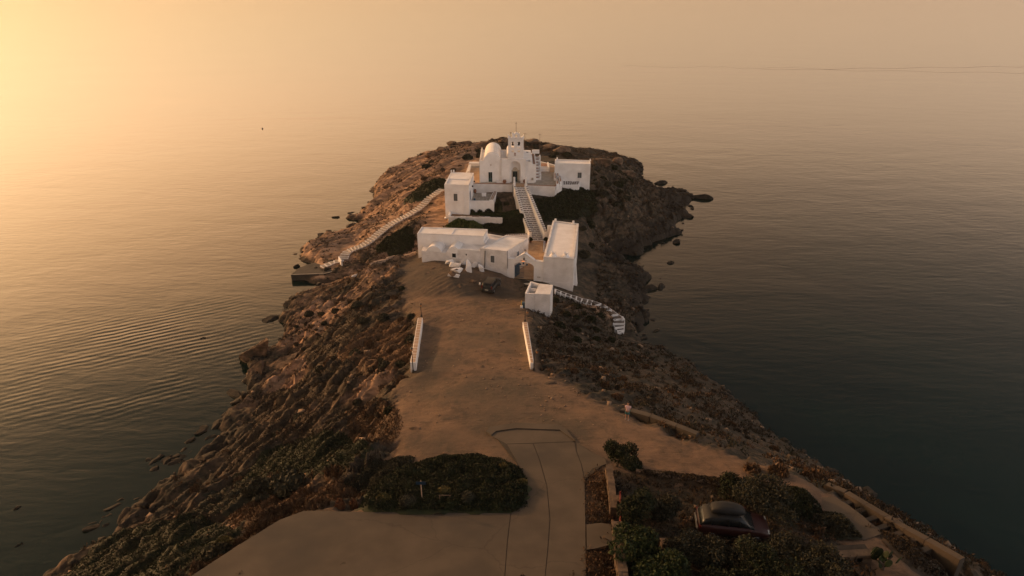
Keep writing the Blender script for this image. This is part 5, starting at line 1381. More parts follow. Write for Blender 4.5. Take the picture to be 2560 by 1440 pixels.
# ------------------------------------------------------------------ concrete road and forecourt: flat pours on the sloping plane
def pour(name, px, lab=None, mat='concrete', up=0.0, thick=0.25, parent=None, dh=0.0):
    q = [G(*p, dh) for p in px]
    q = [xy(p) for p in q]
    o = MB().prism(q, [planez(*p) - thick for p in q], [planez(*p) + up for p in q]).build(name, M[mat], parent)
    return o
M['joint'] = noise_mat('tarred_joint', (0.022, 0.018, 0.014), (0.032, 0.026, 0.02), 2, 0.9, 0)
road = bpy.data.objects.new('concrete_road', None); COL.objects.link(road); road['kind'] = 'structure'
pour('road_bed', [(764, 1281), (1270, 1287), (1304, 1268), (1318, 1225), (1290, 1155), (1240, 1092), (1290, 1076), (1400, 1080), (1436, 1108), (1508, 1150), (1512, 1158), (1462, 1200), (1461, 1300), (1465, 1555), (440, 1555), (490, 1438)], mat='joint', up=0.012, thick=0.1, parent=road)
pour('road_slab', [(760, 1278), (930, 1281), (1276, 1284), (1268, 1350), (1261, 1440), (1255, 1560), (430, 1560), (480, 1440), (590, 1368), (700, 1300)], up=0.03, parent=road)
pour('road_slab', [(1278, 1284), (1300, 1272), (1316, 1250), (1322, 1225), (1312, 1190), (1290, 1150), (1268, 1112), (1332, 1110), (1348, 1150), (1366, 1215), (1374, 1300), (1368, 1380), (1362, 1440), (1358, 1560), (1257, 1560), (1263, 1440), (1270, 1350)], up=0.035, parent=road)
pour('road_slab', [(1334, 1110), (1436, 1106), (1440, 1130), (1452, 1160), (1461, 1200), (1463, 1300), (1465, 1440), (1467, 1560), (1360, 1560), (1364, 1440), (1370, 1380), (1376, 1300), (1368, 1215), (1350, 1150)], up=0.03, parent=road)
pour('road_slab', [(1266, 1110), (1228, 1090), (1240, 1080), (1290, 1073), (1400, 1077), (1436, 1104), (1334, 1108)], up=0.025, parent=road)
pour('road_kerb', [(1228, 1090), (1214, 1080), (1225, 1070), (1290, 1059), (1395, 1064), (1415, 1075), (1438, 1104), (1400, 1077), (1290, 1073), (1240, 1080)], mat='tan2' if 'tan2' in M else 'concrete', up=0.11, parent=road)
pour('road_slab', [(1441, 1106), (1480, 1132), (1512, 1146), (1517, 1160), (1480, 1172), (1463, 1198), (1454, 1160), (1443, 1130)], up=0.02, parent=road)
pour('driveway_slab', [(1466, 1312), (1500, 1308), (1526, 1311), (1534, 1360), (1490, 1372), (1467, 1375)], up=0.03, parent=road)
tag(pour('path_slab', [(2046, 1244), (2082, 1242), (2120, 1262), (2160, 1292), (2203, 1335), (2160, 1350), (2118, 1338), (2070, 1290)], up=-1.37, thick=1.45, mat='concrete', dh=-1.37), kind='structure')
# ------------------------------------------------------------------ plants
def leaf_mat(name, c1, c2, rough=0.75):
    m, nt, b = new_mat(name); L = nt.links.new
    geo = N(nt, 'ShaderNodeNewGeometry')
    oi = N(nt, 'ShaderNodeObjectInfo')
    n = N(nt, 'ShaderNodeTexNoise'); n.inputs['Scale'].default_value = 1.6; n.inputs['Detail'].default_value = 5; L(geo.outputs['Position'], n.inputs['Vector'])
    ad = N(nt, 'ShaderNodeMath', operation='ADD'); L(n.outputs['Fac'], ad.inputs[0])
    ml = N(nt, 'ShaderNodeMath', operation='MULTIPLY_ADD'); L(geo.outputs['Random Per Island'], ml.inputs[0]); ml.inputs[1].default_value = 0.5; ml.inputs[2].default_value = -0.25
    L(ml.outputs[0], ad.inputs[1])
    r = N(nt, 'ShaderNodeValToRGB'); r.color_ramp.elements[0].position = 0.3; r.color_ramp.elements[1].position = 0.72
    r.color_ramp.elements[0].color = (*c1, 1); r.color_ramp.elements[1].color = (*c2, 1)
    L(ad.outputs[0], r.inputs['Fac']); L(r.outputs['Color'], b.inputs['Base Color'])
    b.inputs['Roughness'].default_value = rough; b.inputs['Specular IOR Level'].default_value = 0.2
    return m
M['leaf_green'] = leaf_mat('dark_green_leaves', (0.007, 0.010, 0.005), (0.024, 0.030, 0.011))
M['leaf_bright'] = leaf_mat('fresh_green_leaves', (0.010, 0.017, 0.006), (0.036, 0.048, 0.014))
M['leaf_olive'] = leaf_mat('grey_olive_leaves', (0.014, 0.015, 0.010), (0.044, 0.042, 0.025))
M['leaf_brown'] = leaf_mat('dry_brown_twigs', (0.045, 0.026, 0.014), (0.125, 0.070, 0.036))
M['leaf_thorn'] = leaf_mat('dark_thorny_twigs', (0.020, 0.015, 0.010), (0.058, 0.040, 0.024))
M['leaf_rust'] = leaf_mat('rust_red_stems', (0.075, 0.030, 0.014), (0.18, 0.075, 0.032))
M['leaf_yellow'] = leaf_mat('yellowing_leaves', (0.05, 0.045, 0.014), (0.13, 0.10, 0.035))
M['leaf_fresh'] = leaf_mat('bright_green_leaves', (0.020, 0.034, 0.010), (0.075, 0.095, 0.026))  # the palest of the leaf greens, for one bush
M['shore_rock'] = noise_mat('weathered_shore_rock', (0.03, 0.023, 0.017), (0.10, 0.07, 0.046), 1.3, 0.85, 0.8, 3.5, 0.1, detail=10)
M['bark'] = noise_mat('bark', (0.04, 0.03, 0.022), (0.08, 0.06, 0.045), 5, 0.9, 0.4, 15, 0.02)

NR = np.random.default_rng(7)
def leaves_at(P, size, up=0.35, aspect=1.9, rng=None):
    """quads centred on P (n,3) with random orientation; size scalar or (n,)"""
    rng = rng or NR
    n = len(P); size = np.broadcast_to(np.asarray(size, float), (n,)) * rng.uniform(0.6, 1.25, n)
    a = rng.normal(size=(n, 3)); a[:, 2] = np.abs(a[:, 2]) + up; a /= np.linalg.norm(a, axis=1)[:, None]
    b = rng.normal(size=(n, 3)); b -= (b * a).sum(1)[:, None] * a; b /= np.linalg.norm(b, axis=1)[:, None] + 1e-9
    a *= (size * aspect / 2)[:, None]; b *= (size / 2)[:, None]
    V_ = np.empty((n, 4, 3)); V_[:, 0] = P - a; V_[:, 1] = P + b * 0.9; V_[:, 2] = P + a; V_[:, 3] = P - b * 0.9
    return V_.reshape(-1, 3), np.arange(n * 4).reshape(-1, 4)

def dome(nu, nv, rx, ry, rz, rough, rng):
    """lumpy closed half-dome of quads, used as the dense inside of a bush"""
    V_, F_ = [], []
    ph = rng.uniform(0, 6.28, 6)
    for j in range(nv + 1):
        t = j / nv * math.pi / 2
        for i in range(nu):
            a = 2 * math.pi * i / nu
            k = 1 + rough * (math.sin(3 * a + ph[0]) * 0.5 + math.sin(5 * a + ph[1] + t * 3) * 0.4 + math.sin(2 * a + ph[2] - t * 4) * 0.4)
            V_.append((rx * k * math.cos(t) * math.cos(a), ry * k * math.cos(t) * math.sin(a), rz * k * math.sin(t) - 0.05))
    for j in range(nv):
        for i in range(nu):
            F_.append((j * nu + i, j * nu + (i + 1) % nu, (j + 1) * nu + (i + 1) % nu, (j + 1) * nu + i))
    return np.array(V_), np.array(F_)

def bush_mesh(name, rx, ry, rz, n, size, mat, seed, rough=0.22, spiky=False):
    rng = np.random.default_rng(seed)
    cv, cf = dome(14, 5, rx * 0.78, ry * 0.78, rz * 0.78, rough * 0.6, rng)
    d = rng.normal(size=(n, 3)); d[:, 2] = np.abs(d[:, 2]) * 0.9; d /= np.linalg.norm(d, axis=1)[:, None]
    k = int(max(4, n / 60)); cen = rng.normal(size=(k, 3)); cen[:, 2] = np.abs(cen[:, 2]); cen /= np.linalg.norm(cen, axis=1)[:, None]
    bump_ = np.max(d @ cen.T, axis=1)
    r = 0.80 + rough * 2.0 * (bump_ - 0.8) + rng.uniform(-0.10, 0.10, n)
    P = d * r[:, None] * np.array([rx, ry, rz])
    lv, lf = leaves_at(P, size, up=1.4 if spiky else 0.35, aspect=4.5 if spiky else 1.9, rng=rng)
    V_ = np.vstack([cv, lv]); F_ = np.vstack([cf, lf + len(cv)])
    o = from_arrays(name, V_, F_, mat); me = o.data
    bpy.data.objects.remove(o)
    return me

TPL = {}
for k in range(4):
    TPL['thorn', k] = bush_mesh('thorn_shrub', 0.55, 0.5, 0.38, 260, 0.10, M['leaf_thorn'], 10 + k)
    TPL['green', k] = bush_mesh('green_shrub', 0.9, 0.8, 0.7, 620, 0.13, M['leaf_green'], 20 + k)
    TPL['olive', k] = bush_mesh('olive_shrub', 0.9, 0.85, 0.75, 620, 0.11, M['leaf_olive'], 30 + k)
    TPL['brown', k] = bush_mesh('dry_shrub', 0.6, 0.55, 0.42, 300, 0.09, M['leaf_brown'], 40 + k, spiky=True)
for k in range(2):
    TPL['rust', k] = bush_mesh('rust_tuft', 0.35, 0.32, 0.7, 260, 0.07, M['leaf_rust'], 50 + k, spiky=True)
    TPL['bright', k] = bush_mesh('bright_shrub', 0.9, 0.9, 0.9, 900, 0.16, M['leaf_bright'], 60 + k)
    TPL['yellow', k] = bush_mesh('yellow_shrub', 0.6, 0.55, 0.4, 300, 0.12, M['leaf_yellow'], 70 + k)
_n = [0]
def shrub(name, kind, pos, s, label, group=None, sz=None):
    _n[0] += 1
    kk = _n[0] % (4 if kind in ('thorn', 'green', 'olive', 'brown') else 2)
    o = bpy.data.objects.new(name, TPL[kind, kk]); COL.objects.link(o)
    o.location = pos; o.rotation_euler = (0, 0, _n[0] * 2.39996)
    o.scale = (s, s * (0.85 + 0.3 * ((_n[0] * 37) % 10) / 10), sz or s)
    return tag(o, label, 'shrub', group)

def foliage_patch(name, px, h, n, size, mats, label=None, cat='shrub', kind=None, plane=False, rough=0.3, spiky=False, seed=1, base=None, group=None):
    """a low thicket over a measured outline: lumpy closed skin with leaves standing on it"""
    rng = np.random.default_rng(seed)
    q = [(G(*p) if plane else (W(p[0], p[1], base) if base is not None else hit(*p))) for p in px]
    xs = [p.x for p in q]; ys = [p.y for p in q]
    x0, x1, y0, y1 = min(xs), max(xs), min(ys), max(ys)
    cell = max(0.12, min(0.3, (x1 - x0) / 24))
    ax, ay = np.meshgrid(np.arange(x0 - cell, x1 + 2 * cell, cell), np.arange(y0 - cell, y1 + 2 * cell, cell))
    ins = in_poly(q, ax, ay).astype(float)
    e = blur(ins, max(1, int(min(1.1, h * 1.1) / cell))) + (0.20 * fbm(ax * 1.3, ay * 1.3, 3, seed + 60) if rough > 0.25 else 0)
    prof = np.clip((e - 0.25) / 0.72, 0, 1) ** 0.62
    zt = np.vectorize(height)(ax, ay)
    lump = 0.5 + 0.5 * fbm(ax * 0.9 / max(h, 0.5), ay * 0.9 / max(h, 0.5), 3, seed)
    H_ = prof * h * (1 - rough + rough * 1.6 * lump)
    Z = zt - 0.08 + H_ * 0.9
    m = (prof[:-1, :-1] + prof[1:, :-1] + prof[:-1, 1:] + prof[1:, 1:]) > 0.02
    idx = np.arange(ax.size).reshape(ax.shape)
    iy, ix = np.nonzero(m)
    F_ = np.stack([idx[iy, ix], idx[iy, ix + 1], idx[iy + 1, ix + 1], idx[iy + 1, ix]], 1)
    V_ = np.stack([ax.ravel(), ay.ravel(), Z.ravel()], 1)
    # leaves
    px_ = rng.uniform(x0, x1, n * 4); py_ = rng.uniform(y0, y1, n * 4)
    gi = np.clip(((px_ - ax[0, 0]) / cell).astype(int), 0, ax.shape[1] - 2); gj = np.clip(((py_ - ay[0, 0]) / cell).astype(int), 0, ax.shape[0] - 2)
    ok = prof[gj, gi] > rng.uniform(0.02, 0.5, len(px_))
    px_, py_, gi, gj = px_[ok][:n], py_[ok][:n], gi[ok][:n], gj[ok][:n]
    fu = (px_ - ax[0, 0]) / cell - gi; fv = (py_ - ay[0, 0]) / cell - gj
    pz_ = (Z[gj, gi] * (1 - fu) + Z[gj, gi + 1] * fu) * (1 - fv) + (Z[gj + 1, gi] * (1 - fu) + Z[gj + 1, gi + 1] * fu) * fv + rng.uniform(-0.02, 0.10 + 0.1 * h, len(px_))
    lv, lf = leaves_at(np.stack([px_, py_, pz_], 1), size, up=1.3 if spiky else 0.5, aspect=3.5 if spiky else 1.9, rng=rng)
    V2 = np.vstack([V_, lv]); F2 = np.vstack([F_, lf + len(V_)])
    used = np.unique(F2); rm = np.full(len(V2), -1); rm[used] = np.arange(len(used))
    o = from_arrays(name, V2[used], rm[F2], M[mats])
    if kind: o['kind'] = kind
    else: tag(o, label, cat, group)
    return o

foliage_patch('hedge_thicket', [(903, 1255), (930, 1205), (990, 1175), (1080, 1150), (1170, 1140), (1255, 1155), (1298, 1185), (1318, 1220), (1312, 1252), (1285, 1276), (1200, 1281), (1050, 1280), (930, 1277)], 0.75, 44000, 0.085, 'leaf_green', 'large oval dark green thicket between the concrete forecourt and the road', 'thicket', plane=True, seed=3, rough=0.55)
foliage_patch('creeping_thicket', [(600, 1205), (650, 1150), (700, 1118), (780, 1098), (870, 1106), (925, 1120), (900, 1150), (860, 1180), (780, 1192), (700, 1192)], 0.55, 14000, 0.10, 'leaf_green', 'dark green creeping thicket on the left slope above the plump round shrubs', 'thicket', seed=4)
foliage_patch('creeping_thicket', [(150, 1460), (230, 1375), (300, 1330), (400, 1302), (520, 1300), (600, 1322), (560, 1362), (500, 1398), (450, 1460)], 0.55, 22000, 0.10, 'leaf_green', 'wide dark green creeping thicket in the bottom corner above the sea', 'thicket', seed=5)
foliage_patch('creeping_thicket', [(1012, 512), (1030, 486), (1060, 464), (1092, 452), (1112, 454), (1110, 470), (1080, 488), (1045, 503)], 1.0, 4500, 0.16, 'leaf_green', 'dark green thicket on the upper side of the long slope steps', 'thicket', seed=6, rough=0.5)
foliage_patch('creeping_thicket', [(940, 622), (962, 602), (1000, 578), (1026, 578), (1036, 600), (1022, 622), (970, 632)], 1.0, 4500, 0.16, 'leaf_green', 'dark green thicket below the long slope steps beside the vaulted wing', 'thicket', seed=7, rough=0.5)
foliage_patch('lawn', [(1124, 540), (1128, 530), (1235, 526), (1300, 526), (1312, 548), (1256, 546)], 0.12, 9000, 0.10, 'leaf_bright', kind='stuff', seed=8)
foliage_patch('undergrowth', [(1205, 577), (1212, 557), (1262, 549), (1306, 549), (1318, 583), (1268, 586)], 0.3, 7000, 0.14, 'leaf_green', kind='stuff', seed=9)
foliage_patch('undergrowth', [(1335, 500), (1380, 498), (1408, 482), (1450, 470), (1500, 480), (1480, 540), (1440, 548), (1390, 545), (1365, 560), (1350, 530)], 0.6, 12000, 0.16, 'leaf_green', kind='stuff', seed=10, rough=0.95)

def at(px, py): return hit(px, py)
foliage_patch('scrub_thicket', [(560, 1300), (650, 1262), (760, 1232), (850, 1215), (905, 1238), (900, 1262), (780, 1268), (700, 1296), (625, 1332)], 0.55, 11000, 0.08, 'leaf_brown', kind='stuff', seed=41, rough=0.9, spiky=True)
foliage_patch('scrub_thicket', [(640, 1010), (700, 975), (790, 950), (860, 930), (900, 950), (830, 985), (760, 1020), (690, 1060), (640, 1060)], 0.35, 8000, 0.10, 'leaf_thorn', kind='stuff', seed=42, rough=1.0)
foliage_patch('scrub_thicket', [(840, 885), (900, 835), (960, 805), (1022, 795), (1022, 905), (985, 925), (900, 925)], 0.35, 9000, 0.10, 'leaf_brown', kind='stuff', seed=43, rough=1.0)
foliage_patch('scrub_thicket', [(420, 1310), (480, 1270), (560, 1235), (600, 1240), (560, 1290), (500, 1310)], 0.35, 4000, 0.08, 'leaf_thorn', kind='stuff', seed=44, rough=1.0)
foliage_patch('scrub_thicket', [(470, 1290), (520, 1235), (600, 1205), (690, 1215), (720, 1235), (650, 1262), (570, 1290), (500, 1300)], 0.45, 9000, 0.08, 'leaf_olive', kind='stuff', seed=47, rough=1.0)
foliage_patch('scrub_thicket', [(560, 1140), (640, 1080), (720, 1050), (800, 1040), (780, 1075), (700, 1100), (620, 1150), (570, 1190)], 0.35, 8000, 0.09, 'leaf_thorn', kind='stuff', seed=48, rough=1.1)
foliage_patch('scrub_thicket', [(860, 1060), (930, 1000), (985, 1030), (1000, 1080), (960, 1120), (900, 1110)], 0.3, 6000, 0.08, 'leaf_brown', kind='stuff', seed=49, rough=1.2, spiky=True)
foliage_patch('scrub_thicket', [(760, 870), (830, 820), (890, 790), (880, 850), (830, 900), (770, 915)], 0.35, 6000, 0.09, 'leaf_thorn', kind='stuff', seed=50, rough=1.1)
foliage_patch('scrub_thicket', [(860, 1215), (905, 1180), (960, 1160), (1040, 1140), (1010, 1165), (950, 1195), (915, 1235)], 0.4, 6000, 0.08, 'leaf_olive', kind='stuff', seed=51, rough=1.0)
foliage_patch('scrub_thicket', [(1345, 815), (1390, 800), (1440, 830), (1420, 870), (1365, 900), (1345, 880)], 0.3, 4000, 0.10, 'leaf_thorn', kind='stuff', seed=45, rough=1.0)
foliage_patch('scrub_thicket', [(470, 1440), (520, 1385), (580, 1358), (640, 1325), (700, 1298), (760, 1272), (770, 1280), (700, 1302), (590, 1372), (482, 1446)], 0.4, 7000, 0.07, 'leaf_brown', kind='stuff', seed=46, rough=0.8, spiky=True)
for i, (px_, py_, k, s, lab) in enumerate([
    (1179, 528, 'green', 1.0, 'clipped dark round bush against the terrace wall, next to the tall house'),
    (1200, 528, 'green', 0.85, 'clipped dark round bush in the middle of the three below the terrace wall'),
    (1222, 531, 'green', 1.15, 'widest clipped dark bush, at the right end below the terrace wall'),
    (1266, 511, 'green', 0.7, 'dark bush under the white ledge left of the church steps'),
    (1303, 541, 'green', 0.9, 'dark bush growing through the gap in the left wall of the church steps'),
    (1388, 752, 'green', 0.9, 'dark shrub growing behind the roadside hut'),
    (1004, 722, 'green', 0.62, 'dark shrub standing alone on the bare ground left of the black car'),
    (966, 742, 'thorn', 0.9, 'small dark shrub on the slope left of the black car'),
    (975, 1030, 'green', 0.75, 'dark round shrub on the bare gravel left of the track'),
    (944, 1038, 'thorn', 0.8, 'small thorny shrub just left of the dark round one on the gravel'),
    (720, 1222, 'olive', 1.9, 'large rounded grey green shrub below the creeping thicket'),
    (640, 1225, 'olive', 1.5, 'rounded grey green shrub at the lower end of the creeping thicket'),
    (835, 1190, 'brown', 1.6, 'dry brown bush at the right end of the creeping thicket'),
    (850, 1268, 'rust', 1.0, 'upright rust red tuft at the forecourt edge, left one of two'),
    (886, 1268, 'rust', 1.0, 'upright rust red tuft at the forecourt edge, right one of two'),
    (800, 1268, 'brown', 1.3, 'dry brown bush on the forecourt edge left of the rust red tufts'),
    (745, 1278, 'brown', 1.5, 'spreading dry bush where the forecourt edge turns'),
    (690, 1300, 'brown', 1.5, 'dry brown bush above the slanting forecourt edge'),
    (640, 1335, 'brown', 1.3, 'dry brown bush halfway down the slanting forecourt edge'),
    (545, 1392, 'olive', 1.3, 'grey green bush at the lower end of the slanting forecourt edge'),
    (560, 1365, 'yellow', 1.3, 'yellowing bush beside the lower forecourt edge'),
    (1000, 918, 'olive', 1.0, 'grey rounded shrub left of the near end of the left parapet'),
    (962, 918, 'olive', 1.1, 'grey rounded shrub further left of the left parapet'),
    (1880, 1180, 'brown', 1.2, 'dry orange brown bush on the outer edge of the right hand track'),
    (1945, 1182, 'brown', 1.4, 'dry golden bush above the sea near the end of the right hand track'),
    (2025, 1195, 'brown', 1.5, 'dry golden bush beside the start of the sea wall'),
    (1110, 1245, 'yellow', 0.9, 'pale flowering clump in the oval thicket below the blue sign'),
    (1258, 1182, 'yellow', 0.8, 'pale clump at the upper right shoulder of the oval thicket'),
    (1304, 1222, 'yellow', 0.8, 'pale clump at the blunt right end of the oval thicket'),
    (960, 1262, 'yellow', 1.0, 'pale clump at the lower left edge of the oval thicket'),
    (1020, 1268, 'olive', 0.7, 'grey clump on the lower edge of the oval thicket, left of the sign post'),
    (1170, 1262, 'olive', 0.7, 'grey clump on the lower edge of the oval thicket, right of the rail'),
    ]):
    p_ = at(px_, py_)
    if 'oval thicket' in lab: p_.z += 0.42
    shrub('shrub', k, p_, s, lab)
cp_ = at(1246, 527)
cy = bpy.data.objects.new('conical_bush', TPL['green', 1]); COL.objects.link(cy); cy.location = cp_; cy.scale = (0.95, 0.8, 3.6); tag(cy, 'tall dark conical bush at the corner of the lower terrace', 'bush')
foliage_patch('leafy_bush', [(1108, 577), (1114, 569), (1135, 567), (1165, 565), (1196, 567), (1204, 576), (1196, 582), (1150, 582)], 2.3, 7000, 0.20, 'leaf_fresh', 'bright green leafy bush behind the flat roofed vaulted wing', 'bush', seed=12, rough=0.5)
for u_ in PLANT_POTS:
    o = bpy.data.objects.new('foliage', TPL['green', 0]); COL.objects.link(o); o.parent = u_; o.location = (0, 0, 0.4); o.scale = (0.55, 0.55, 0.8)

# shrubs spread over the slopes
KIND_WORDS = {'thorn': 'dark thorny shrub', 'brown': 'dry brown shrub', 'olive': 'grey green shrub', 'green': 'dark leafy shrub'}
LAND_MARKS = [(*hit_low(px, py)[:2], w) for px, py, w in [
    (1005, 860, 'just left of the left parapet'), (940, 790, 'on the crag left of the far lamp post'), (860, 760, 'above the waterline crag left of the car'), (790, 850, 'above the sea boulders'), (860, 900, 'on the slope between sea boulders and left parapet'),
    (930, 980, 'below the near end of the left parapet'), (990, 1080, 'on the gravel left of the road end'), (850, 1040, 'around the pale ribbed rock'), (730, 1000, 'on the dark slope below the split boulder'), (760, 1080, 'just above the creeping thicket'),
    (640, 1090, 'on the bare slabs left of the creeping thicket'), (560, 1200, 'between the reef line and the round grey shrubs'), (500, 1280, 'above the rocks awash in the corner'), (900, 1120, 'at the top edge of the creeping thicket'), (960, 700, 'at the end of the cliff edge wall'),
    (1430, 800, 'between the hut and the winding steps'), (1540, 850, 'below the last of the winding steps'), (1400, 880, 'just right of the right parapet'), (1500, 930, 'on the slope above the rubble patch'), (1600, 960, 'behind the walker'), (1700, 950, 'on the brow right of the walker'),
    (1760, 1040, 'on the slope beyond the concrete ledge'), (1860, 1090, 'on the sea edge beyond the track'), (2000, 1170, 'where the track nears the sea wall'), (1380, 830, 'in front of the hut'),
    (1400, 400, 'on the rocks behind the annex house'), (1520, 440, 'right of the annex house'), (1480, 500, 'on the slope below the annex house'), (1560, 530, 'on top of the right hand cliff'), (1440, 540, 'behind the long hall'), (1480, 620, 'right of the long hall'), (1460, 690, 'at the front corner of the long hall'),
    (1100, 400, 'on the far left slope of the islet'), (1160, 385, 'behind the tall house'), (1250, 372, 'behind the church vaults'), (1350, 375, 'beside the aerial mast'), (1130, 440, 'between the thicket and the tall house')]]
def spread(n, region_px, kinds, s0, s1, name, labels, group, seed, flat=None, mind=0.8):
    rr = random.Random(seed); q = [hit(*p) for p in region_px]
    xs = [p.x for p in q]; ys = [p.y for p in q]; done = []; tries = 0
    while len(done) < n and tries < n * 60:
        tries += 1
        x, y = rr.uniform(min(xs), max(xs)), rr.uniform(min(ys), max(ys))
        if not bool(in_poly(q, np.array([x]), np.array([y]))[0]): continue
        i, j = int((x - X0) / GS), int((y - Y0) / GS)
        if DIRT[j, i] > 0.35 or HM[j, i] < 1.3: continue
        if float(fbm(np.array([x * 0.13]), np.array([y * 0.13]), 3, seed)[0]) < rr.uniform(-0.5, 0.25): continue
        if any((x - a) ** 2 + (y - b) ** 2 < mind ** 2 for a, b in done): continue
        done.append((x, y)); k = rr.choice(kinds); s = rr.uniform(s0, s1); f = (s - s0) / (s1 - s0)
        size = 'small ' if f < 0.33 else 'middling ' if f < 0.67 else 'large '
        near = min(LAND_MARKS, key=lambda q: (q[0] - x) ** 2 + (q[1] - y) ** 2)[2]
        lab = size + KIND_WORDS[k] + ' ' + near
        shrub(name, k, (x, y, height(x, y) - 0.04), s, lab, lab)
spread(120, [(700, 830), (830, 770), (960, 700), (1040, 760), (1030, 930), (1000, 1060), (900, 1120), (760, 1110), (560, 1230), (470, 1300), (480, 1230), (640, 1060), (640, 990), (760, 950), (730, 880)],
       ['thorn', 'thorn', 'brown', 'olive'], 0.45, 1.25, 'slope_shrub', {'thorn': 'low dark thorny cushion shrub on the rocky slope left of the car park', 'brown': 'low dry brown shrub on the rocky slope left of the car park', 'olive': 'low grey green shrub on the rocky slope left of the car park'}, 'shrubs on the left mainland slope,', 31)
spread(80, [(1370, 790), (1500, 860), (1600, 880), (1720, 920), (1830, 1010), (1960, 1130), (2100, 1210), (2050, 1215), (1850, 1110), (1660, 1060), (1500, 1000), (1400, 930)],
       ['thorn', 'brown', 'thorn'], 0.4, 1.1, 'slope_shrub', {'thorn': 'low dark thorny shrub on the earthy slope right of the car park', 'brown': 'low dry brown shrub on the earthy slope right of the car park'}, 'shrubs on the right mainland slope,', 32)
spread(75, [(1390, 385), (1440, 392), (1540, 420), (1590, 470), (1560, 520), (1500, 540), (1480, 620), (1460, 690), (1450, 640), (1460, 540), (1410, 500), (1480, 475), (1480, 400), (1380, 400)],
       ['green', 'thorn', 'olive'], 0.8, 1.7, 'islet_shrub', {'green': 'dark rounded shrub on the shaded right slope of the islet', 'thorn': 'low thorny shrub on the shaded right slope of the islet', 'olive': 'grey green shrub on the shaded right slope of the islet'}, 'shrubs on the right islet slope,', 33, mind=1.1)
spread(36, [(1050, 460), (1060, 400), (1130, 366), (1260, 356), (1400, 372), (1390, 395), (1190, 395), (1170, 430), (1120, 440), (1090, 455)],
       ['thorn', 'olive', 'brown'], 0.8, 1.8, 'islet_shrub', {'thorn': 'low thorny shrub on the rocky ground behind the church', 'olive': 'grey green shrub on the rocky ground behind the church', 'brown': 'dry brown shrub on the rocky ground behind the church'}, 'shrubs behind the church,', 34, mind=1.5)
spread(34, [(1370, 800), (1450, 760), (1540, 830), (1560, 860), (1450, 860), (1380, 850)], ['thorn', 'green'], 0.6, 1.1, 'slope_shrub',
       {'thorn': 'low thorny shrub around the winding sea steps', 'green': 'dark rounded shrub around the winding sea steps'}, 'shrubs round the sea steps,', 35)

# countless small tufts
def tufts(name, n, mat, seed, cond, size=0.09, rad=0.22, per=16, hgt=0.18, spiky=True):
    rng = np.random.default_rng(seed)
    x = rng.uniform(-45, 60, n * 6); y = rng.uniform(22, 205, n * 6)
    i = ((x - X0) / GS).astype(int); j = ((y - Y0) / GS).astype(int)
    nz = fbm(x * 0.22, y * 0.22, 4, seed)
    ok = (HM[j, i] > 1.2) & (inner[j, i] < 0.25) & cond(x, y, i, j) & (nz > rng.uniform(-0.15, 0.2, len(x)))
    x, y = x[ok][:n], y[ok][:n]; i, j = i[ok][:n], j[ok][:n]
    n = len(x); z = HM[j, i]; s = rng.uniform(0.5, 1.5, n)
    off_ = rng.normal(size=(n, per, 3)) * np.array([rad, rad, hgt]) * s[:, None, None] * 0.6; off_[:, :, 2] = np.abs(off_[:, :, 2])
    P = np.stack([x, y, z], 1)[:, None, :] + off_
    lv, lf = leaves_at(P.reshape(-1, 3), np.repeat(size * s, per), up=1.0 if spiky else 0.4, aspect=3.0 if spiky else 1.8, rng=rng)
    o = from_arrays(name, lv, lf, M[mat]); o['kind'] = 'stuff'
    return o
nod = lambda x, y, i, j: DIRT[j, i] < 0.3
tufts('scrub', 11000, 'leaf_thorn', 101, nod)
tufts('scrub', 5200, 'leaf_brown', 102, nod)
tufts('scrub', 2200, 'leaf_olive', 103, lambda x, y, i, j: (DIRT[j, i] < 0.3) & (x > -5))
tufts('scrub', 700, 'leaf_thorn', 104, lambda x, y, i, j: (DIRT[j, i] > 0.3) & (DIRT[j, i] < 0.97), 0.06, 0.15, 12)
_rp = [G(*p) for p in [(1466, 1190), (1520, 1165), (1530, 1305), (1466, 1308)]]; _rq = [G(*p) for p in [(1466, 1378), (1532, 1372), (1545, 1450), (1466, 1450)]]
_gd = [G(*p) for p in [(1545, 1175), (1900, 1215), (2040, 1265), (2160, 1370), (2200, 1450), (1580, 1450)]]
tufts('dry_grass', 900, 'leaf_rust', 105, lambda x, y, i, j: in_poly(_rp, x, y) | in_poly(_rq, x, y), 0.05, 0.16, 16)
def tufts2(name, n, mat, seed, poly, **k):
    """tufts only inside a small outline"""
    rng = np.random.default_rng(seed); xs = [p.x for p in poly]; ys = [p.y for p in poly]
    x = rng.uniform(min(xs), max(xs), n * 3); y = rng.uniform(min(ys), max(ys), n * 3); ok = in_poly(poly, x, y); x, y = x[ok][:n], y[ok][:n]; n = len(x)
    z = np.array([height(a, b) for a, b in zip(x, y)]); per = k.get('per', 14); s = rng.uniform(0.5, 1.5, n)
    off_ = rng.normal(size=(n, per, 3)) * np.array([k.get('rad', .14), k.get('rad', .14), k.get('hgt', .12)]) * s[:, None, None]; off_[:, :, 2] = np.abs(off_[:, :, 2])
    lv, lf = leaves_at((np.stack([x, y, z], 1)[:, None, :] + off_).reshape(-1, 3), np.repeat(k.get('size', .05) * s, per), up=1.0, aspect=3, rng=rng)
    o = from_arrays(name, lv, lf, M[mat]); o['kind'] = 'stuff'; return o
tufts2('dry_grass', 260, 'leaf_brown', 106, _rp); tufts2('dry_grass', 200, 'leaf_brown', 107, _rq)
tufts2('weeds', 700, 'leaf_thorn', 108, _gd, size=.05); tufts2('weeds', 350, 'leaf_brown', 109, _gd, size=.05)

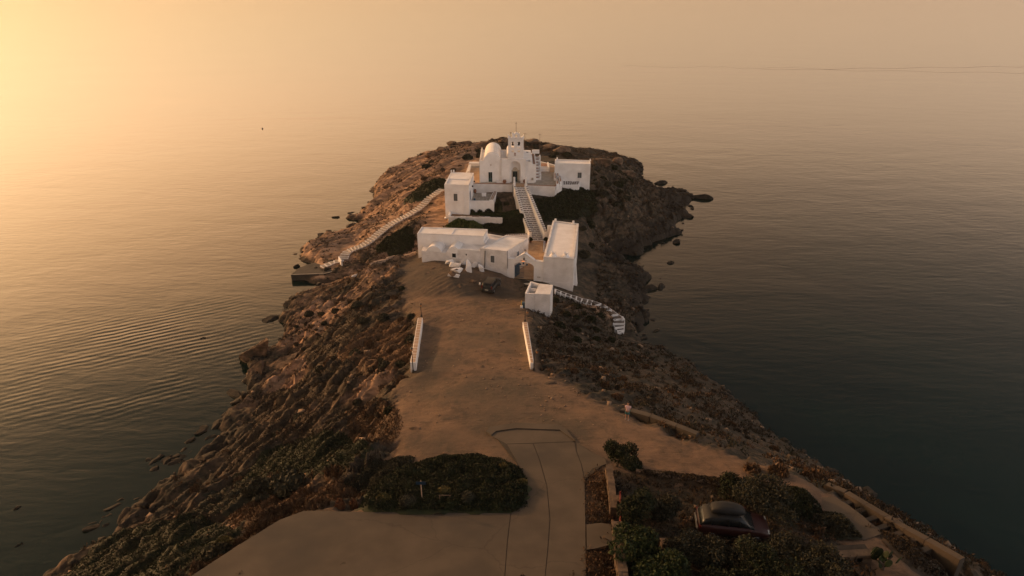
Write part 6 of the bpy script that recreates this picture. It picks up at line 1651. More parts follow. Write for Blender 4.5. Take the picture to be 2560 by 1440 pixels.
# loose stones, far too many to count
def stones(name, n, mat, seed, cond, s0=0.08, s1=0.5):
    rng = np.random.default_rng(seed)
    x = rng.uniform(-45, 60, n * 8); y = rng.uniform(22, 205, n * 8)
    i = ((x - X0) / GS).astype(int); j = ((y - Y0) / GS).astype(int)
    ok = (HM[j, i] > 0.2) & (inner[j, i] < 0.2) & cond(x, y, i, j) & (fbm(x * 0.3, y * 0.3, 3, seed) > rng.uniform(-0.3, 0.35, len(x)))
    x, y, i, j = x[ok][:n], y[ok][:n], i[ok][:n], j[ok][:n]; n = len(x)
    s = s0 + (s1 - s0) * rng.random(n) ** 3
    cube = np.array([(-1, -1, -1), (1, -1, -1), (1, 1, -1), (-1, 1, -1), (-1, -1, 1), (1, -1, 1), (1, 1, 1), (-1, 1, 1)], float) * 0.5
    V_ = cube[None] * (1 + rng.uniform(-.35, .35, (n, 8, 3))); V_ *= (s[:, None] * rng.uniform(.6, 1.5, (n, 3)) * np.array([1, 1, .55]))[:, None, :]
    a = rng.uniform(0, 6.28, n); ca, sa = np.cos(a), np.sin(a)
    X_ = V_[:, :, 0] * ca[:, None] - V_[:, :, 1] * sa[:, None]; Y_ = V_[:, :, 0] * sa[:, None] + V_[:, :, 1] * ca[:, None]
    V_ = np.stack([X_ + x[:, None], Y_ + y[:, None], V_[:, :, 2] + HM[j, i][:, None] + 0.1 * s[:, None]], 2).reshape(-1, 3)
    f = np.array([(0, 3, 2, 1), (4, 5, 6, 7), (0, 1, 5, 4), (1, 2, 6, 5), (2, 3, 7, 6), (3, 0, 4, 7)])
    F_ = (f[None] + (np.arange(n) * 8)[:, None, None]).reshape(-1, 4)
    o = from_arrays(name, V_, F_, M[mat]); o['kind'] = 'stuff'
M['stone_pale'] = noise_mat('pale_loose_stone', (0.10, 0.068, 0.046), (0.24, 0.165, 0.11), 0.8, 0.9, 0.4, 9, 0.03)
stones('loose_stones', 1500, 'stone_pale', 201, lambda x, y, i, j: DIRT[j, i] < 0.4, 0.10, 0.5)
stones('gravel', 3500, 'stone_pale', 202, lambda x, y, i, j: (DIRT[j, i] > 0.4) & (y > 45), 0.04, 0.16)
stones('loose_stones', 2500, 'wetrock', 203, lambda x, y, i, j: (HM[j, i] < 1.6), 0.2, 0.9)

# trees and big bushes in the walled garden
def tree(name, px, py, h, r, mat, label, n=2600, size=0.11, seed=1, trunks=1, plane=True, cat='tree', squash=0.75, low=0.45):
    rng = np.random.default_rng(seed); p = hit(px, py)
    t = thing(name, label, cat, (p.x, p.y, p.z - 0.05))
    mb = MB(); ends = []
    for k in range(trunks):
        a0 = rng.uniform(0, 6.28); b0 = Vector((0.15 * math.cos(a0) * (trunks > 1), 0.15 * math.sin(a0) * (trunks > 1), 0)); b1 = b0 + Vector((rng.uniform(-.2, .2), rng.uniform(-.2, .2), h * low))
        mb.tube(b0, b1, 0.06 * h / 2 + 0.03, 0.04 * h / 2 + 0.02, 7)
        for q in range(4):
            a = rng.uniform(0, 6.28); e_ = b1 + Vector((math.cos(a) * r * 0.6, math.sin(a) * r * 0.6, h * rng.uniform(0.15, 0.4)))
            mb.tube(b1, e_, 0.035 * h / 2 + 0.01, 0.012, 5); ends.append(e_)
    mb.build('trunk', M['bark'], t)
    C_ = [Vector((0, 0, h * 0.72))] + ends + [Vector((rng.normal() * r * .45, rng.normal() * r * .45, h * rng.uniform(.5, .9))) for _ in range(5)]
    P = []
    n = int(n * 1.5); size = size * 0.78
    for i in range(n):
        c_ = C_[int(rng.integers(len(C_)))]; d = rng.normal(size=3); d /= np.linalg.norm(d); k_ = rng.uniform(0.55, 1.0) ** 0.5 * r * rng.uniform(.38, .56)
        P.append((c_.x + d[0] * k_, c_.y + d[1] * k_, c_.z + d[2] * k_ * squash))
    lv, lf = leaves_at(np.array(P), size, rng=rng)
    from_arrays('crown', lv, lf, M[mat], t)
    return t
tree('round_tree', 1541, 1166, 2.1, 1.15, 'leaf_green', 'dark round topped little tree at the top of the garden wall', 3600, seed=1)
shrub('shrub', 'green', at(1578, 1166), 1.0, 'low dark bush right of the round tree at the garden corner')
tree('round_tree', 1582, 1306, 2.0, 1.4, 'leaf_green', 'broad dark tree behind the garden gate', 4200, seed=2, squash=.9)
tree('round_tree', 1668, 1306, 1.4, 1.1, 'leaf_olive', 'dark low tree between the gate tree and the red car', 3000, seed=3)
tree('olive_tree', 1905, 1290, 2.2, 1.7, 'leaf_olive', 'big grey green olive tree behind the red car', 4800, seed=4, trunks=2)
tree('olive_tree', 1835, 1245, 1.6, 1.2, 'leaf_green', 'small dark tree by the far garden kerb', 2600, seed=5)
tree('olive_tree', 1765, 1402, 1.4, 1.2, 'leaf_olive', 'olive tree in front of the tail of the red car', 3200, seed=6, trunks=2)
tree('olive_tree', 1865, 1422, 1.3, 1.3, 'leaf_olive', 'olive tree in front of the door of the red car', 3200, seed=7, trunks=2)
tree('olive_tree', 1985, 1418, 1.5, 1.4, 'leaf_olive', 'olive tree below the nose of the red car', 3400, seed=8, trunks=3)
tree('olive_tree', 1930, 1470, 1.7, 1.5, 'leaf_green', 'dark olive tree at the bottom edge, below the red car', 3200, seed=9, trunks=2)
tree('olive_tree', 2050, 1460, 1.7, 1.4, 'leaf_olive', 'olive tree left of the ruined stone wall', 3000, seed=10, trunks=2)
tree('olive_tree', 1700, 1395, 1.5, 0.95, 'leaf_olive', 'slim olive tree beside the low pier of the garden path', 2200, seed=11, trunks=2)
tree('lemon_tree', 1585, 1400, 1.7, 1.25, 'leaf_bright', 'leafy bright green tree just inside the garden gate', 3600, size=.14, seed=12)
tree('lemon_tree', 1625, 1470, 1.9, 1.7, 'leaf_bright', 'yellow green leafy tree at the bottom edge inside the garden wall', 4600, size=.14, seed=13)
tree('olive_tree', 1800, 1480, 1.4, 1.2, 'leaf_green', 'low dark tree at the bottom edge below the tail of the red car', 2200, seed=14)
shrub('shrub', 'brown', at(1780, 1350), 1.1, 'dry orange bush hiding the rear wheel of the red car')
foliage_patch('creeping_thicket', [(1925, 1285), (1960, 1225), (2000, 1228), (2045, 1262), (2035, 1295), (1980, 1300)], 0.7, 5000, 0.10, 'leaf_green', 'dark green thicket right of the olive tree behind the red car', 'thicket', seed=21)
foliage_patch('creeping_thicket', [(1590, 1178), (1700, 1192), (1800, 1205), (1900, 1216), (1960, 1228), (1950, 1240), (1800, 1222), (1660, 1202), (1590, 1192)], 0.5, 6000, 0.09, 'leaf_thorn', 'long dark strip of low plants along the far garden kerb', 'plants', seed=22)
foliage_patch('creeping_thicket', [(2035, 1310), (2060, 1286), (2100, 1290), (2130, 1320), (2125, 1350), (2080, 1340)], 0.8, 4200, 0.09, 'leaf_olive', 'orange tinged bush between garden and pale path slab', 'bush', seed=23)
foliage_patch('creeping_thicket', [(2205, 1345), (2250, 1338), (2300, 1352), (2350, 1385), (2400, 1440), (2320, 1450), (2255, 1400)], 0.7, 9000, 0.10, 'leaf_thorn', 'dark brown thicket between the pale path slab and the sea wall', 'thicket', seed=24)

# prickly pear
pc = hit(2205, 1425)
pp = thing('prickly_pear', 'prickly pear cactus with flat dark pads beside the ruined wall', 'cactus', (pc.x, pc.y, pc.z))
rr = random.Random(4)
for k in range(16):
    a = rr.uniform(0, 6.28); r_ = rr.uniform(0.0, 0.75); zc = rr.uniform(0.3, 1.25)
    bm = bmesh.new(); bmesh.ops.create_uvsphere(bm, u_segments=10, v_segments=7, radius=0.2)
    bmesh.ops.scale(bm, vec=(1.0, 0.22, 1.35), verts=bm.verts)
    bmesh.ops.rotate(bm, verts=bm.verts, matrix=Matrix.Rotation(rr.uniform(-.6, .6), 3, 'Y') @ Matrix.Rotation(rr.uniform(0, 3.1), 3, 'Z'))
    bmesh.ops.translate(bm, verts=bm.verts, vec=(r_ * math.cos(a), r_ * math.sin(a), zc))
    me = bpy.data.meshes.new('pad'); bm.to_mesh(me); bm.free(); link_mesh('pad', me, M['leaf_bright'], pp)
MB().tube((0, 0, -0.1), (0, 0, 0.7), 0.11, 0.07, 7).tube((0, 0, 0.4), (0.5, 0.2, 0.9), 0.07, 0.05, 6).tube((0, 0, 0.4), (-0.5, -0.1, 0.95), 0.07, 0.05, 6).build('trunk', M['bark'], pp)

# ------------------------------------------------------------------ rocks
def rock_mesh(seed, sub=3, cuts=9, rough=0.12):
    rng = random.Random(seed); bm = bmesh.new(); bmesh.ops.create_icosphere(bm, subdivisions=sub, radius=1.0)
    planes = []
    for _ in range(cuts):
        n = Vector((rng.gauss(0, 1), rng.gauss(0, 1), rng.gauss(0, 1))).normalized(); planes.append((n, rng.uniform(0.45, 0.85)))
    from mathutils import noise as mn
    for v in bm.verts:
        for n, d in planes:
            k = v.co.dot(n)
            if k > d: v.co -= n * (k - d)
        v.co *= 1 + rough * mn.noise(v.co * 2.3 + Vector((seed, 0, 0)))
        v.co += v.co.normalized() * 0.035 * mn.noise(v.co * 7.0)
    me = bpy.data.meshes.new('rock'); bm.to_mesh(me); bm.free(); return me
RM = [rock_mesh(s) for s in range(8)]
def rock(px, py, dims, label, mat='rock', rot=(0, 0, 0), k=0, z=None, name='boulder', cat='rock', group=None, pos=None):
    p = pos or (W(px, py, z) if z is not None else hit(px, py))
    me = RM[k % 8].copy(); me.materials.append(M[mat])
    o = bpy.data.objects.new(name, me); COL.objects.link(o); o.location = p; o.scale = (dims[0] / 2, dims[1] / 2, dims[2] / 2); o.rotation_euler = tuple(R(a) for a in rot)
    return tag(o, label, cat, group)
# the stranded slabs off the left shore
def slab(name, pts, d, label, mat='rock', sub=2, seed=0):
    """angular rock: hull of given points, roughened"""
    from mathutils import noise as mn
    bm = bmesh.new()
    for p in pts: bm.verts.new(p)
    bmesh.ops.convex_hull(bm, input=bm.verts)
    bmesh.ops.delete(bm, geom=[v for v in bm.verts if not v.link_faces], context='VERTS')
    bmesh.ops.subdivide_edges(bm, edges=bm.edges, cuts=7, use_grid_fill=True)
    c_ = sum((v.co for v in bm.verts), Vector()) / len(bm.verts)
    for v in bm.verts:
        v.co += (v.co - c_).normalized() * (0.30 * mn.noise(v.co * 0.55 + Vector((seed, 0, 0))) + 0.16 * mn.noise(v.co * 1.7) + 0.08 * mn.noise(v.co * 4.0)) * (0.4 if mat == 'white' else 1)
        v.co.z += (0.03 if mat == 'white' else 0.10) * (abs(((v.co.x * 0.5 + v.co.y * 0.87) * 1.4) % 1 - 0.5))
    bmesh.ops.recalc_face_normals(bm, faces=bm.faces)
    me = bpy.data.meshes.new(name); bm.to_mesh(me); bm.free()
    return tag(link_mesh(name, me, M[mat]), label, 'rock' if label else None)
def S3(px, py, z): return W(px, py, z)
slab('sea_boulder', [S3(597, 893, 0.5), S3(606, 885, 1.8), S3(640, 868, 3.0), S3(668, 843, 4.6), S3(671, 850, 4.4), S3(664, 880, 2.0), S3(662, 905, 0), S3(640, 915, -1), S3(624, 918, -1), S3(600, 895, -1), S3(655, 880, 0.3), W(650, 872, 0), W(668, 900, -1)], 0, 'tall pointed slab of rock rising from the sea off the left shore', seed=1)
slab('sea_boulder', [S3(616, 935, 0.2), S3(620, 925, 1.5), S3(652, 901, 3.0), S3(660, 905, 2.6), S3(655, 935, 1.4), S3(640, 962, -0.5), S3(625, 962, -0.5), S3(615, 945, -1), S3(668, 930, -1), S3(650, 915, -1)], 0, 'rounded split boulder standing in the sea just below the pointed slab', seed=2)
slab('sea_boulder', [S3(664, 895, 0.8), S3(690, 872, 1.6), S3(722, 864, 2.0), S3(734, 868, 1.6), S3(715, 885, 1.0), S3(680, 905, 0.3), S3(668, 905, -1), S3(715, 892, -1), S3(725, 868, -1)], 0, 'flat grey boulder wedged behind the pointed slab', seed=3)
slab('sea_boulder', [S3(665, 915, 1.5), S3(700, 895, 2.2), S3(745, 880, 3.0), S3(735, 900, 2.6), S3(700, 925, 1.8), S3(668, 928, 1.0), S3(668, 940, -1), S3(720, 935, -1), S3(740, 905, 0), S3(665, 918, -1)], 0, 'long flat topped sloping slab joined to the left shore', seed=4)
for i, (px, py, dm, lab, rz_) in enumerate([
    (1651, 458, (3.0, 1.2, 1.1), 'lone flat black rock in the sea, farthest off the right of the islet', 5),
    (1630.5, 470, (0.8, 0.6, 1.3), 'tiny upright black rock by the right tip of the islet', 0),
    (1657, 487, (1.4, 2.0, 0.9), 'small dark rock between two pale pools off the right of the islet', 40),
    (1706, 491, (4.6, 2.0, 1.6), 'broad black rock in the reef off the right of the islet', -18),
    (1750, 494, (4.4, 1.6, 1.5), 'long black rock at the outermost tip of the reef', -22),
    (1727, 515, (1.3, 0.6, 0.5), 'thin black rock awash inside the reef', -15),
    (1731, 521, (0.9, 0.6, 0.5), 'tiny black rock awash just below the thin one', 20),
    (1717, 541, (3.0, 1.4, 1.0), 'low black rock pointing out below the reef', -5),
    (1676, 657, (1.7, 1.0, 0.8), 'lone dark rock in the sea off the right hand cove', 0),
    (1688, 580, (2.6, 2.0, 1.9), 'rounded black rock at the foot of the right cliff', 20),
    (1012, 411, (1.1, 0.8, 0.7), 'tiny rock in the sea off the far left of the islet', 0),
    (840, 543, (2.0, 0.8, 0.6), 'small flat rock off the middle of the left islet shore', 5),
    (741, 666, (0.9, 0.8, 0.7), 'tiny round rock in the sea beside the pier', 0),
    (592, 988, (3.4, 0.9, 0.8), 'thin dark rock lying in the water below the split boulder', -30),
    (602, 1003, (1.8, 1.4, 1.0), 'dark jagged rock near the shore below the thin one', 10),
    (1600, 792, (2.8, 2.6, 2.0), 'big black rock at the waterline below the winding steps', 30),
    (1600, 700, (3.6, 2.4, 2.2), 'black rock at the mouth of the right hand cove', 10),
    ]):
    rock(px, py, tuple(v * (1.0 if i in (1, 8, 9, 10, 11) else 1.45) for v in dm), lab, 'wetrock', (0, 0, rz_), i, z=0.05, name='sea_rock')
# reefs of low rocks that break the surface in a line
ORD = ['first', 'second', 'third', 'fourth', 'fifth', 'sixth', 'seventh', 'eighth', 'ninth', 'tenth', 'eleventh', 'twelfth', 'thirteenth', 'fourteenth', 'fifteenth', 'sixteenth', 'seventeenth', 'eighteenth', 'nineteenth', 'twentieth', 'twenty-first', 'twenty-second', 'twenty-third', 'twenty-fourth']
def reef(pts, n, s0, s1, lab, grp, seed, mat='wetrock', name='sea_rock'):
    """rocks strung along a measured line, counted from its first end"""
    rr = random.Random(seed)
    for k in range(n):
        t = (k + 0.5) / n * (len(pts) - 1); i = min(int(t), len(pts) - 2); t -= i
        a, b = W(*pts[i], 0), W(*pts[i + 1], 0); u = (b - a).normalized(); p = a.lerp(b, t) + Vector((-u.y, u.x, 0)) * rr.gauss(0, 1.0) + Vector((0, 0, -0.08)); s = rr.uniform(s0, s1) * rr.choice((0.7, 1, 1.3))
        rock(0, 0, (s * rr.uniform(1, 2.2), s, s * rr.uniform(.3, .7)), ORD[k] + ' ' + lab, mat, (rr.uniform(-15, 15), rr.uniform(-15, 15), rr.uniform(20, 70)), k, pos=p, name=name, group=grp)
reef([(1640, 478), (1680, 500), (1705, 515), (1700, 540), (1690, 575), (1650, 610)], 22, 0.8, 2.6, 'black rock counted down the foot of the right islet cliff', 'rocks along the right islet shore', 1)
reef([(1620, 690), (1612, 735), (1603, 775), (1612, 810), (1592, 850)], 18, 0.8, 2.6, 'black rock counted down the cliff foot below the winding steps', 'rocks below the winding steps', 2)
reef([(575, 1030), (530, 1070), (480, 1120), (420, 1150), (370, 1150)], 22, 0.6, 1.7, 'rock, from the far end, of the reef line off the left shore', 'rocks in the left reef line', 3, 'wetrock')
reef([(350, 1232), (300, 1262), (255, 1300), (240, 1320)], 12, 0.4, 1.0, 'rock, from the far end, of those awash off the bottom left shore', 'rocks off the bottom left shore', 4, 'wetrock')
reef([(700, 790), (705, 830), (720, 870), (640, 960), (600, 1020)], 16, 0.6, 1.8, 'rock counted down the waterline left of the car park', 'rocks on the left mainland shore', 5, 'wetrock')
reef([(740, 640), (780, 610), (860, 580), (900, 545), (930, 500)], 14, 0.6, 1.8, 'rock from the pier along the left islet waterline', 'rocks on the left islet shore', 6, 'shore_rock')
# summit rocks behind the church
for i, (px, py, dm, lab) in enumerate([
    (1128, 364, (3.4, 2.4, 1.6), 'flat topped dark rock on the skyline left of the church'),
    (1160, 362, (5.0, 3.0, 1.4), 'long low rock on the skyline behind the tall house'),
    (1262, 357, (3.6, 3.0, 2.0), 'pale jutting rock on the skyline just left of the bell gable'),
    (1240, 362, (2.6, 2.0, 1.2), 'small dark rock on the skyline left of the jutting one'),
    (1330, 362, (8.5, 4.0, 2.3), 'long layered dark rock on the skyline right of the bell gable'),
    (1372, 372, (6.0, 3.5, 1.7), 'layered rock stepping down behind the annex house'),
    (1405, 380, (5.0, 3.5, 2.0), 'rounded dark rock on the skyline above the annex house'),
    (1500, 412, (6.0, 3.4, 2.4), 'rough rock on the skyline right of the annex house'),
    (1545, 412, (4.0, 3.0, 2.6), 'square ended rock at the right end of the skyline'),
    (1570, 440, (4.4, 3.4, 2.2), 'craggy rock below the right end of the skyline'),
    (1080, 392, (4.0, 2.6, 2.0), 'craggy rock on the far left skyline of the islet'),
    (1105, 378, (4.0, 2.6, 1.8), 'craggy rock between the far left crag and the flat topped rock'),
    ]):
    o = rock(0, 0, dm, lab, 'rock', ((i * 17) % 14 - 7, (i * 23) % 16 - 8, (i * 37) % 50 - 20), i + 2, name='skyline_rock', pos=hit_low(px, py))
    o.location.y += 1.0; o.location.z += dm[2] * 0.12
# pale rocks on the left slope
for i, (px, py, dm, lab) in enumerate([
    (862, 1000, (1.5, 0.8, 0.6), 'pale ribbed rock lying on the slope above the creeping thicket'),
    (830, 975, (1.5, 0.7, 0.4), 'flat pale slab just above the pale ribbed rock'),
    (930, 945, (1.9, 1.0, 0.6), 'pale rocky outcrop below the near end of the left parapet'),
    (900, 970, (1.6, 0.9, 0.5), 'brown outcrop downhill of the left parapet'),
    (1042, 1075, (0.8, 1.5, 0.4), 'narrow pale rock on the gravel left of the road end'),
    (1115, 1133, (0.6, 0.5, 0.3), 'small pale stone heap behind the oval thicket'),
    (850, 750, (2.2, 1.4, 2.0), 'dark square faced crag on the slope left of the black car'),
    (1070, 682, (1.3, 0.8, 0.25), 'flat grey slab on the ground before the vaulted wing'),
    (1083, 671, (1.2, 0.6, 0.25), 'small flat rock behind the flat grey slab before the vaulted wing'),
    (1340, 782, (1.0, 0.6, 0.4), 'pale stone at the foot of the roadside hut'),
    (1203, 919, (1.1, 0.6, 0.18), 'low pale rock surfacing in the middle of the car park'),
    (1250, 856, (1.3, 0.7, 0.14), 'low grey rock surfacing near the far end of the car park'),
    (1370, 959, (1.9, 0.6, 0.22), 'low grey rubble patch right of the right parapet'),
    (1700, 1215, (1.2, 0.8, 0.35), 'pale rubble heap in the upper part of the walled garden'),
    (1600, 1201, (0.45, 0.3, 0.2), 'small pale stone in the top corner of the walled garden'),
    (1180, 705, (1.6, 1.2, 0.8), 'brown rocky outcrop between the painted rocks and the black car'),
    (1150, 715, (1.5, 1.0, 0.5), 'low rock left of the outcrop by the black car'),
    ]):
    rock(px, py, dm, lab, 'rock', (0, 0, (i * 41) % 60 + (10 if i > 6 else 30)), i, name='slope_rock')
# whitewashed rocks under the wing
for i, (px, py, dm, rz_, lab) in enumerate([
    (1126, 661, (1.3, 0.8, 1.0), 20, 'whitewashed rock touching the wall below the small barred window'),
    (1136, 668, (1.6, 0.9, 1.0), -10, 'broad whitewashed rock in front of the small barred window'),
    (1142, 680, (1.5, 0.9, 0.7), 30, 'rock with a white painted rim and bare brown middle'),
    (1133, 692, (1.7, 0.8, 0.7), 10, 'lowest rock with a white painted rim above the car park'),
    (1171, 678, (0.8, 0.8, 2.2), 5, 'tall narrow whitewashed rock standing by the wing'),
    (1157, 661, (0.9, 0.7, 1.4), 0, 'whitewashed rock stump against the middle of the wing wall'),
    (1204, 678, (0.9, 0.6, 1.4), 0, 'whitewashed rock at the foot of the downpipe'),
    (1186, 668, (0.9, 0.5, 1.1), 0, 'low whitewashed rock between the tall one and the downpipe'),
    (1200, 713, (0.35, 0.3, 0.6), 0, 'small white painted stone left of the black car'),
    (1219, 701, (0.3, 0.3, 0.8), 0, 'small white painted stone behind the black car'),
    ]):
    p = hit(px, py); rr = random.Random(i * 7 + 3); ca, sa = math.cos(R(rz_)), math.sin(R(rz_))
    def hull(k, up, n_=14):
        out = []
        for _ in range(n_):
            a_ = rr.uniform(-1, 1) * dm[0] / 2 * k; b_ = rr.uniform(-1, 1) * dm[1] / 2 * k; c_ = rr.uniform(-0.3, 1) * dm[2] * 0.75 * k + up
            out.append(Vector((p.x + a_ * ca - b_ * sa, p.y + a_ * sa + b_ * ca, p.z + c_)))
        return out
    o = slab('painted_rock', hull(1.25 if i < 8 else 0.9, 0), 0, lab, 'white', seed=i)
    for v in o.data.vertices: v.co -= p
    o.location = p
    if i in (1, 2, 3):
        q = slab('bare_centre', hull(0.62, 0.12 + 0.30 * dm[2]), 0, None, 'rock', seed=i + 20); del_ = [k for k in ('label', 'category') if k in q.keys()]
        for k in del_: del q[k]
        q.parent = o
        for v in q.data.vertices: v.co -= p + Vector((0, 0.18, 0))
rock(888, 689, (1.3, 0.6, 0.5), 'pale ring of driftwood on the slope above the channel', 'white', (0, 0, 40), 3, name='pale_stone')
rock(2109, 1200, (0.5, 0.25, 0.2), 'small white scrap lying on the slope near the sea wall', 'white', (0, 0, -40), 3, name='pale_stone')
# ------------------------------------------------------------------ stone walls
def stone_wall(name, p0, p1, thick, hgt, label, cat='wall', sl=0.38, course=0.24, seed=1, both=True, zf=height, mat='wallstone', top=True, group=None):
    rr = random.Random(seed); w = thing(name, label, cat, (0, 0, 0), 0, group)
    a, b = Vector((p0[0], p0[1])), Vector((p1[0], p1[1])); L_ = (b - a).length; u = (b - a) / L_; n = Vector((-u.y, u.x))
    N_ = max(1, int(L_ / 1.0))
    core = MB()
    for k in range(N_):
        s, e = a + u * (L_ * k / N_), a + u * (L_ * (k + 1) / N_)
        h0, h1 = zf(s.x, s.y), zf(e.x, e.y); t = thick / 2 - 0.05
        q = [(s.x - n.x * t, s.y - n.y * t), (e.x - n.x * t, e.y - n.y * t), (e.x + n.x * t, e.y + n.y * t), (s.x + n.x * t, s.y + n.y * t)]
        core.prism(q, [h0 - .4, h1 - .4, h1 - .4, h0 - .4], [h0 + hgt - .04, h1 + hgt - .04, h1 + hgt - .04, h0 + hgt - .04])
    bmesh.ops.remove_doubles(core.bm, verts=core.bm.verts, dist=0.001)
    core.build('core', M['dark'] if mat != 'white' else M['white'], w)
    nc = max(1, int(hgt / course)); rz = math.atan2(u.y, u.x)
    for side in ((-1, 1) if both else (-1,)):
        for c_ in range(nc):
            d = rr.uniform(0, 0.1)
            while d < L_ - 0.05:
                l_ = min(rr.uniform(0.6, 1.3) * sl, L_ - d); m_ = a + u * (d + l_ / 2) + n * side * (thick / 2 - 0.06 + rr.uniform(-.02, .025))
                MB().box((m_.x, m_.y, zf(m_.x, m_.y) + c_ * hgt / nc + 0.01), (l_ - 0.025, 0.16, hgt / nc - 0.025), rz + rr.uniform(-.05, .05)).build('stone', M[mat], w)
                d += l_
    if top:
        d = 0
        while d < L_ - 0.1:
            l_ = min(rr.uniform(0.7, 1.4) * sl, L_ - d); m_ = a + u * (d + l_ / 2)
            MB().box((m_.x, m_.y, zf(m_.x, m_.y) + hgt - 0.03 + rr.uniform(-.015, .02)), (l_ - 0.03, thick + rr.uniform(-.06, .05), 0.09), rz + rr.uniform(-.05, .05)).build('cap_stone', M[mat], w)
            d += l_
    return w
a, b = G(1523, 1161, .8), G(1536, 1262, .8); stone_wall('garden_stone_wall', a, b, 0.42, 0.85, 'rough stone garden wall running from the road corner down to the red gate', seed=1)
a, b = G(1543, 1338, .7), G(1566, 1470, .7); stone_wall('garden_stone_wall', a, b, 0.5, 0.85, 'rough stone garden wall running from the red gate out of the bottom edge', seed=2)
a, b = G(1590, 1172), G(1905, 1212)
stone_wall('garden_kerb', a, b, 0.35, 0.2, 'long low kerb of pale stones along the far side of the garden', 'kerb', sl=0.6, course=0.3, seed=3, mat='stone_pale')
a, b = G(1905, 1212, -.5), G(2040, 1262, -.8)
stone_wall('garden_kerb', a, b, 0.4, 0.2, 'low kerb of pale stones between garden and pale path slab', 'kerb', sl=0.5, course=0.3, seed=4, mat='stone_pale')
a, b = W(1040, 634, 8.1), W(925, 664, 7.9)
stone_wall('cliff_edge_wall', a, b, 0.4, 0.35, 'low pale stone wall along the edge of the channel left of the vaulted wing', sl=0.7, seed=5, mat='tan')
g_ = thing('red_gate', 'dark red metal gate standing open in the gap of the stone garden wall', 'gate')
p = G(1548, 1263); q = G(1551, 1325)
M['redmetal'] = noise_mat('dark_red_metal', (0.12, 0.02, 0.015), (0.17, 0.03, 0.022), 5, 0.5, 0.05, 30, 0.005)
d_ = (q - p); d_.z = 0; Lg = d_.length; rz = math.atan2(d_.y, d_.x); c0 = (p + q) / 2; z0 = height(c0.x, c0.y)
MB().box((c0.x, c0.y, z0 + 0.1), (Lg, 0.05, 0.95), rz).build('leaf', M['redmetal'], g_)
MB().tube((p.x, p.y, z0 - .2), (p.x, p.y, z0 + 1.15), 0.05, n=8).build('post', M['redmetal'], g_)
for px, py, lab in ((1541, 1266, 'squared stone pier above the red gate'), (1541, 1336, 'squared stone pier below the red gate')):
    p = G(px, py); z_ = height(p.x, p.y)
    t = thing('gate_pier', lab, 'pier', (p.x, p.y, z_))
    MB().box((0, 0, -.3), (0.5, 0.5, 1.2)).build('shaft', M['wallstone'], t, bevel=0.03); MB().box((0, 0, 0.901), (0.62, 0.6, 0.1)).build('cap', M['wallstone'], t, bevel=0.02)
p = G(1660, 1362); t = thing('garden_pier', 'narrow stone pier lit orange beside the grey garden path', 'pier', (p.x, p.y, height(p.x, p.y)))
MB().box((0, 0, -.2), (0.35, 0.5, 0.9)).build('shaft', M['wallstone'], t, bevel=0.04); MB().box((0, 0, 0.7), (0.42, 0.56, 0.1)).build('cap', M['wallstone'], t, bevel=0.02)
q = [G(*p) for p in ((1640, 1382), (1668, 1382), (1702, 1460), (1650, 1460))]
tag(MB().prism([xy(p) for p in q], [height(p.x, p.y) - .3 for p in q], [height(p.x, p.y) + 0.35 for p in q]).build('concrete_step', M['concrete'], bevel=0.02), 'grey flat topped concrete block inside the garden at the bottom edge', 'block')
# low concrete ledges beside the walker
cl = thing('concrete_ledge', 'long low pale concrete ledge on the edge of the slope beside the walker', 'ledge')
pl = [(1549, 1024), (1575, 1024), (1625, 1038), (1690, 1062), (1742, 1082)]
for (x0, y0), (x1, y1) in zip(pl[:-1], pl[1:]):
    a, b, c_, d_ = G(x0, y0, -.1), G(x1 - 1, y1, -.1), G(x1 + 6, y1 - 8, -.1), G(x0 + 6, y0 - 8, -.1)
    zz_ = [max(height(p.x, p.y), p.z - .4) for p in (a, b, c_, d_)]
    MB().prism([xy(p) for p in (a, b, c_, d_)], [z - .5 for z in zz_], [z + 0.22 for z in zz_]).build('slab', M['concrete'], cl, bevel=0.02)
# sea wall with cross walls on the right
sw = thing('sea_wall', 'grey sea wall with a row of short cross walls beside the pale path slab', 'wall')
sp = [(2062, 1212), (2110, 1232), (2160, 1262), (2210, 1292), (2260, 1322), (2312, 1350), (2400, 1400)]
P_ = [G(x, y, -1.9) for x, y in sp]
for a, b in zip(P_[:-1], P_[1:]):
    u = (b - a); u.z = 0; u.normalize(); n = Vector((-u.y, u.x, 0)) * 0.5
    q = [xy(a), xy(b), xy(b + n), xy(a + n)]
    MB().prism(q, min(a.z, b.z) - 3.5, [a.z, b.z, b.z, a.z]).build('wall_length', M['concrete'], sw, bevel=0.02)
for k in range(7):
    t = 0.22 + k * 0.105; i = t * (len(P_) - 1); j = int(i); p = P_[j].lerp(P_[j + 1], i - j)
    u = (P_[j + 1] - P_[j]); u.z = 0; u.normalize(); n = Vector((u.y, -u.x, 0))
    if n.y > 0: n = -n
    q = [xy(p), xy(p + u * 0.35), xy(p + u * 0.35 + n * 1.3), xy(p + n * 1.3)]
    MB().prism(q, p.z - 3.0, p.z - 0.25).build('cross_wall', M['concrete'], sw, bevel=0.02)
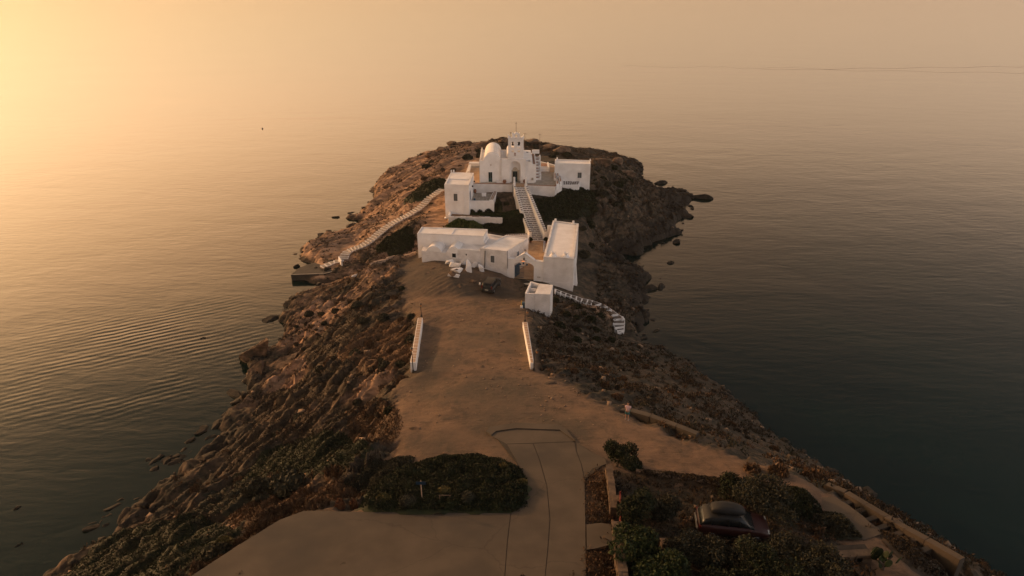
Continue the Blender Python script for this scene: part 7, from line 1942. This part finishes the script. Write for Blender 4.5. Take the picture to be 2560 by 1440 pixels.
# ruined stone wall at the bottom right
rw = thing('ruined_wall', 'low ruined stone wall with two dark openings at the bottom right', 'wall')
a, b = hit(2076, 1396), hit(2172, 1400); u = (b - a); u.z = 0; Lr = u.length; u.normalize(); n = Vector((-u.y, u.x, 0)); rz = math.atan2(u.y, u.x)
zb = min(a.z, b.z) - .3; zt = max(a.z, b.z) + 0.35
for (s, e, z0, z1) in ((0, .26, 0, 1), (.36, .56, 0, 1), (.74, 1, 0, 1), (0, 1, 1, 1.25)):
    m_ = a + u * Lr * (s + e) / 2
    MB().box((m_.x, m_.y, zb + (zt - zb - .2) * z0 + (0.002 if z0 else 0)), (Lr * (e - s), 0.55, (zt - zb - .2) * (z1 - z0)), rz).build('masonry', M['wallstone'], rw, bevel=0.03)
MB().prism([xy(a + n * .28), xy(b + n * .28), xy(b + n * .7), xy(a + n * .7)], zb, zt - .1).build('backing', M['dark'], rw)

# ------------------------------------------------------------------ road sign in the thicket
M['signblue'] = noise_mat('dark_blue_sign', (0.006, 0.022, 0.045), (0.008, 0.028, 0.055), 3, 0.5, 0)
p = G(1056, 1258); zz_ = WY(1056, 1204, p.y).z
sg = thing('road_sign', 'small blue rectangular sign on a thin post standing in the oval thicket', 'sign', (p.x, p.y, height(p.x, p.y)))
hz_ = zz_ - height(p.x, p.y)
MB().tube((0, 0, 0), (0, 0, hz_ + 0.05), 0.035, n=8).build('post', M['tan'], sg)
MB().box((0, -0.05, hz_ - 0.2), (0.62, 0.03, 0.24)).build('sign_plate', M['signblue'], sg, bevel=0.008)
p = G(1113, 1262)
tag(MB().box((0, 0, 0), (0.75, 0.03, 0.03)).tube((-.33, 0, -.75), (-.33, 0, 0), 0.02, n=6).tube((.33, 0, -.75), (.33, 0, 0), 0.015, n=6).build('low_rail', M['rust']), 'short pale metal rail in the oval thicket right of the blue sign', 'rail').location = (p.x, p.y, height(p.x, p.y) + 0.8)
bu = W(656, 322, 0)
bo = thing('buoy', 'tiny dark buoy floating alone far out on the left', 'buoy', (bu.x, bu.y, 0)); bo.scale = (.42, .42, .42)
MB().lathe((0, 0, -0.4), [(0.3, 0), (0.75, 0.2), (0.8, 0.5), (0.45, 0.8), (0.15, 1.5), (0.03, 1.6)], 12).build('float', M['iron'], bo, smooth=True)

# ------------------------------------------------------------------ cars
def loft(stations, prof, name, mat, parent, smooth=True, closed=True, sub=0):
    """stations: list of (x, z0, z1, w); prof(k)->list of (y in -1..1, z in 0..1) outline"""
    bm = bmesh.new(); rings = []
    for x, z0, z1, w, *r in stations:
        rings.append([bm.verts.new((x + (r[0] * (zz - 0.5) if r else 0), y * w, z0 + (z1 - z0) * zz)) for y, zz in prof])
    n = len(prof)
    for a, b in zip(rings[:-1], rings[1:]):
        for i in range(n):
            if not closed and i == n - 1: continue
            bm.faces.new((a[i], a[(i + 1) % n], b[(i + 1) % n], b[i]))
    bm.faces.new(rings[0][::-1]); bm.faces.new(rings[-1])
    bmesh.ops.recalc_face_normals(bm, faces=bm.faces)
    me = bpy.data.meshes.new(name); bm.to_mesh(me); bm.free()
    o = link_mesh(name, me, mat, parent)
    if smooth:
        for f in me.polygons: f.use_smooth = True
        if sub:
            m = o.modifiers.new('s', 'SUBSURF'); m.levels = sub; m.render_levels = sub
    return o
BODYP = [(-0.80, 0), (-0.97, 0.18), (-1.0, 0.5), (-0.97, 0.8), (-0.86, 1.0), (-0.4, 1.03), (0.4, 1.03), (0.86, 1.0), (0.97, 0.8), (1.0, 0.5), (0.97, 0.18), (0.80, 0)]
CABP = [(-1.0, 0), (-0.97, 0.4), (-0.90, 0.85), (-0.80, 0.98), (-0.4, 1.03), (0.4, 1.03), (0.80, 0.98), (0.90, 0.85), (0.97, 0.4), (1.0, 0)]
def paint(name, col, rough=0.3):
    m, nt, b = new_mat(name); L = nt.links.new
    geo = N(nt, 'ShaderNodeNewGeometry'); n = N(nt, 'ShaderNodeTexNoise'); n.inputs['Scale'].default_value = 2.5; n.inputs['Detail'].default_value = 6; L(geo.outputs['Position'], n.inputs['Vector'])
    mx = N(nt, 'ShaderNodeMix', data_type='RGBA'); mx.inputs[6].default_value = (*col, 1); mx.inputs[7].default_value = (*(c * 0.7 + 0.015 for c in col), 1); L(n.outputs['Fac'], mx.inputs[0]); L(mx.outputs[2], b.inputs['Base Color'])
    mr = N(nt, 'ShaderNodeMapRange'); mr.inputs[3].default_value = rough; mr.inputs[4].default_value = rough + .25; L(n.outputs['Fac'], mr.inputs[0]); L(mr.outputs[0], b.inputs['Roughness'])
    b.inputs['Specular IOR Level'].default_value = 0.3
    return m
M['black_paint'] = paint('black_car_paint', (0.008, 0.011, 0.012)); M['red_paint'] = paint('dark_red_car_paint', (0.032, 0.005, 0.004))
M['boxplastic'] = noise_mat('black_box_plastic', (0.010, 0.011, 0.012), (0.016, 0.017, 0.018), 3, 0.6, 0.05, 30, 0.005, spec=0.2)
M['tyre'] = noise_mat('tyre', (0.012, 0.012, 0.012), (0.02, 0.02, 0.02), 9, 0.9, 0); M['rim'] = noise_mat('alloy_rim', (0.22, 0.22, 0.22), (0.3, 0.3, 0.3), 4, 0.35, 0, metallic=0.8)
M['tail'] = noise_mat('red_tail_lens', (0.10, 0.012, 0.008), (0.15, 0.016, 0.01), 6, 0.3, 0); M['headl'] = noise_mat('clear_lamp_lens', (0.3, 0.33, 0.33), (0.4, 0.42, 0.42), 6, 0.15, 0)
M['plate'] = noise_mat('number_plate', (0.45, 0.43, 0.36), (0.5, 0.48, 0.4), 6, 0.5, 0)
def wheel(parent, x, y, r, w=0.22):
    wl = MB().tube((x, y - w / 2, r), (x, y + w / 2, r), r, n=20).build('wheel', M['tyre'], parent, bevel=0.03)
    s = 1 if y > 0 else -1
    rm = MB().tube((x, y + s * (w / 2 - 0.02), r), (x, y + s * (w / 2 + 0.015), r), r * 0.64, r * 0.58, n=16).build('rim', M['rim'], wl)
def car(kind, p, rz, label):
    c_ = thing('parked_car', label, 'car', p, rz)
    if kind == 'suv':
        pm = M['black_paint']; hw = 0.91
        loft([(-2.22, .50, .92, .74), (-2.16, .36, 1.02, .84), (-2.02, .30, 1.08, .90), (-1.3, .28, 1.08, hw), (0, .28, 1.05, hw), (1.0, .28, 1.04, hw), (1.6, .30, 1.0, .90), (2.05, .34, .92, .85), (2.22, .42, .80, .74)], BODYP, 'body', pm, c_)
        loft([(-2.10, 1.0, 1.06, .80), (-1.90, 1.0, 1.60, .78), (-1.70, 1.0, 1.66, .78), (-0.6, 1.0, 1.70, .79), (0.3, 1.0, 1.66, .78), (0.6, 1.0, 1.55, .78), (1.25, 1.0, 1.06, .80)], CABP, 'window_band', M['glass'], c_)
        loft([(-1.96, 1.62, 1.655, .70), (-1.75, 1.64, 1.72, .72), (-0.6, 1.66, 1.765, .74), (0.25, 1.63, 1.72, .72), (0.42, 1.60, 1.66, .68)], CABP, 'roof', M['roofpaint'], c_)
        for s in (-1, 1):
            MB().box((-0.75, s * 0.66, 1.74), (2.1, 0.04, 0.05)).build('roof_rail', M['iron'], c_)
            for x in (-1.55, -0.55, 0.35):
                MB().prism([(x - .05, s * .775), (x + .05, s * .775), (x + .05, s * .82), (x - .05, s * .82)], 1.05, 1.62).build('pillar', pm, c_)
            MB().box((-2.12, s * 0.74, 0.92), (0.14, 0.16, 0.5)).build('tail_light', M['tail'], c_, bevel=0.02)
            MB().box((2.10, s * 0.62, 0.74), (0.14, 0.3, 0.14)).build('headlight', M['headl'], c_, bevel=0.02)
            MB().box((0.95, s * 1.0, 1.0), (0.12, 0.2, 0.14)).build('mirror', pm, c_, bevel=0.02)
            for x in (-1.35, 1.35): wheel(c_, x, s * 0.80, 0.36)
        MB().box((-2.235, 0, 0.74), (0.03, 0.52, 0.12)).build('number_plate', M['plate'], c_)
        MB().box((-2.22, 0, 0.40), (0.12, 1.6, 0.2)).build('bumper', M['iron'], c_, bevel=0.03)
    else:
        pm = M['red_paint']; hw = 0.89
        loft([(-2.12, .46, .84, .68), (-2.05, .34, .94, .80), (-1.9, .28, .99, .86), (-1.2, .26, .99, hw), (0, .26, .95, hw), (0.9, .26, .92, hw), (1.5, .28, .86, .87), (1.95, .32, .76, .80), (2.13, .40, .64, .66)], BODYP, 'body', pm, c_)
        loft([(-2.02, .92, .98, .76), (-1.70, .92, 1.32, .73), (-1.3, .92, 1.43, .71), (-0.4, .92, 1.50, .71), (0.2, .92, 1.46, .70), (0.5, .92, 1.34, .70), (1.15, .90, .96, .74)], CABP, 'window_band', M['glass'], c_)
        loft([(-1.80, 1.31, 1.34, .62), (-1.4, 1.40, 1.48, .65), (-0.4, 1.46, 1.56, .66), (0.15, 1.43, 1.51, .64), (0.28, 1.40, 1.45, .60)], CABP, 'roof', M['boxplastic'], c_)
        for s in (-1, 1):
            for x in (-1.35, -0.35, 0.3):
                MB().prism([(x - .04, s * .70), (x + .04, s * .70), (x + .04, s * .745), (x - .04, s * .745)], .97, 1.42).build('pillar', M['black_paint'], c_)
            MB().box((-2.0, s * 0.68, 0.78), (0.16, 0.26, 0.16)).build('tail_light', M['tail'], c_, bevel=0.02)
            MB().box((1.99, s * 0.58, 0.62), (0.16, 0.3, 0.13)).build('headlight', M['headl'], c_, bevel=0.02)
            MB().box((0.85, s * 0.96, .92), (0.12, 0.2, 0.13)).build('mirror', pm, c_, bevel=0.02)
            for x in (-1.28, 1.30): wheel(c_, x, s * 0.77, 0.32)
        MB().box((-2.14, 0, 0.50), (0.10, 1.35, 0.14)).build('bumper', M['pave'], c_, bevel=0.03)
        MB().box((-2.16, 0, 0.68), (0.03, 0.52, 0.12)).build('number_plate', M['plate'], c_)
    return c_
M['roofpaint'] = paint('dusty_black_roof', (0.014, 0.012, 0.011), 0.45)
p = hit(1222, 733)
car('suv', (p.x + .35, p.y + 1.6, height(p.x + .3, p.y + 1.6)), R(73), 'black off-road car parked with its back to us in front of the gate')
a = hit(1830, 1338)
rc = (a.x, a.y + .3, height(a.x, a.y) + 0.02)
c2_ = car('hatch', rc, R(-7), 'dark red hatchback with a black roof parked among the olive trees')
rb = thing('roof_box', 'black domed luggage box lying on the roof of the red car', 'roof box', (rc[0] - 0.45, rc[1] + 0.05, rc[2] + 1.6), R(-7))
loft([(-0.95, 0.0, 0.12, .28), (-0.85, 0.0, 0.28, .38), (-0.3, 0, 0.40, .42), (0.4, 0, 0.38, .42), (0.9, 0, 0.24, .34), (1.08, 0.0, 0.08, .2)], CABP, 'lid', M['boxplastic'], rb)

# ------------------------------------------------------------------ the walker
pm_ = hit(1567, 1050)
pe = thing('person', 'person in pink shirt and teal shorts by the ledge, holding a phone', 'person', (pm_.x, pm_.y, height(pm_.x, pm_.y)), R(70))
M['skin'] = noise_mat('skin', (0.32, 0.17, 0.11), (0.36, 0.2, 0.13), 6, 0.6, 0); M['shirt'] = noise_mat('pink_shirt', (0.50, 0.33, 0.34), (0.56, 0.38, 0.38), 5, 0.9, 0.1, 20, 0.01)
M['shorts'] = noise_mat('teal_shorts', (0.02, 0.10, 0.12), (0.03, 0.13, 0.15), 5, 0.9, 0.1, 20, 0.01); M['hair'] = noise_mat('dark_hair', (0.015, 0.011, 0.008), (0.03, 0.02, 0.014), 20, 0.8, 0.2, 30, 0.01)
M['shoe'] = noise_mat('pale_shoes', (0.3, 0.29, 0.28), (0.38, 0.37, 0.35), 9, 0.7, 0)
def skin(name, verts, edges, radii, mat, parent, lev=2, root=0):
    me = bpy.data.meshes.new(name); me.from_pydata(verts, edges, []); o = link_mesh(name, me, mat, parent)
    m = o.modifiers.new('skin', 'SKIN'); me.skin_vertices[0].data
    for i, r_ in enumerate(radii):
        s = me.skin_vertices[0].data[i]; s.radius = r_ if isinstance(r_, tuple) else (r_, r_); s.use_root = (i == root)
    m.use_smooth_shade = True
    u = o.modifiers.new('sub', 'SUBSURF'); u.levels = lev; u.render_levels = lev
    return o
# x forward, y left
bv = [(0, 0, .93), (0.0, 0, 1.12), (0.0, 0, 1.32), (0.01, 0, 1.44), (0.03, 0, 1.53), (0.055, 0, 1.62), (0.05, 0, 1.71),
      (0, .10, .88), (0.02, .11, .50), (-0.02, .12, .09), (0.13, .13, .04),
      (0, -.10, .88), (-0.03, -.11, .50), (-0.07, -.12, .09), (0.08, -.14, .04),
      (0, .17, 1.40), (-0.03, .22, 1.13), (0.20, .12, 1.14),
      (0, -.17, 1.40), (-0.03, -.22, 1.13), (0.20, -.12, 1.14)]
be = [(0, 1), (1, 2), (2, 3), (3, 4), (4, 5), (5, 6), (0, 7), (7, 8), (8, 9), (9, 10), (0, 11), (11, 12), (12, 13), (13, 14), (2, 15), (15, 16), (16, 17), (2, 18), (18, 19), (19, 20)]
br_ = [(.13, .16), (.11, .14), (.12, .17), .06, .055, (.095, .08), (.085, .075), .085, .055, .04, (.035, .03), .085, .055, .04, (.035, .03), .06, .042, .03, .06, .042, .03]
skin('body', bv, be, br_, M['skin'], pe)
skin('shirt', [(0, 0, .92), (0, 0, 1.12), (0, 0, 1.34), (0.01, 0, 1.43), (0, .18, 1.385), (-0.02, .22, 1.24), (0, -.18, 1.385), (-0.02, -.22, 1.24)], [(0, 1), (1, 2), (2, 3), (2, 4), (4, 5), (2, 6), (6, 7)], [(.155, .18), (.14, .165), (.14, .18), .075, .08, .075, .08, .075], M['shirt'], pe)
skin('shorts', [(0, 0, .95), (0, .10, .84), (0.01, .11, .56), (0, -.10, .84), (-0.02, -.11, .56)], [(0, 1), (1, 2), (0, 3), (3, 4)], [(.14, .165), .11, .095, .11, .095], M['shorts'], pe)
skin('hair', [(0.02, 0, 1.68), (0.03, 0, 1.75)], [(0, 1)], [(.10, .09), (.085, .08)], M['hair'], pe)
for s, dx in ((1, .03), (-1, -.02)):
    MB().box((dx + .03, s * .125, 0.0), (0.27, 0.10, 0.085)).build('shoe', M['shoe'], pe, bevel=0.03, smooth=True)
    for k in range(4):
        y_ = s * (0.03 + 0.022 * k)
        MB().tube((0.21, s * .10 - s * .01 * k, 1.135 + .012 * k), (0.275, s * .055, 1.15 + .016 * k), .010, .008, 6).build('finger', M['skin'], pe)
    MB().tube((0.20, s * .09, 1.17), (0.25, s * .045, 1.215), .011, .009, 6).build('thumb', M['skin'], pe)
MB().box((0.075 + .075, 0, 1.615), (0.035, 0.03, 0.045)).build('nose', M['skin'], pe, bevel=0.01)
tag(MB().box((0, 0, 0), (0.012, 0.075, 0.15)).build('phone', M['iron'], bevel=0.003), 'dark phone held in both hands by the walker', 'phone')
ph = bpy.data.objects['phone']; ph.location = Vector(pe.location) + Matrix.Rotation(R(70), 3, 'Z') @ Vector((0.275, 0, 1.20)); ph.rotation_euler = (0, R(-40), R(70))
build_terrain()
build_sea()
build_haze(0.00008)

slick('drift_line', [(x, 166 + (x - 1560) * 0.0105 + 1.6 * math.sin(x * .031) + math.sin(x * .11)) for x in range(1560, 2100, 12)], 0.5)
slick('drift_line', [(x, 172 - (x - 2100) * 0.012 + 1.2 * math.sin(x * .04)) for x in range(2060, 2900, 12)], 0.8)
slick('drift_line', [(x, 175 + (x - 2060) * 0.016 + 1.2 * math.sin(x * .03)) for x in range(1900, 2900, 12)], 0.7)
